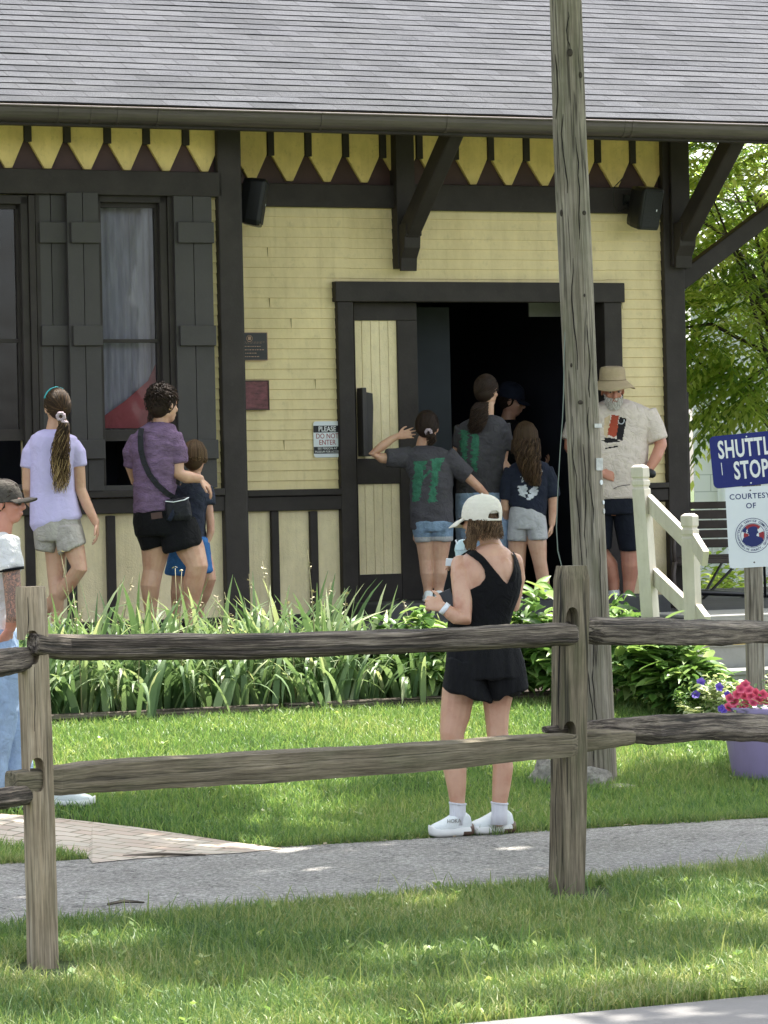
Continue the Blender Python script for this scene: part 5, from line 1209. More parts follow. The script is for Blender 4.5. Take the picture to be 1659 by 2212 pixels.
class Person:
    def __init__(s, Z, D, foot, label, k=1.0, skin='skin', group=None):
        s.Z = Z; s.D = D; s.k = k; s.b = MB(); p = s.J(*foot); s.root = thing('person', p, label, 'person', group); s.skin = skin; s.foot = p
    def J(s, x, y, dd=0.0):
        u, v = s.Z(x, y); return PX(u, v, s.D+dd)
    def ring(s, xl, yl, xr, yr, hd, dd=0.0, g=1.0):
        a = s.J(xl, yl, dd); b = s.J(xr, yr, dd); return ((a+b)/2, (b-a)/2*g, Vector((0, hd*g, 0)))
    def rings(s, L, g=1.0, mb=None, power=.85, seg=26):
        (mb or s.b).loft([s.ring(*r, g=g) for r in L], 0, seg, True, power)
    def limb(s, pts, mb=None, seg=14, rnd=True):   # (x, y, dd, r)
        rr = [r for *_, r in pts]
        if mb is None and .042 < rr[0] < .075 and rnd and len(pts) > 3: rr[0] *= .84
        (mb or s.b).tube([s.J(x, y, d) for x, y, d, r in pts], rr, seg=seg, rnd=rnd)
    def head(s, x, y, dd, F, h, U=(0, 0, 1)):
        F = Vector(F).normalized(); U = Vector(U); S = F.cross(U).normalized(); U = S.cross(F).normalized(); k = h/.225; c = s.J(x, y, dd); b = s.b
        b.ell(c+U*.022*k-F*.012*k, S*.074*k, F*.094*k, U*.088*k); b.ell(c-U*.02*k+F*.028*k, S*.060*k, F*.062*k, U*.085*k)
        b.ell(c-U*.075*k+F*.045*k, S*.042*k, F*.040*k, U*.034*k); b.ell(c-U*.06*k+F*.0*k, S*.054*k, F*.06*k, U*.04*k)
        b.tube([c+U*.012*k+F*.088*k, c-U*.012*k+F*.102*k, c-U*.022*k+F*.104*k], [.008*k, .0105*k, .012*k], seg=8)
        b.ell(c-U*.028*k+F*.094*k, S*.017*k, F*.013*k, U*.009*k, rg=6); b.ell(c-U*.052*k+F*.087*k, S*.023*k, F*.011*k, U*.006*k, rg=6); b.ell(c-U*.062*k+F*.084*k, S*.020*k, F*.012*k, U*.007*k, rg=6)
        b.ell(c+U*.026*k+F*.078*k, S*.048*k, F*.014*k, U*.009*k, rg=6)
        for q in (-1, 1):
            b.ell(c-U*.012*k+S*q*.076*k-F*.008*k, S*.007*k, F*.017*k+S*q*.006, U*.030*k, rg=6); b.ell(c-U*.022*k+S*q*.038*k+F*.066*k, S*.018*k, F*.016*k, U*.016*k, rg=6)
        s.hc, s.F, s.U, s.S, s.hk = c, F, U, S, k
    def eyes(s):
        for q in (-1, 1):
            e = s.hc+s.U*.008*s.hk+s.S*q*.031*s.hk+s.F*.079*s.hk; mb = MB(); mb.ell(e, s.S*.013, s.F*.011, s.U*.008, rg=6); o = mb.build('eye', C['sclera'], s.root)
            mb = MB(); mb.ell(e+s.F*.008, s.S*.0055, s.F*.004, s.U*.0055, rg=4); mb.build('iris', M['black'], o)
    def hand(s, w, d, nrm, side, L=.175, curl=.35, spread=.10, thumb=.8):
        # w wrist, d towards the fingers, nrm palm normal, side towards the thumb
        k = L/.185; d = Vector(d).normalized(); nrm = Vector(nrm); nrm = (nrm-d*nrm.dot(d)).normalized(); t = d.cross(nrm)
        if t.dot(Vector(side)) < 0: t = -t
        b = s.b; b.loft([(w-d*.01*k, t*.026*k, nrm*.019*k), (w+d*.02*k, t*.033*k, nrm*.017*k), (w+d*.055*k, t*.041*k, nrm*.015*k), (w+d*.088*k, t*.040*k, nrm*.011*k)], 0, 14, True)
        for i, (o, l) in enumerate(((.031, .072), (.0105, .082), (-.0105, .076), (-.031, .060))):
            p = w+d*(.084-.004*abs(i-1))*k+t*o*k; a = curl*(1+.12*i); dd = (d+t*spread*(1.5-i)*.6).normalized(); pts = [p-d*.012*k, p]; cur = p
            for j in range(3): dd = (Matrix.Rotation(a if t.dot(d.cross(nrm)) > 0 else -a, 3, t) @ dd).normalized(); dd = dd if True else dd; cur = cur+dd*l*k*(.42, .32, .26)[j]; pts.append(cur)
            b.tube(pts, [.0092*k, .0092*k, .0086*k, .0080*k, .0070*k], seg=8)
        td = (t*.75+d*.65+nrm*.25*thumb).normalized(); p = w+d*.025*k+t*.024*k; m1 = p+td*.036*k; m2 = m1+(td+d*.6).normalized()*.028*k; b.tube([p, m1, m2, m2+(d+td*.4+nrm*.3).normalized()*.022*k], [.014*k, .0115*k, .010*k, .008*k], seg=8)
    def body(s, voxel=.0052): s.bo = fuse('body', s.b, M[s.skin], s.root, voxel, 3); return s.bo
    def cloth(s, name, fn, mat, disp=None, voxel=.006, sm=4, inflate=.008):
        mb = MB(); fn(mb); return fuse(name, mb, mat, s.root, voxel, sm, disp, inflate)
    # hair
    def sp(s, d, g=1.0):
        d = Vector(d).normalized(); k = s.hk*g; c = s.hc+s.U*.018*s.hk-s.F*.008*s.hk; return c+s.S*d.x*.083*k+s.F*d.y*.103*k+s.U*d.z*.108*k
    def scalp(s, mat, g=1.0, name='hair', back=.0):
        mb = MB(); k = s.hk*g; c = s.hc+s.U*.026*s.hk-s.F*(.022+back)*s.hk; mb.ell(c, s.S*.080*k, s.F*.092*k, s.U*.098*k); mb.ell(c-s.U*.03*k-s.F*.02*k, s.S*.074*k, s.F*.07*k, s.U*.08*k); 
        for i in range(len(mb.g)): mb.g[i] = (.3, 0, 0)
        return mb
    def strands(s, mb, paths, r=.0028, tone=(0, 1), tip=None, rd=random, seg=4):
        for P in paths:
            n0 = len(mb.g); q = len(P); mb.tube(P, [r*(1-.6*(i/(q-1))**3) for i in range(q)], seg=seg, rnd=False, cap=False); t = tone[0]+(tone[1]-tone[0])*rd.random(); tp_ = (tip or 0)*(1.2*rd.random())**2
            for i in range(n0, len(mb.g)):
                f = (i-n0)/max(1, len(mb.g)-n0-1); mb.g[i] = (min(1, t+(tp_*f*f if tip else 0)), 0, 0)
    def combed(s, n, tie, rd, g=1.03, frontmax=.62, low=-.45):
        out = []; tie = Vector(tie).normalized()
        while len(out) < n:
            d = Vector((rd.gauss(0, 1), rd.gauss(0, 1), rd.gauss(0, 1))).normalized()
            if d.y > frontmax and d.z < .62: continue
            if d.z < low: continue
            if d.z < -.05 and d.y > .05: continue
            P = []; w = rd.uniform(-.02, .03); K = 6
            for i in range(K+1):
                q = i/K; e = (d*(1-q)+tie*q).normalized(); P.append(s.sp(e, g+w*math.sin(3.1*q)))
            out.append(P)
        return out
    def falling(s, n, length, rd, g=1.05, wave=.006, yr=(-1, .55), spread=.0, inward=0.0):
        out = []
        for _ in range(n):
            a = rd.uniform(-math.pi, math.pi); e = Vector((math.sin(a), math.cos(a), 0))
            if not (yr[0] <= e.y <= yr[1]): continue
            P = [s.sp(Vector((e.x*.15, .1, 1)), g), s.sp(Vector((e.x*.6, e.y*.6, .8)), g), s.sp(Vector((e.x*.95, e.y*.95, .35)), g), s.sp(Vector((e.x, e.y, -.1)), g)]
            p = P[-1]; l = length*rd.uniform(.75, 1.1); K = 7; ph = rd.uniform(0, 6.28); ou = (p-s.hc); ou = (ou-s.U*ou.dot(s.U)).normalized()
            for i in range(1, K+1): P.append(p-ZV*(l*i/K)+ou*(spread*i/K-inward*(i/K)**2+wave*math.sin(ph+i*1.6))+s.S*wave*math.cos(ph+i*1.6))
            out.append(P)
        return out
    def shoe(s, heel, toe, mat, solemat, h=.075, w=.047, sole=.03, name='shoe', heelmat=None):
        heel = Vector(heel); toe = Vector(toe); d = (toe-heel); L = d.length; d.normalize(); sd = d.cross(ZV).normalized()
        mb = MB(); R_ = [(.0, .45, .45), (.035, .66, .80), (.12, .76, .98), (.22, .78, 1.0), (.33, .80, 1.02), (.44, .86, .93), (.56, .94, .74), (.7, 1.0, .56), (.84, .94, .43), (.94, .74, .34), (1.0, .4, .2)]
        mb.loft([(heel+d*L*q+ZV*(sole*.55+h*b_*.5), sd*w*a_*1.06, ZV*(h*b_*.5+.008)) for q, a_, b_ in R_], 0, 18, True, .75); up = fuse(name, mb, mat, s.root, .004, 3)
        mb = MB(); vs = []; prof = [(0.0, .5, .25), (.03, .8, .1), (.12, 1, 0), (.3, .95, 0), (.5, .88, 0), (.72, 1.1, 0), (.88, .98, .05), (.97, .6, .22), (1.03, .2, .42)]
        rg = [(heel-d*.010+d*(L+.014)*q+ZV*(sole*.5+lift*.035), sd*w*1.08*a_, ZV*sole*.58) for q, a_, lift in prof]
        mb.loft(rg, 0, 24, True, .72); so = mb.build('sole', [solemat, heelmat or solemat], up)
        if heelmat:
            for p in so.data.polygons:
                c = p.center+Vector(so['_o']); q = (c-heel).dot(d)/L; hgt = c.z-heel.z
                if q < .28-hgt*5: p.material_index = 1
        return up
    def cap_hat(s, mat, g=1.0, bill=.075, opening=None, name='cap', lift=.035, droop=.02, yaw=0.0, tilt=0.0):
        F0, U0 = s.F.copy(), s.U.copy(); rt_ = Matrix.Rotation(tilt, 3, s.S); s.F = rt_ @ s.F; s.U = rt_ @ s.U
        k = s.hk*g; c = s.hc+s.U*lift*s.hk-s.F*.012*k; mb = MB(); rg = []; K = 12
        F = Matrix.Rotation(yaw, 3, s.U) @ s.F; S = F.cross(s.U)
        prof = [(-.02, 1.0), (.0, 1.02), (.02, 1.02), (.045, .98), (.065, .9), (.083, .76), (.095, .58), (.103, .38), (.107, .18), (.108, .03)]
        zz_ = np.linspace(-.02, .108, 44); rr_ = np.interp(zz_, [q[0] for q in prof], [q[1] for q in prof]); mb.loft([(c+s.U*z*k-F*(.008*max(0, z)/.1)*k, S*.086*k*r, F*.102*k*r) for z, r in zip(zz_, rr_)], 0, 110, True); 
        o = mb.build(name, mat, s.root)
        for p in o.data.polygons: p.use_smooth = len(p.vertices) < 5
        bmb = MB(); n = 13; vs = []
        for i in range(n):
            a = (i/(n-1)-.5)*2*1.15
            e0 = c+F*.098*k*math.cos(a)+S*.084*k*math.sin(a)-s.U*.012*k; ext = bill*k*max(0, math.cos(a*1.05))**.5
            e1 = e0+F*ext+S*math.sin(a)*.008*k-s.U*(droop*math.cos(a)+.022*abs(math.sin(a)))*k; em = (e0+e1)/2+s.U*.004
            vs += [e0+s.U*.003, em+s.U*.003, e1+s.U*.0015, e1-s.U*.0015, em-s.U*.003, e0-s.U*.003]
        fs = [(6*i+j, 6*i+(j+1) % 6, 6*i+6+(j+1) % 6, 6*i+6+j) for i in range(n-1) for j in range(6)]; bmb.add(vs, fs, vs, smooth=True); bmb.build('brim', mat, o)
        b = MB(); b.ell(c+s.U*.109*k, s.S*.006, s.F*.006, s.U*.004, rg=4, seg=8); b.build('button', mat, o); s.capc = c; s.capk = k; s.F, s.U = F0, U0; return o
# --- materials for clothes
C = {}
C['lilac'] = fabric('lilac_shirt_cloth', (.56, .50, .78), .06, .35, 6); C['purple'] = fabric('heather_purple_shirt', (.18, .115, .20), .3, .7, 14, sc=(1, 1, 2.5)); C['greyT'] = fabric('charcoal_shirt', (.066, .062, .07), .2, .6, 9)
C['green'] = fabric('green_print', (.045, .16, .10), .35, .4, 30); C['navy'] = fabric('navy_shirt', (.016, .020, .035), .2, .5, 9); C['white_pr'] = fabric('white_print', (.5, .52, .56), .3, .3, 20)
C['black'] = fabric('black_cloth', (.005, .005, .006), .2, .5, 8); C['blackr'] = fabric('black_ribbed', (.008, .008, .009), .3, .5, 12, sc=(6, 6, .4)); C['greysh'] = fabric('light_grey_shorts', (.40, .40, .41), .12, .5, 10)
C['oat'] = fabric('oatmeal_shorts', (.38, .35, .32), .2, .5, 14); C['denim'] = fabric('denim', (.17, .24, .33), .4, .5, 14); C['jean'] = fabric('light_blue_denim', (.30, .40, .56), .2, .5, 9)
C['blue'] = fabric('blue_shorts', (.04, .14, .36), .3, .5, 9); C['whiteT'] = fabric('white_shirt', (.74, .72, .71), .05, .7, 8); C['beigeT'] = fabric('pale_beige_shirt', (.64, .55, .49), .06, .7, 8)
C['sclera'] = paint('eye_white', (.35, .30, .28), .3, src='obj', bm=0); C['cream'] = fabric('cream_cap_cloth', (.70, .66, .56), .05, .25, 9); C['khaki'] = fabric('khaki_hat_cloth', (.40, .31, .20), .08, .3, 8); C['browncap'] = fabric('faded_brown_cap', (.075, .065, .055), .3, .4, 12)
C['sock'] = fabric('white_ribbed_sock', (.74, .74, .78), .05, .5, 10, sc=(14, 14, .6)); C['shoe'] = fabric('white_mesh_shoe', (.72, .75, .74), .05, .2, 10); C['sole'] = paint('white_foam_sole', (.74, .73, .70), .6, .05, 8, (.2, (.4, .36, .3)), .1, src='obj')
C['heel'] = paint('brown_rubber_heel', (.11, .065, .045), .6, .3, 12, src='obj'); C['bag'] = fabric('black_nylon_bag', (.014, .014, .018), .3, .6, 8, rough=.5); C['scr'] = fabric('pale_pink_scrunchie', (.62, .5, .55), .1, .8, 30)
C['teal'] = paint('teal_headband', (.05, .42, .45), .4, src='obj'); C['greyshoe'] = fabric('grey_sneaker', (.42, .46, .45), .2, .4, 20)
def scr(s, c, r, rr, ax, name='scrunchie', mat=None):
    ax = Vector(ax).normalized(); a = ax.orthogonal().normalized(); b = ax.cross(a); mb = MB(); K = 18; P = [Vector(c)+(a*math.cos(6.283*i/K)+b*math.sin(6.283*i/K))*r for i in range(K+1)]
    mb.tube(P, [rr*(1+.18*math.sin(i*2.3)) for i in range(K+1)], seg=8, rnd=False); mb.build(name, mat or C['scr'], s.root)
def tail(s, mb, pts, wid, n, rd, wave=.01, r=.003, tone=(0, .7), tip=None, K=12, freq=1.0):
    # pts: centre line; wid: half-width along it
    Q = [Vector(p) for p in pts]; paths = []
    def at(q): x = q*(len(Q)-1); i = min(int(x), len(Q)-2); f = x-i; return Q[i].lerp(Q[i+1], f), wid[i]*(1-f)+wid[i+1]*f
    for _ in range(n):
        a = rd.uniform(0, 6.283); rr = rd.random()**.5; ph = rd.uniform(0, 6.283); end = rd.uniform(.72, 1.0); fr = rd.uniform(5, 8)*freq; P = []
        for i in range(K+1):
            q = i/K*end; c, w = at(q); P.append(c+Vector((math.cos(a)*rr*w+wave*math.sin(ph+fr*q*2), math.sin(a)*rr*w*.6+wave*.6*math.cos(ph+fr*q*2), 0)))
        paths.append(P)
    s.strands(mb, paths, r, tone, tip, rd)
Z1 = lambda x, y: (x*.3, 796.3+y*.3); Z2 = lambda x, y: (252.2+x*.261, 816.2+y*.261); Z3 = lambda x, y: (783+x*.28, 796.3+y*.28); Z4 = lambda x, y: (895.8+x*.189, 1041.8+y*.189)
Z5 = lambda x, y: (915.7+x*.204, 1393.5+y*.204); Z6 = lambda x, y: (1260.8+x*.27, 763.1+y*.27); ZP = lambda x, y: (x, y)

# ===== girl in the lilac shirt
p = Person(Z1, 22.5, (380, 1950), 'long-haired girl in lilac shirt and oatmeal shorts walking past the windows'); rd = random.Random(1)
p.head(412, 280, 0, (-.38, .92, -.05), .22); p.limb([(398, 370, .0, .046), (385, 450, 0, .050), (385, 490, 0, .06)])
p.rings([(320, 455, 450, 460, .05), (240, 490, 530, 495, .08), (222, 540, 548, 545, .09), (245, 700, 515, 700, .095), (250, 880, 520, 880, .085), (255, 1060, 560, 1050, .10), (260, 1180, 575, 1180, .11)])
p.limb([(255, 550, 0, .043), (205, 690, 0, .042), (200, 860, .0, .036), (222, 960, .10, .032), (250, 1000, .2, .024)]); p.limb([(520, 550, 0, .043), (565, 700, 0, .042), (580, 870, 0, .036), (630, 990, -.03, .034), (690, 1110, -.05, .025)])
p.hand(p.J(692, 1112, -.05), (.12, -.1, -1), (-1, 0, -.1), (0, -1, 0), .165, .3); p.hand(p.J(250, 1000, .2), (.2, .5, -1), (1, 0, 0), (0, -1, 0), .165, .3)
p.limb([(400, 1190, .03, .078), (400, 1330, .03, .068), (398, 1500, .02, .05), (412, 1620, .0, .051), (412, 1740, .03, .038), (405, 1860, .03, .033), (405, 1890, .03, .035)])
p.limb([(500, 1190, -.03, .08), (540, 1320, -.08, .066), (572, 1440, -.11, .053), (500, 1540, -.05, .05), (430, 1620, 0, .05), (340, 1720, .05, .035), (300, 1790, .06, .033)])
p.body()
p.cloth('shirt', lambda m: (p.rings([(330, 440, 436, 448, .055), (282, 458, 480, 470, .075), (232, 492, 545, 500, .095), (218, 560, 556, 570, .105), (224, 700, 530, 700, .105), (228, 900, 532, 880, .10), (226, 1020, 560, 980, .108), (226, 1125, 584, 1060, .115), (248, 1165, 545, 1105, .10), (275, 1178, 470, 1150, .085)], mb=m),
    p.limb([(262, 548, 0, .046), (220, 610, 0, .050), (203, 712, 0, .047)], m, rnd=False), p.limb([(515, 550, 0, .050), (553, 610, 0, .052), (570, 700, 0, .046)], m, rnd=False)), C['lilac'], vfolds(2, .006, 16, 3))
p.cloth('shorts', lambda m: (p.rings([(250, 1090, 565, 1060, .11), (246, 1180, 592, 1170, .12), (262, 1240, 600, 1225, .12)], mb=m), p.rings([(255, 1140, 430, 1160, .10, .02), (250, 1200, 425, 1230, .10, .02), (262, 1298, 400, 1322, .10, .02)], mb=m), p.rings([(390, 1140, 585, 1130, .11, -.02), (400, 1220, 600, 1190, .11, -.04), (432, 1332, 610, 1252, .11, -.07)], mb=m)), C['oat'], vfolds(5, .007, 18, 5))
mb = p.scalp(M['hair_dk']); p.strands(mb, p.combed(650, (.05, -.95, -.42), rd, low=-.62), .0019, (0, .6), None, rd)
q = p.sp((-.05, -1, -.40), 1.05); tip = p.J(430, 900, -.16)
tail(p, mb, [p.J(437, 350, -.13), p.J(462, 400, -.16), p.J(440, 520, -.17), p.J(432, 650, -.17), p.J(440, 780, -.16), tip], [.018, .024, .05, .058, .058, .045], 330, rd, .012, .0021, (.0, .8), .75, 18, 1.7)
for i in range(14): pass
mb.build('hair', M['hair_gold'], p.root); scr(p, p.J(438, 345, -.15), .022, .011, (0, 1, .1)); scr(p, p.J(464, 386, -.15), .016, .010, (.2, .1, 1))
mb = MB(); P = [p.sp((x_, .12, z_), 1.07) for x_, z_ in ((-1, .45), (-.85, .8), (-.5, 1), (0, 1.15), (.5, 1), (.85, .8), (1, .45))]; mb.tube(P, .006, seg=8); mb.build('headband', C['teal'], p.root)
mb = MB(); mb.tube([p.J(403, 1862, .03), p.J(403, 1895, .03)], .037); mb.build('sock', C['sock'], p.root)
a = p.J(395, 1945, .03); p.shoe(a+Vector((-.05, -.02, 0)), a+Vector((.16, .10, 0)), C['shoe'], C['sole']); a = p.J(275, 1790, .06); p.shoe(a+Vector((-.06, 0, .06)), a+Vector((.06, .0, -.12)), C['shoe'], C['sole'])

# ===== woman in purple with the crossbody bag
p = Person(Z2, 22.8, (420, 2100), 'woman in mottled purple t-shirt and black shorts, arm around the boy', skin='skin'); rd = random.Random(2)
p.head(392, 225, 0, (.72, .68, -.12), .225); p.limb([(380, 320, 0, .052), (345, 400, 0, .058), (335, 450, 0, .08)])
R0 = [(260, 375, 400, 372, .07), (190, 425, 470, 405, .11), (125, 500, 510, 470, .13), (115, 600, 520, 560, .14), (140, 700, 500, 700, .145), (150, 850, 480, 840, .145), (150, 1000, 470, 980, .15), (148, 1120, 500, 1080, .155)]
p.rings([r[:4]+(r[4]*.93,) for r in R0]+[(150, 1200, 560, 1200, .16), (190, 1300, 620, 1300, .14)], g=.92)
p.limb([(455, 520, -.02, .052), (495, 640, -.03, .052), (500, 790, -.04, .047), (575, 820, -.03, .042), (690, 835, .0, .028)]); p.hand(p.J(688, 838, .0), (.75, .1, -.7), (-.6, .3, -.9), (0, -1, 0), .175, .35, .05)
p.limb([(180, 540, 0, .05), (120, 700, .08, .05), (170, 850, .2, .045), (260, 950, .28, .028)])
p.limb([(300, 1250, .02, .11), (322, 1430, .02, .093), (300, 1600, .02, .066), (276, 1720, .0, .064), (280, 1850, .02, .05), (285, 1990, .02, .036), (288, 2060, .02, .04)])
p.limb([(540, 1240, -.03, .10), (615, 1430, -.05, .092), (665, 1560, -.08, .072), (635, 1700, -.05, .068), (622, 1830, -.02, .055), (630, 1990, -.02, .037), (630, 2060, -.02, .04)])
p.body()
p.cloth('shirt', lambda m: (p.rings(R0, mb=m), p.limb([(190, 520, 0, .062), (140, 610, .03, .064), (142, 720, .06, .062)], m, rnd=False), p.limb([(440, 490, -.02, .074), (482, 590, -.03, .074), (500, 700, -.03, .066)], m, rnd=False)), C['purple'], folds(3, .009, 6, 18, .6))
p.cloth('shorts', lambda m: (p.rings([(148, 1105, 480, 1080, .15), (142, 1200, 600, 1180, .165), (165, 1300, 680, 1290, .165)], mb=m), p.rings([(160, 1190, 430, 1200, .13, .02), (168, 1280, 430, 1320, .13, .02), (215, 1420, 400, 1378, .115, .02)], mb=m), p.rings([(350, 1180, 640, 1160, .14, -.02), (370, 1300, 690, 1270, .14, -.03), (385, 1425, 700, 1350, .14, -.05), (400, 1450, 690, 1375, .135, -.05)], mb=m)), C['black'], vfolds(8, .006, 15, 6))
mb = p.scalp(M['hair_dk'], 1.08); rdh = rd
PC = p.combed(520, (-.1, -.8, .45), rd, g=1.10, low=-.6)
for P_ in PC:
    ph = rd.uniform(0, 6.28)
    for i_, q_ in enumerate(P_): P_[i_] = q_+(q_-p.hc).normalized()*.007*math.sin(ph+i_*1.9)+ZV*.004*math.cos(ph+i_*2.3)
p.strands(mb, PC, .0024, (0, .8), None, rd)
P = []
for i in range(260):
    d = Vector((rd.gauss(0, .5), -abs(rd.gauss(.8, .3)), rd.gauss(.45, .35))).normalized(); c = p.sp(d, 1.16); t_ = Vector((rd.gauss(0, 1), rd.gauss(0, 1), rd.gauss(0, 1))).normalized()*.018; u_ = (c-p.hc).normalized()*.012
    P.append([c-u_, c-t_*.5+u_*.6, c+t_*.2+u_, c+t_+u_*.3, c+t_*1.3-u_*.8])
p.strands(mb, P, .0028, (0, .6), None, rd)
P = [[p.sp((rd.uniform(-.4, .4), -1, -.5), 1.0), p.J(285+rd.uniform(-30, 40), 310+rd.uniform(-20, 20), -.06), p.J(265+rd.uniform(-20, 40), 350+rd.uniform(-10, 25), -.08)] for _ in range(30)]; p.strands(mb, P, .002, (0, .6), None, rd); mb.build('hair', M['hair_dk'], p.root)
mb = MB()
Q = [p.J(205, 415, -.135), p.J(195, 480, -.16), p.J(200, 600, -.165), p.J(225, 700, -.165), p.J(270, 800, -.17), p.J(335, 885, -.17), p.J(420, 960, -.16), p.J(500, 1005, -.13)]
vs = []
for i, c in enumerate(Q):
    d = (Q[min(i+1, 7)]-Q[max(i-1, 0)]).normalized(); s_ = d.cross(Vector((0, 1, 0))).normalized()*.018; vs += [c-s_-Vector((0, .004, 0)), c+s_-Vector((0, .004, 0)), c+s_+Vector((0, .004, 0)), c-s_+Vector((0, .004, 0))]
mb.add(vs, [(4*i+j, 4*i+(j+1) % 4, 4*i+4+(j+1) % 4, 4*i+4+j) for i in range(7) for j in range(4)], vs)
bagr = thing('crossbody_bag', p.J(500, 1100, -.14), 'black crossbody bag hanging at the right hip of the woman in purple', 'bag'); mb.build('strap', C['bag'], bagr)
mb = MB(); mb.loft([p.ring(405, 1010, 590, 985, .045, -.13), p.ring(400, 1060, 610, 1050, .06, -.13), p.ring(415, 1150, 625, 1140, .06, -.13), p.ring(440, 1185, 610, 1180, .045, -.13)], 0, 20, True, .6); fuse('bag_body', mb, C['bag'], bagr, .006, 3, folds(4, .004, 12, 14))
mb = MB(); mb.tube([p.J(405, 1022, -.185), p.J(470, 1028, -.192), p.J(560, 1010, -.19), p.J(595, 990, -.17)], .0035, seg=6); mb.build('zip', M['metalw'], bagr)
mb = MB(); mb.loft([p.ring(410, 1180, 470, 1080, .004, -.2), p.ring(450, 1190, 480, 1130, .004, -.2)], 0, 8); mb.build('tab', C['navy'], bagr)
mb = MB(); mb.box(p.J(330, 1140, -.165), Vector((.035, 0, .004)), Vector((0, .005, 0)), Vector((-.002, 0, .02))); mb.build('belt_pouch', paint('brown_leather', (.06, .025, .02), .5, src='obj'), p.root)
for x, y in ((288, 2095), (630, 2090)):
    a = p.J(x, y, .0); a.z = PLAT+.005; p.shoe(a+Vector((-.06, -.05, 0)), a+Vector((.13, .12, 0)), C['black'], C['heel'])

# ===== boy behind her arm
p = Person(Z2, 23.15, (640, 2060), 'small boy with light brown hair, navy shirt and blue shorts beside the woman in purple'); rd = random.Random(3)
p.head(645, 668, 0, (.2, .97, -.05), .205); p.limb([(645, 770, 0, .038), (650, 850, 0, .04)])
T_ = [(600, 850, 690, 850, .04), (545, 885, 750, 890, .065), (530, 950, 770, 960, .08), (540, 1100, 730, 1100, .085), (530, 1250, 720, 1240, .09), (520, 1360, 730, 1350, .095)]
p.rings(T_, g=.93); p.limb([(555, 910, 0, .035), (520, 1050, .04, .03), (540, 1150, .1, .026), (580, 1200, .14, .02)])
p.limb([(740, 920, 0, .036), (755, 1040, 0, .031), (775, 1190, -.02, .028), (778, 1270, -.03, .026), (758, 1340, -.04, .02)]); p.hand(p.J(760, 1335, -.04), (-.35, 0, -1), (-1, 0, .2), (0, -1, 0), .125, .5)
p.limb([(560, 1400, 0, .065), (520, 1600, 0, .05), (505, 1680, 0, .042), (500, 1780, .0, .044), (492, 1900, .02, .032), (490, 1990, .02, .028)]); p.limb([(690, 1400, -.02, .068), (745, 1590, -.05, .055), (768, 1660, -.06, .044), (730, 1780, -.02, .043), (690, 1890, .03, .03), (680, 1960, .05, .028)])
p.body()
p.cloth('shirt', lambda m: (p.rings(T_, mb=m, g=1.05), p.limb([(565, 910, 0, .05), (530, 1040, .02, .042)], m, rnd=False), p.limb([(725, 915, 0, .052), (745, 980, 0, .05), (752, 1048, -.01, .046)], m, rnd=False)), fabric('navy_grey_shirt', (.035, .04, .062), .3, .6, 9), folds(7, .005, 9, 14))
p.cloth('shorts', lambda m: (p.rings([(520, 1320, 730, 1310, .1), (490, 1420, 765, 1400, .11)], mb=m), p.rings([(480, 1330, 640, 1330, .09), (450, 1400, 620, 1420, .09), (402, 1618, 570, 1634, .085)], mb=m), p.rings([(600, 1330, 750, 1330, .09, -.02), (620, 1420, 765, 1400, .09, -.02), (660, 1620, 792, 1600, .085, -.05)], mb=m)), C['blue'], vfolds(1, .006, 16, 6))
mb = p.scalp(M['hair_lb'], 1.04); p.strands(mb, p.falling(520, .035, rd, 1.10, .002, (-1, .6), 0, .012), .0032, (0, 1), None, rd); mb.build('hair', M['hair_lb'], p.root)
for x, y in ((492, 2040), (670, 2010)):
    a = p.J(x, y, .02); a.z = PLAT+.005; p.shoe(a+Vector((-.04, -.03, 0)), a+Vector((.08, .10, 0)), C['greyshoe'], C['sole'], .06, .036, .02)

# ===== child with one arm raised
p = Person(Z3, 24.8, (540, 1800), 'child in grey t-shirt and denim shorts, one hand raised to the back of the head'); rd = random.Random(4)
p.head(500, 455, 0, (.25, .95, -.15), .215); p.limb([(475, 540, 0, .044), (460, 610, 0, .048), (460, 650, 0, .06)])
T_ = [(415, 603, 520, 600, .045), (345, 635, 600, 615, .075), (300, 665, 670, 650, .095), (330, 740, 700, 740, .105), (372, 850, 692, 860, .105), (375, 1000, 688, 1000, .10), (372, 1140, 692, 1140, .105), (374, 1235, 694, 1250, .105)]
p.rings([r[:4]+(r[4]*.85,) for r in T_], g=.9); p.rings([(410, 1150, 660, 1150, .1), (400, 1260, 690, 1260, .11)])
p.limb([(340, 670, 0, .046), (230, 690, -.03, .041), (150, 690, -.05, .037), (78, 655, -.06, .031), (150, 600, -.06, .033), (225, 545, -.05, .027), (272, 522, -.05, .022)])
p.hand(p.J(272, 522, -.05), (1, .0, .22), (.1, 1, -.2), (.2, .2, 1), .15, .12, .22)
p.limb([(660, 690, 0, .047), (750, 780, 0, .041), (815, 840, 0, .034), (900, 920, .02, .031), (955, 975, .04, .023)]); p.hand(p.J(955, 975, .04), (.7, .3, -.7), (-.6, 0, -.6), (0, -1, 0), .15, .4)
p.limb([(470, 1290, 0, .078), (490, 1350, 0, .068), (492, 1480, 0, .052), (500, 1580, -.01, .050), (505, 1690, 0, .034), (507, 1760, 0, .032)]); p.limb([(605, 1290, 0, .078), (603, 1350, 0, .070), (598, 1480, 0, .053), (600, 1580, -.01, .051), (590, 1690, 0, .034), (588, 1760, 0, .032)])
p.body()
o = p.cloth('shirt', lambda m: (p.rings(T_, mb=m), p.limb([(370, 680, 0, .072), (280, 688, -.02, .064), (188, 688, -.04, .058)], m, rnd=False), p.limb([(640, 690, 0, .078), (740, 770, 0, .066), (812, 828, 0, .055)], m, rnd=False)), [C['greyT'], C['green']], folds(9, .007, 6, 13, .7))
zp = lambda L, Z: [Z(*q) for q in L]
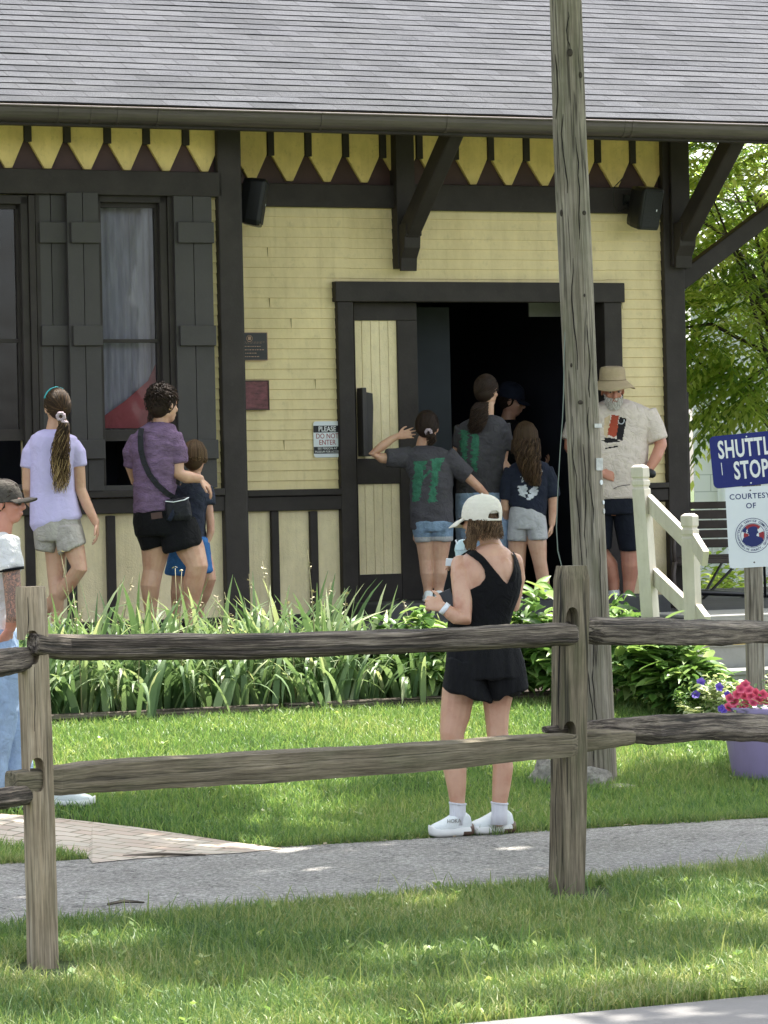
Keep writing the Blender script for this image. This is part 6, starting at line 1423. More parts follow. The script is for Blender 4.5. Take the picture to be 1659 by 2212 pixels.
paintpoly(o, zp([(395, 715), (495, 710), (470, 800), (455, 900), (440, 1020), (385, 1030), (385, 880), (400, 800)], Z3), 1, 5); paintpoly(o, zp([(532, 695), (640, 685), (600, 760), (578, 860), (560, 1000), (575, 1025), (510, 1035), (525, 900), (540, 780)], Z3), 1, 6)
paintpoly(o, zp([(388, 855), (450, 850), (520, 780), (532, 790), (455, 870), (388, 872)], Z3), 1, 1)
o = p.cloth('denim_shorts', lambda m: (p.rings([(395, 1180, 690, 1180, .11), (395, 1250, 692, 1250, .115)], mb=m), p.rings([(395, 1190, 560, 1190, .10), (395, 1240, 550, 1250, .10), (412, 1330, 535, 1332, .09)], mb=m), p.rings([(520, 1190, 694, 1190, .10), (525, 1250, 694, 1240, .10), (520, 1322, 692, 1326, .095)], mb=m)), [C['denim'], C['greysh']], vfolds(2, .006, 20, 6))
paintpoly(o, zp([(400, 1300), (700, 1292), (700, 1340), (400, 1345)], Z3), 1, 1)
mb = p.scalp(M['hair_dk'], 1.0); p.strands(mb, p.combed(560, (.15, -.9, -.55), rd), .0019, (0, .7), None, rd)
tail(p, mb, [p.J(510, 490, -.12), p.J(535, 520, -.14), p.J(535, 560, -.13), p.J(515, 600, -.12)], [.02, .03, .03, .02], 70, rd, .008, .003, (.1, .9), None, 8); mb.build('hair', M['hair_dk'], p.root); scr(p, p.J(510, 490, -.135), .019, .010, (.3, 1, .5))
for x, y in ((510, 1795), (590, 1795)):
    a = p.J(x, y, 0); a.z = ZSILL+.005; p.shoe(a+Vector((0, -.07, 0)), a+Vector((0, .12, 0)), C['shoe'], C['sole'], .06, .038, .02)

# ===== taller teenager in grey with long ponytail
p = Person(Z3, 25.15, (930, 1880), 'tall teenager in grey t-shirt and blue jeans with long curly dark ponytail in the doorway'); rd = random.Random(5)
p.head(958, 175, 0, (.55, .83, -.05), .215); p.limb([(965, 270, 0, .046), (960, 360, 0, .05), (950, 410, 0, .07)])
T_ = [(885, 368, 1010, 362, .05), (800, 400, 1075, 385, .08), (745, 440, 1110, 430, .10), (735, 520, 1115, 520, .105), (738, 700, 1095, 700, .105), (735, 850, 1095, 850, .10), (728, 970, 1090, 985, .105), (735, 990, 1085, 1038, .105)]
p.rings([r[:4]+(r[4]*.85,) for r in T_], g=.92); p.rings([(735, 980, 1090, 980, .11), (730, 1100, 1120, 1100, .125), (740, 1250, 1130, 1250, .12)], g=.95)
p.limb([(1070, 460, 0, .052), (1085, 600, 0, .044), (1078, 720, 0, .037), (1130, 790, -.05, .035), (1192, 845, -.08, .025)]); p.hand(p.J(1195, 848, -.08), (.25, 0, -1), (-1, 0, 0), (0, -1, 0), .165, .5)
p.limb([(770, 470, 0, .052), (740, 620, .05, .042), (750, 780, .1, .034), (800, 860, .18, .025)])
p.limb([(840, 1200, 0, .09), (840, 1450, 0, .065), (850, 1650, 0, .055), (850, 1850, 0, .04)]); p.limb([(1020, 1200, -.02, .09), (1040, 1450, -.03, .065), (1040, 1650, 0, .055), (1030, 1850, 0, .04)])
p.body()
o = p.cloth('shirt', lambda m: (p.rings(T_, mb=m), p.limb([(1055, 450, 0, .075), (1085, 540, 0, .066), (1082, 625, 0, .060)], m, rnd=False), p.limb([(790, 460, 0, .07), (760, 600, .04, .058)], m, rnd=False)), [C['greyT'], C['green']], folds(19, .007, 6, 13, .7))
paintpoly(o, zp([(755, 470), (820, 480), (812, 560), (800, 730), (770, 730), (755, 600)], Z3), 1, 5); paintpoly(o, zp([(842, 500), (905, 510), (898, 600), (880, 800), (845, 780), (840, 640)], Z3), 1, 6)
p.cloth('jeans', lambda m: (p.rings([(730, 960, 1095, 965, .11), (724, 1080, 1125, 1080, .13), (730, 1200, 1130, 1200, .13)], mb=m), p.limb([(830, 1180, 0, .105), (838, 1450, 0, .085), (850, 1650, 0, .08), (850, 1850, 0, .075)], m, rnd=False), p.limb([(1030, 1180, -.02, .108), (1040, 1450, -.03, .088), (1040, 1650, 0, .08), (1030, 1850, 0, .075)], m, rnd=False)), C['jean'], folds(6, .005, 9, 12))
mb = p.scalp(M['hair_dk'], 1.02); p.strands(mb, p.combed(560, (-.3, -.9, -.5), rd), .0019, (.1, .9), None, rd)
tail(p, mb, [p.J(925, 260, -.10), p.J(900, 310, -.15), p.J(900, 380, -.17), p.J(880, 440, -.17), p.J(862, 505, -.15)], [.03, .048, .052, .052, .035], 420, rd, .018, .0022, (.1, .9), None, 14, 1.6); mb.build('hair', M['hair_dk'], p.root)
for x in (850, 1030):
    a = p.J(x, 1890, 0); a.z = PLAT+.005; p.shoe(a+Vector((0, -.08, 0)), a+Vector((0, .16, 0)), C['shoe'], C['sole'])

# ===== dark figure inside
p = Person(Z3, 27.4, (1150, 1850), 'shadowy person in dark clothes and dark cap inside the doorway, facing right', skin='skin2'); rd = random.Random(6)
p.head(1150, 250, 0, (.9, -.1, -.25), .23); p.limb([(1130, 350, 0, .055), (1115, 430, 0, .06)])
T_ = [(1060, 400, 1180, 400, .06), (990, 450, 1270, 450, .11), (980, 600, 1290, 600, .14), (1000, 900, 1280, 900, .14), (1000, 1100, 1280, 1100, .14)]
p.rings(T_, g=.93); p.limb([(1240, 500, -.05, .055), (1250, 700, -.1, .045), (1290, 850, -.2, .038), (1350, 780, -.25, .028)]); p.hand(p.J(1350, 780, -.25), (.8, 0, .5), (-1, 0, 0), (0, -1, 0), .18, .4)
p.limb([(1020, 500, .05, .055), (1010, 750, .1, .045), (1060, 900, .1, .03)])
for x in (1080, 1190): p.limb([(x, 1100, 0, .1), (x, 1450, 0, .065), (x, 1800, 0, .045)])
p.body(.006); p.cloth('shirt', lambda m: (p.rings(T_, mb=m), p.limb([(1230, 490, -.05, .08), (1250, 650, -.09, .065)], m, rnd=False), p.limb([(1030, 490, .03, .08), (1015, 650, .06, .065)], m, rnd=False)), C['black'], folds(3, .005), .008)
p.cloth('trousers', lambda m: (p.rings([(1000, 1080, 1280, 1080, .14), (1000, 1200, 1285, 1200, .14)], mb=m), *[p.limb([(x, 1150, 0, .11), (x, 1500, 0, .085), (x, 1830, 0, .07)], m, rnd=False) for x in (1080, 1200)]), C['black'], None, .008)
mb = p.scalp(M['hair_dk'], 1.0); p.strands(mb, p.combed(150, (0, -.9, -.5), rd), .003, (0, .6), None, rd); mb.build('hair', M['hair_dk'], p.root); p.cap_hat(C['navy'], 1.02, .06); p.eyes()
for x in (1080, 1200):
    a = p.J(x, 1860, 0); a.z = ZSILL; p.shoe(a+Vector((-.06, 0, 0)), a+Vector((.2, 0, 0)), C['black'], C['heel'])

# ===== girl in navy shirt and light grey shorts
p = Person(Z3, 25.0, (1340, 1830), 'girl with long loose brown hair, navy printed t-shirt and light grey shorts in the doorway'); rd = random.Random(7)
p.head(1258, 545, 0, (-.2, .97, -.05), .215); p.limb([(1262, 640, 0, .042), (1270, 720, 0, .048)])
T_ = [(1225, 705, 1335, 705, .045), (1155, 745, 1420, 735, .075), (1120, 790, 1450, 780, .09), (1125, 900, 1440, 890, .095), (1130, 1000, 1420, 1010, .095), (1128, 1045, 1412, 1100, .1), (1200, 1085, 1408, 1142, .095)]
p.rings([r[:4]+(r[4]*.85,) for r in T_], g=.9); p.rings([(1150, 1030, 1390, 1080, .095), (1135, 1150, 1410, 1150, .105), (1130, 1240, 1420, 1240, .105)], g=.95)
p.limb([(1420, 790, 0, .043), (1465, 960, 0, .037), (1468, 1080, 0, .032), (1462, 1200, -.01, .023)]); p.hand(p.J(1462, 1203, -.01), (-.12, 0, -1), (-1, .2, 0), (0, -1, 0), .14, .45)
p.limb([(1145, 790, 0, .043), (1105, 950, 0, .037), (1100, 1080, .0, .031), (1110, 1180, .1, .022)]); p.hand(p.J(1110, 1180, .1), (.1, .2, -1), (1, 0, 0), (0, -1, 0), .14, .45)
p.limb([(1200, 1250, .02, .075), (1195, 1400, .02, .064), (1200, 1550, .02, .05), (1195, 1660, .0, .048), (1195, 1780, .02, .032)]); p.limb([(1335, 1250, -.01, .075), (1348, 1350, -.02, .068), (1368, 1490, -.02, .05), (1392, 1620, .0, .047), (1412, 1740, .02, .032), (1414, 1790, .02, .032)])
p.body()
o = p.cloth('shirt', lambda m: (p.rings(T_, mb=m), p.limb([(1400, 790, 0, .062), (1445, 880, 0, .055), (1464, 985, 0, .050)], m, rnd=False), p.limb([(1165, 790, 0, .062), (1125, 900, 0, .055), (1112, 1008, 0, .05)], m, rnd=False)), [C['navy'], C['white_pr']], folds(29, .006, 7, 12))
for P_ in ([(1200, 905), (1265, 895), (1275, 940), (1250, 1000), (1205, 970)], [(1300, 930), (1345, 900), (1352, 960), (1300, 1015), (1270, 1010)], [(1375, 780), (1395, 790), (1385, 800)], [(1225, 820), (1240, 870), (1228, 880)]): paintpoly(o, zp(P_, Z3), 1, 5)
p.cloth('shorts', lambda m: (p.rings([(1160, 1050, 1390, 1100, .10), (1138, 1120, 1408, 1140, .112), (1128, 1230, 1420, 1230, .115)], mb=m), p.rings([(1130, 1160, 1300, 1160, .10, .01), (1125, 1230, 1270, 1240, .10, .01), (1123, 1318, 1258, 1328, .095, .01)], mb=m), p.rings([(1250, 1160, 1412, 1160, .10, -.01), (1265, 1235, 1420, 1230, .10, -.01), (1285, 1318, 1426, 1310, .095, -.02)], mb=m)), C['greysh'], vfolds(12, .006, 18, 6))
mb = p.scalp(M['hair_br'], 1.03); p.strands(mb, p.falling(620, .10, rd, 1.10, .008, (-1, .45), .01), .002, (0, .6), None, rd)
tail(p, mb, [p.J(1258, 540, -.09), p.J(1270, 640, -.12), p.J(1285, 730, -.13), p.J(1310, 830, -.13), p.J(1330, 915, -.12)], [.07, .085, .075, .06, .035], 460, rd, .016, .0021, (0, .75), .25, 14, 1.4); mb.build('hair', M['hair_br'], p.root)
for x in (1195, 1414):
    a = p.J(x, 1835, 0); a.z = ZSILL+.003; p.shoe(a+Vector((0, -.06, 0)), a+Vector((0, .13, 0)), C['shoe'], C['sole'], .06, .038, .02)

# ===== man in sun hat
p = Person(Z6, 25.5, (330, 2075), 'white-bearded man in khaki sun hat and pale printed t-shirt behind the utility pole', skin='skinr'); rd = random.Random(8)
p.head(232, 295, -.10, (.10, -.95, -.28), .225, (0, -.1, 1)); p.limb([(236, 350, -.05, .058), (244, 400, .0, .062), (250, 450, .04, .075)])
T_ = [(165, 385, 345, 375, .09), (60, 425, 440, 410, .12), (-30, 470, 540, 455, .14), (-60, 560, 560, 550, .155), (-55, 680, 520, 680, .17), (-55, 820, 510, 820, .19), (-50, 950, 500, 950, .195), (-45, 1080, 480, 1080, .185), (-35, 1160, 470, 1160, .175)]
p.rings([r[:4]+(r[4]*.9,) for r in T_]+[(-30, 1240, 465, 1240, .15), (20, 1300, 420, 1300, .10)], g=.90)
p.limb([(520, 500, 0, .07), (585, 620, -.02, .056), (618, 735, -.05, .045), (580, 830, -.10, .042), (520, 935, -.14, .030)]); p.hand(p.J(518, 940, -.14), (-.75, -.2, -.6), (-.3, .7, -.4), (-.3, -1, .2), .185, .5)
p.limb([(-40, 500, 0, .07), (-90, 640, -.02, .056), (-110, 750, -.05, .045), (0, 900, -.14, .04), (140, 960, -.2, .03)]); p.hand(p.J(140, 960, -.2), (.9, 0, -.2), (0, 1, -.2), (0, 0, 1), .185, .5)
p.limb([(60, 1350, 0, .08), (90, 1550, 0, .07), (210, 1700, .05, .06), (240, 1830, .05, .045), (245, 1915, .05, .036)]); p.limb([(362, 1350, 0, .08), (372, 1560, 0, .072), (375, 1700, .0, .066), (368, 1820, .02, .05), (358, 1930, .02, .038)])
p.body()
o = p.cloth('shirt', lambda m: (p.rings(T_, mb=m), p.limb([(480, 500, 0, .10), (545, 600, -.02, .085), (585, 698, -.03, .078)], m, rnd=False), p.limb([(0, 510, 0, .10), (-60, 610, -.02, .085), (-90, 700, -.03, .078)], m, rnd=False)), [C['beigeT'], fabric('rust_print', (.36, .07, .04), .2, .2), fabric('black_print', (.02, .018, .02), .2, .2), fabric('sand_print', (.55, .42, .28), .2, .2)], folds(33, .006, 4, 9))
paintpoly(o, zp([(165, 520), (215, 490), (200, 640), (185, 680), (160, 650)], Z6), 3); paintpoly(o, zp([(225, 490), (283, 500), (262, 660), (240, 672), (190, 650)], Z6), 1, 2); paintpoly(o, zp([(286, 508), (342, 522), (312, 700), (272, 690), (262, 660)], Z6), 2, 1); paintpoly(o, zp([(165, 672), (275, 685), (270, 710), (165, 720)], Z6), 2, 8); paintpoly(o, zp([(172, 755), (275, 738), (275, 750), (172, 768)], Z6), 2)
cm = MB(); cc_ = [p.J(300+24*math.cos(a), 538+28*math.sin(a), -.175) for a in np.linspace(-.4, 2.9, 12)]; cm.tube(cc_, [.0012]+[.004]*10+[.001], seg=6); cm.build('moon_print', C['white_pr'], p.root)
p.cloth('shorts', lambda m: (p.rings([(-35, 1120, 465, 1120, .17), (-35, 1280, 470, 1280, .17)], mb=m), p.rings([(-38, 1180, 240, 1180, .13), (-40, 1260, 230, 1290, .13), (-20, 1560, 215, 1560, .115)], mb=m), p.rings([(200, 1180, 465, 1180, .13), (240, 1290, 460, 1260, .13), (290, 1572, 452, 1572, .115)], mb=m)), fabric('dark_navy_shorts', (.010, .012, .020), .2, .4), vfolds(21, .007, 12, 4))
mb = MB(); P = []
for i in range(500):
    a = rd.uniform(-1.5, 1.5); z = rd.uniform(-.115, -.03); c = p.hc+p.U*z*p.hk+p.S*math.sin(a)*(.060 if z > -.08 else .048)*p.hk+p.F*(math.cos(a)*.062+.022+(.014 if z < -.04 else 0))*p.hk
    if abs(a) < .35 and -.062 < z < -.045: continue
    d = (p.S*math.sin(a)+p.F*math.cos(a))*.006-p.U*.014+Vector((rd.gauss(0, .003), 0, 0)); P.append([c-d*.4, c+d*.4, c+d])
p.strands(mb, P, .0026, (0, 1), None, rd); mb.build('beard', M['beard'], p.root); mb = p.scalp(M['beard'], .96); mb.build('hair', M['beard'], p.root); p.eyes()
mb = MB(); F0_, U0_ = p.F, p.U; p.U = Vector((0, -.10, 1)).normalized(); p.F = Vector((.1, -1, -.10)).normalized(); p.S = p.F.cross(p.U).normalized(); c = p.hc+p.U*.072; F_ = p.F; S_ = p.S; k = 1.0; prof = [(.172, -.060), (.175, -.055), (.145, -.030), (.115, -.008), (.103, .0), (.101, .04), (.097, .075), (.088, .092), (.06, .098), (.01, .1)]
vs = []; S__ = 40
for r, z in prof:
    for i in range(S__):
        a = 6.283*i/S__; w = .010*math.sin(3*a+1)*(1 if r > .14 else 0); vs.append(c+S_*math.cos(a)*r*.93+F_*math.sin(a)*r*1.02+p.U*(z+w))
mb.add(vs, [(i*S__+j, i*S__+(j+1) % S__, (i+1)*S__+(j+1) % S__, (i+1)*S__+j) for i in range(len(prof)-1) for j in range(S__)], vs, smooth=True); mb.add([vs[-S__+i] for i in range(S__)], [tuple(range(S__))], None)
ho = mb.build('sun_hat', C['khaki'], p.root); sd_ = ho.modifiers.new('s', 'SOLIDIFY'); sd_.thickness = .003
mb = MB(); mb.tube([c+S_*math.cos(a)*.0975+F_*math.sin(a)*.107+p.U*.004 for a in np.linspace(0, 6.283, 33)], .003, seg=6, rnd=False); mb.build('hat_band', fabric('hat_band', (.28, .21, .13)), ho)
mb = MB(); mb.tube([p.J(520, 955, -.16), p.J(545, 965, -.16)], .033); mb.build('wristwatch', M['black'], p.root)
g_ = MB(); g_.tube([p.J(370, 1052, -.22), p.J(310, 1058, -.22), p.J(270, 1068, -.22), p.J(240, 1085, -.22)], .0028, seg=6); o = g_.build('glasses_arm', M['black'], p.root)
p.b = MB(); 
for x, y, dx in ((245, 1990, -.02), (370, 2060, .0)):
    a = p.J(x, y, 0); a.z = PLAT+.005; up = p.shoe(a+Vector((dx, .10, 0)), a+Vector((.10+dx, -.17, 0)), C['greyshoe'], C['sole'], .075, .05, .03)
for x, y, d_ in ((245, 1925, .05), (356, 1955, .02)):
    mb = MB(); mb.tube([p.J(x, y-15, d_), p.J(x, y+45, d_)], .044); mb.build('sock', C['sock'], p.root)

# ===== man in cap at the left edge
fp = PG(70, 1748); DM = fp.y; s_ = FPX/DM; kk = s_/398.0
print('cap man depth', DM, 'height', (1748-1038)/s_)
p = Person(Z1, DM, (150, 3160), 'man in brown cap, sunglasses and white t-shirt with tattooed arm at the left edge', skin='skinr'); rd = random.Random(9)
H_ = 72*3.333/s_*.3*1.0
g = 1/kk
p.head(42, 968, 0, (.985, -.17, -.04), .225*g); p.limb([(25, 1050, 0, .056*g), (18, 1110, 0, .058*g), (0, 1200, 0, .062*g)])
T_ = [(-70, 1200, 50, 1185, .08), (-130, 1250, 85, 1235, .13), (-150, 1350, 95, 1340, .155), (-150, 1500, 92, 1480, .16), (-135, 1700, 88, 1700, .155), (-125, 1850, 100, 1850, .15), (-125, 1900, 102, 1905, .15)]
p.rings([r[:4]+(r[4]*.9,) for r in T_]+[(-120, 2000, 110, 2000, .16), (-110, 2100, 110, 2100, .16)], g=.93)
p.limb([(40, 1290, -.17, .06), (78, 1440, -.20, .047), (92, 1600, -.20, .044), (92, 1780, -.20, .034), (75, 1870, -.16, .027)]); p.hand(p.J(75, 1872, -.16), (-.4, .1, -.6), (-.8, .5, 0), (1, 0, 0), .185, .4)
p.limb([(-60, 1320, .17, .068), (-80, 1600, .2, .046), (-20, 1800, .2, .03)])
p.limb([(10, 2080, .06, .11), (60, 2400, .07, .075), (110, 2750, .07, .055), (125, 3080, .07, .045)]); p.limb([(-40, 2080, -.06, .11), (-40, 2450, -.07, .075), (-80, 2750, -.07, .055), (-110, 3080, -.07, .045)])
bo = p.body(); ink, nt, bs = nodes('tattooed_skin'); c_ = coords(nt, (1, 1, 1), 'obj'); w_ = nz(nt, c_, 26, 5, .6, 3.0)
nt.links.new(ramp(nt, w_, [(.40, (.46, .23, .16)), (.50, (.10, .085, .08)), (.60, (.40, .22, .16))]), bs.inputs['Base Color']); bs.inputs['Roughness'].default_value = .5; bo.data.materials.append(ink)
for q in bo.data.polygons:
    w = q.center+Vector(bo['_o']); u, v = proj(w)
    if w.y < DM-.13 and 1225 < v < 1345: q.material_index = 1
p.cloth('shirt', lambda m: (p.rings(T_, mb=m), p.limb([(25, 1275, -.14, .085), (60, 1370, -.18, .066), (80, 1445, -.20, .056)], m, rnd=False), p.limb([(-50, 1300, .14, .1), (-75, 1440, .19, .08)], m, rnd=False)), C['whiteT'], folds(44, .011, 5, 12))
mb = MB(); mb.tube([p.J(80, 1436, -.2), p.J(83, 1456, -.2)], .065, rnd=False, seg=20); mb.build('sleeve_trim', C['black'], p.root)
p.cloth('jeans', lambda m: (p.rings([(-130, 1880, 112, 1880, .165), (-120, 2080, 120, 2080, .17)], mb=m), p.limb([(-10, 2060, .06, .125), (48, 2400, .07, .10), (100, 2750, .07, .088), (125, 3090, .07, .08)], m, rnd=False), p.limb([(-30, 2060, -.06, .14), (-40, 2450, -.07, .115), (-80, 2750, -.07, .10), (-110, 3090, -.07, .09)], m, rnd=False)), C['jean'], folds(2, .008, 8, 10))
mb = p.scalp(M['hair_dk'], .97); p.strands(mb, p.combed(200, (0, -.9, -.6), rd), .002, (0, .7), None, rd); mb.build('hair', M['hair_dk'], p.root); p.cap_hat(C['browncap'], 1.02, .088, lift=.022, droop=.006, tilt=R(9))
mb = MB()
for q in (-1, 1):
    e = p.hc+p.U*.008*p.hk+p.S*q*.034*p.hk+p.F*.088*p.hk; mb.ell(e, p.S*.028, p.F*.008+p.S*q*.002, p.U*.019, seg=12, rg=8); mb.tube([e+p.S*q*.026, p.hc+p.S*q*.078*p.hk+p.F*.03+p.U*.008, p.hc+p.S*q*.082*p.hk-p.F*.01+p.U*.004], .003, seg=6)
mb.build('sunglasses', M['black'], p.root)
for x, y, w_ in ((430/1.0, 3150, 1), (60, 3165, 0)):
    a = PG(*Z1(x, y)); p.shoe(a+Vector((-.10, -.0, 0)), a+Vector((.17, -.02, 0)), C['shoe'], C['sole'], .08, .05, .035)

# ===== woman in black in front
p = Person(Z4, 17.2, (700, 4080), 'woman in cream cap, black V-back top and flared black shorts standing by the path', group=None); rd = random.Random(10)
p.head(742, 432, 0, (-.80, .58, -.12), .205); p.limb([(800, 560, .0, .050), (850, 660, .01, .048), (880, 740, 0, .055), (880, 800, 0, .065)])
T_ = [(770, 700, 985, 705, .055), (640, 775, 1080, 765, .08), (530, 850, 1135, 830, .10), (490, 930, 1165, 900, .11), (480, 1030, 1195, 1010, .115), (450, 1160, 1205, 1140, .115), (430, 1300, 1175, 1300, .11), (405, 1480, 1105, 1480, .10), (395, 1640, 1065, 1640, .095), (385, 1760, 1080, 1760, .10)]
p.rings(T_, g=.985)
p.b.ell(p.J(720, 1060, -.085), Vector((.045, .0, -.01)), Vector((0, .03, 0)), Vector((.01, 0, .065))); p.b.ell(p.J(1050, 1000, -.085), Vector((.04, 0, 0)), Vector((0, .025, 0)), Vector((-.01, 0, .06)))
p.limb([(520, 930, -.02, .054), (530, 1050, -.05, .052), (545, 1250, -.08, .050), (548, 1430, -.11, .047), (562, 1570, -.13, .040), (480, 1540, -.14, .038), (400, 1490, -.15, .033), (330, 1430, -.15, .026)])
p.hand(p.J(328, 1428, -.15), (-.86, .25, .30), (.25, .85, -.35), (0, .1, 1), .165, .62, .03)
p.limb([(1140, 900, .02, .05), (1165, 1100, .06, .043), (1130, 1400, .10, .038), (900, 1250, .22, .034), (620, 1050, .33, .026)]); p.hand(p.J(620, 1050, .33), (-.7, 0, .7), (-.5, 0, -.5), (0, -1, 0), .17, .6)
p4 = p.Z; p.Z = Z5
p.rings([(285, 0, 975, 0, .10), (270, 150, 990, 150, .11), (270, 290, 970, 300, .11)])
p.limb([(420, 230, 0, .08), (366, 500, 0, .081), (330, 750, -.0, .073), (298, 930, -.01, .060), (302, 1060, .0, .056), (322, 1260, .01, .0605), (345, 1480, .0, .048), (356, 1680, .0, .036), (355, 1850, .0, .036)])
p.limb([(800, 250, .03, .085), (778, 500, .03, .080), (772, 720, .02, .061), (778, 930, .02, .053), (815, 1120, .03, .051), (838, 1300, .03, .0505), (820, 1480, .03, .046), (800, 1680, .03, .0365), (800, 1850, .03, .036)])
p.Z = p4; p.body(.0045)
V4 = lambda L: [Z4(*q) for q in L]
strapL = V4([(575, 800), (680, 765), (790, 850), (920, 1010), (1055, 1168), (1125, 1010), (1140, 900), (1118, 790), (1160, 815), (1200, 950), (1235, 1100), (1260, 1700), (300, 1800), (350, 1500), (600, 1250), (640, 1225), (745, 1175), (808, 1095), (800, 1000), (745, 920), (650, 850)])
def topfn(m): p.rings(T_, g=1.03, mb=m); m.ell(p.J(720, 1060, -.085), Vector((.05, .0, -.01)), Vector((0, .034, 0)), Vector((.01, 0, .07))); m.ell(p.J(1050, 1000, -.085), Vector((.045, 0, 0)), Vector((0, .029, 0)), Vector((-.01, 0, .065)))
o = p.cloth('top', topfn, C['black'], None, .004, 4, .005)
def keep(w, n, u, v):
    if n.dot(Vector((0, 0, CAM_Z))-w) > -.0: return in_poly(u, v, strapL)
    return v > 1215 or (v > 1180 and abs(u-1008) < 14)
cutaway(o, keep)
p.Z = Z5; o = p.cloth('flared_shorts', lambda m: (p.rings([(268, -60, 985, -60, .105), (262, 40, 1002, 30, .12), (235, 230, 1048, 230, .15), (222, 340, 1075, 330, .16)], mb=m), p.rings([(250, 150, 640, 200, .13, -.01), (230, 280, 640, 320, .145, -.01), (206, 442, 715, 600, .15, -.015)], mb=m), p.rings([(560, 150, 1040, 150, .13, .02), (620, 300, 1065, 270, .145, .02), (742, 572, 1094, 432, .15, .02), ], mb=m), p.rings([(640, 330, 1060, 300, .13, .02), (690, 560, 1010, 520, .12, .02)], mb=m)), C['blackr'], vfolds(40, .017, 15, 1.2), .005)
for (x, y0, y1, d_) in ((357, 1668, 1900, .0), (800, 1665, 1900, .03)):
    mb = MB(); mb.tube([p.J(x+2, y0, d_), p.J(x, y0+25, d_), p.J(x, (y0+y1)/2, d_), p.J(x-6, y1, d_)], [.0415, .040, .039, .041], seg=18, rnd=False); mb.tube([p.J(x+2, y0-1, d_), p.J(x, y0+18, d_)], [.0435, .0435], seg=18, rnd=False); mb.build('sock', C['sock'], p.root)
a = p.J(285, 2080, -.02); b_ = a.z; 
zf = 0.006
h1 = p.J(492, 2085, .03); h1.z = zf; t1 = p.J(78, 2090, -.05); t1.z = zf; p.shoe(h1, t1, C['shoe'], C['sole'], .082, .05, .042, heelmat=C['heel'])
h2 = p.J(935, 2045, .12); h2.z = zf; t2 = p.J(490, 2050, .04); t2.z = zf; sh_dir = (t1-h1).normalized(); text('HOKA', .026, h1+sh_dir*.085+ZV*.075+Vector((0, -.052, 0)), -sh_dir, Vector((0, .25, 1)).normalized(), M['greyp'], 'shoe_lettering', p.root, bold=.0004); p.shoe(h2, t2, C['shoe'], C['sole'], .082, .05, .042, heelmat=C['heel'])
p.Z = Z4
mb = p.scalp(M['hair_lb'], .93, back=.005)
P = p.falling(900, .105, rd, .99, .011, (-1, .15), .010, -.004); p.strands(mb, P, .0017, (0, 1), .2, rd)
P = []
for i in range(260):
    x = 620+rd.uniform(-40, 70); P.append([p.J(x+40, 420, -.06+rd.uniform(-.02, .02)), p.J(x+20, 520+rd.uniform(-20, 20), -.07), p.J(x+25+rd.uniform(-25, 25), 600, -.08), p.J(x+rd.uniform(-30, 30), 680, -.08), p.J(x+5+rd.uniform(-20, 20), 755+rd.uniform(-25, 25), -.07)])
p.strands(mb, P, .0017, (0, 1), .2, rd); mb.build('hair', M['hair_lb'], p.root)
o = p.cap_hat(C['cream'], 1.09, .085, lift=.022, droop=.045, tilt=R(9)); opn = V4([(832, 412), (848, 365), (880, 330), (930, 322), (965, 345), (968, 420)]); cutaway(o, lambda w, n, u, v: not (n.dot(Vector((0, 0, CAM_Z))-w) > 0 and in_poly(u, v, opn)))
sf = o.modifiers.new('s', 'SOLIDIFY'); sf.thickness = .003
mb = MB(); mb.tube([p.sp((x_, -1, .0), 1.05)+p.U*.012 for x_ in (-.5, -.25, 0, .3, .6)], .010, seg=6); mb.build('back_strap', C['cream'], o)
mb = MB(); e = p.hc+p.U*.008*p.hk+p.F*.092*p.hk
for q in (-1, 1): mb.ell(e+p.S*q*.033, p.S*.026, p.F*.006, p.U*.020, seg=12, rg=8); mb.tube([e+p.S*q*.056-p.F*.01, p.hc+p.S*q*.084*p.hk], .002, seg=5)
mb.build('sunglasses', M['black'], p.root)
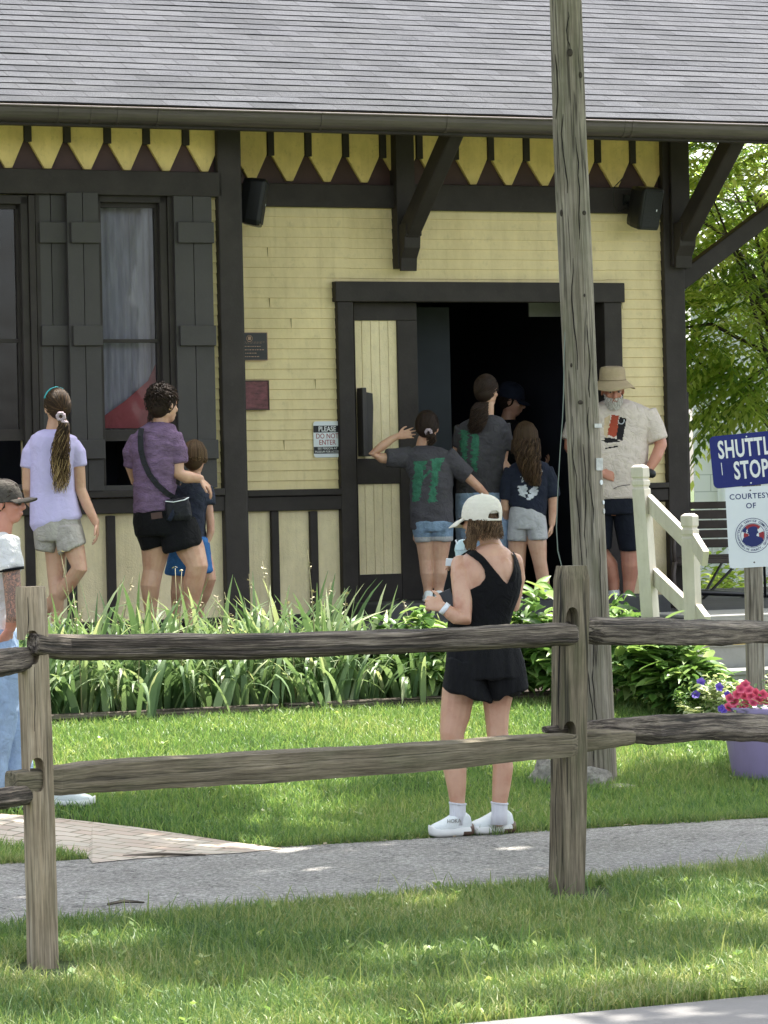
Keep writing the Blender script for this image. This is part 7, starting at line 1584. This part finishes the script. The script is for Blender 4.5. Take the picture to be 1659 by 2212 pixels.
mb = MB(); w0 = p.J(322, 1428, -.15); dd_ = (p.J(400, 1490, -.15)-w0).normalized(); mb.tube([w0-dd_*.002, w0+dd_*.022], .031, seg=16, rnd=False); mb.build('wrist_band', M['metalw'], p.root)
mb = MB(); mb.tube([p.J(x_, y_, d_) for x_, y_, d_ in ((735, 740, -.035), (800, 705, -.052), (880, 690, -.058), (950, 700, -.05), (985, 725, -.03))], .0012, seg=5); mb.build('necklace', paint('gold_chain', (.5, .3, .1), .3, src='obj'), p.root)
ph = thing('smartphone', p.J(395, 1370, -.10), 'black phone held in the left hand of the woman in the black top', 'phone'); mb = MB(); mb.box(p.J(385, 1375, -.10), Vector((.03, 0, .012)), Vector((0, .005, 0)), Vector((-.02, .02, .055))); mb.build('phone_body', M['black'], ph, bevel=.003)
clear, nt, bs = nodes('clear_plastic_cup'); bs.inputs['Base Color'].default_value = (.62, .80, .84, 1); bs.inputs['Roughness'].default_value = .2; bs.inputs['Alpha'].default_value = .72
cu = thing('drink_cup', p.J(560, 870, .30), 'pale clear plastic drink cup with straw held by the woman in the black top', 'cup')
mb = MB(); c0 = p.J(555, 920, .30); mb.loft([(c0+ZV*z, Vector((r, 0, 0)), Vector((0, r, 0))) for z, r in ((-.05, .028), (.0, .034), (.055, .04), (.06, .042))], 0, 20); mb.build('cup', clear, cu)
mb = MB(); mb.loft([(c0+ZV*z, Vector((r, 0, 0)), Vector((0, r, 0))) for z, r in ((.06, .043), (.07, .042), (.095, .036), (.112, .02), (.116, .008))], 0, 20); mb.build('lid', clear, cu)
mb = MB(); mb.tube([p.J(520, 830, .28), p.J(500, 740, .28), p.J(470, 665, .28)], .004, seg=8); mb.build('straw', M['metalw'], cu)
nk = MB(); nk.box(p.J(420, 915, .26), Vector((.028, 0, -.002)), Vector((0, .01, 0)), Vector((.002, 0, .019))); o = nk.build('folded_napkin', M['metalw'], loc=p.J(420, 915, .26), bevel=.003); tag(o, 'folded white napkin showing past the left shoulder of the woman in the black top', 'napkin')
for o in bpy.data.objects:
    if '_o' in o: del o['_o']
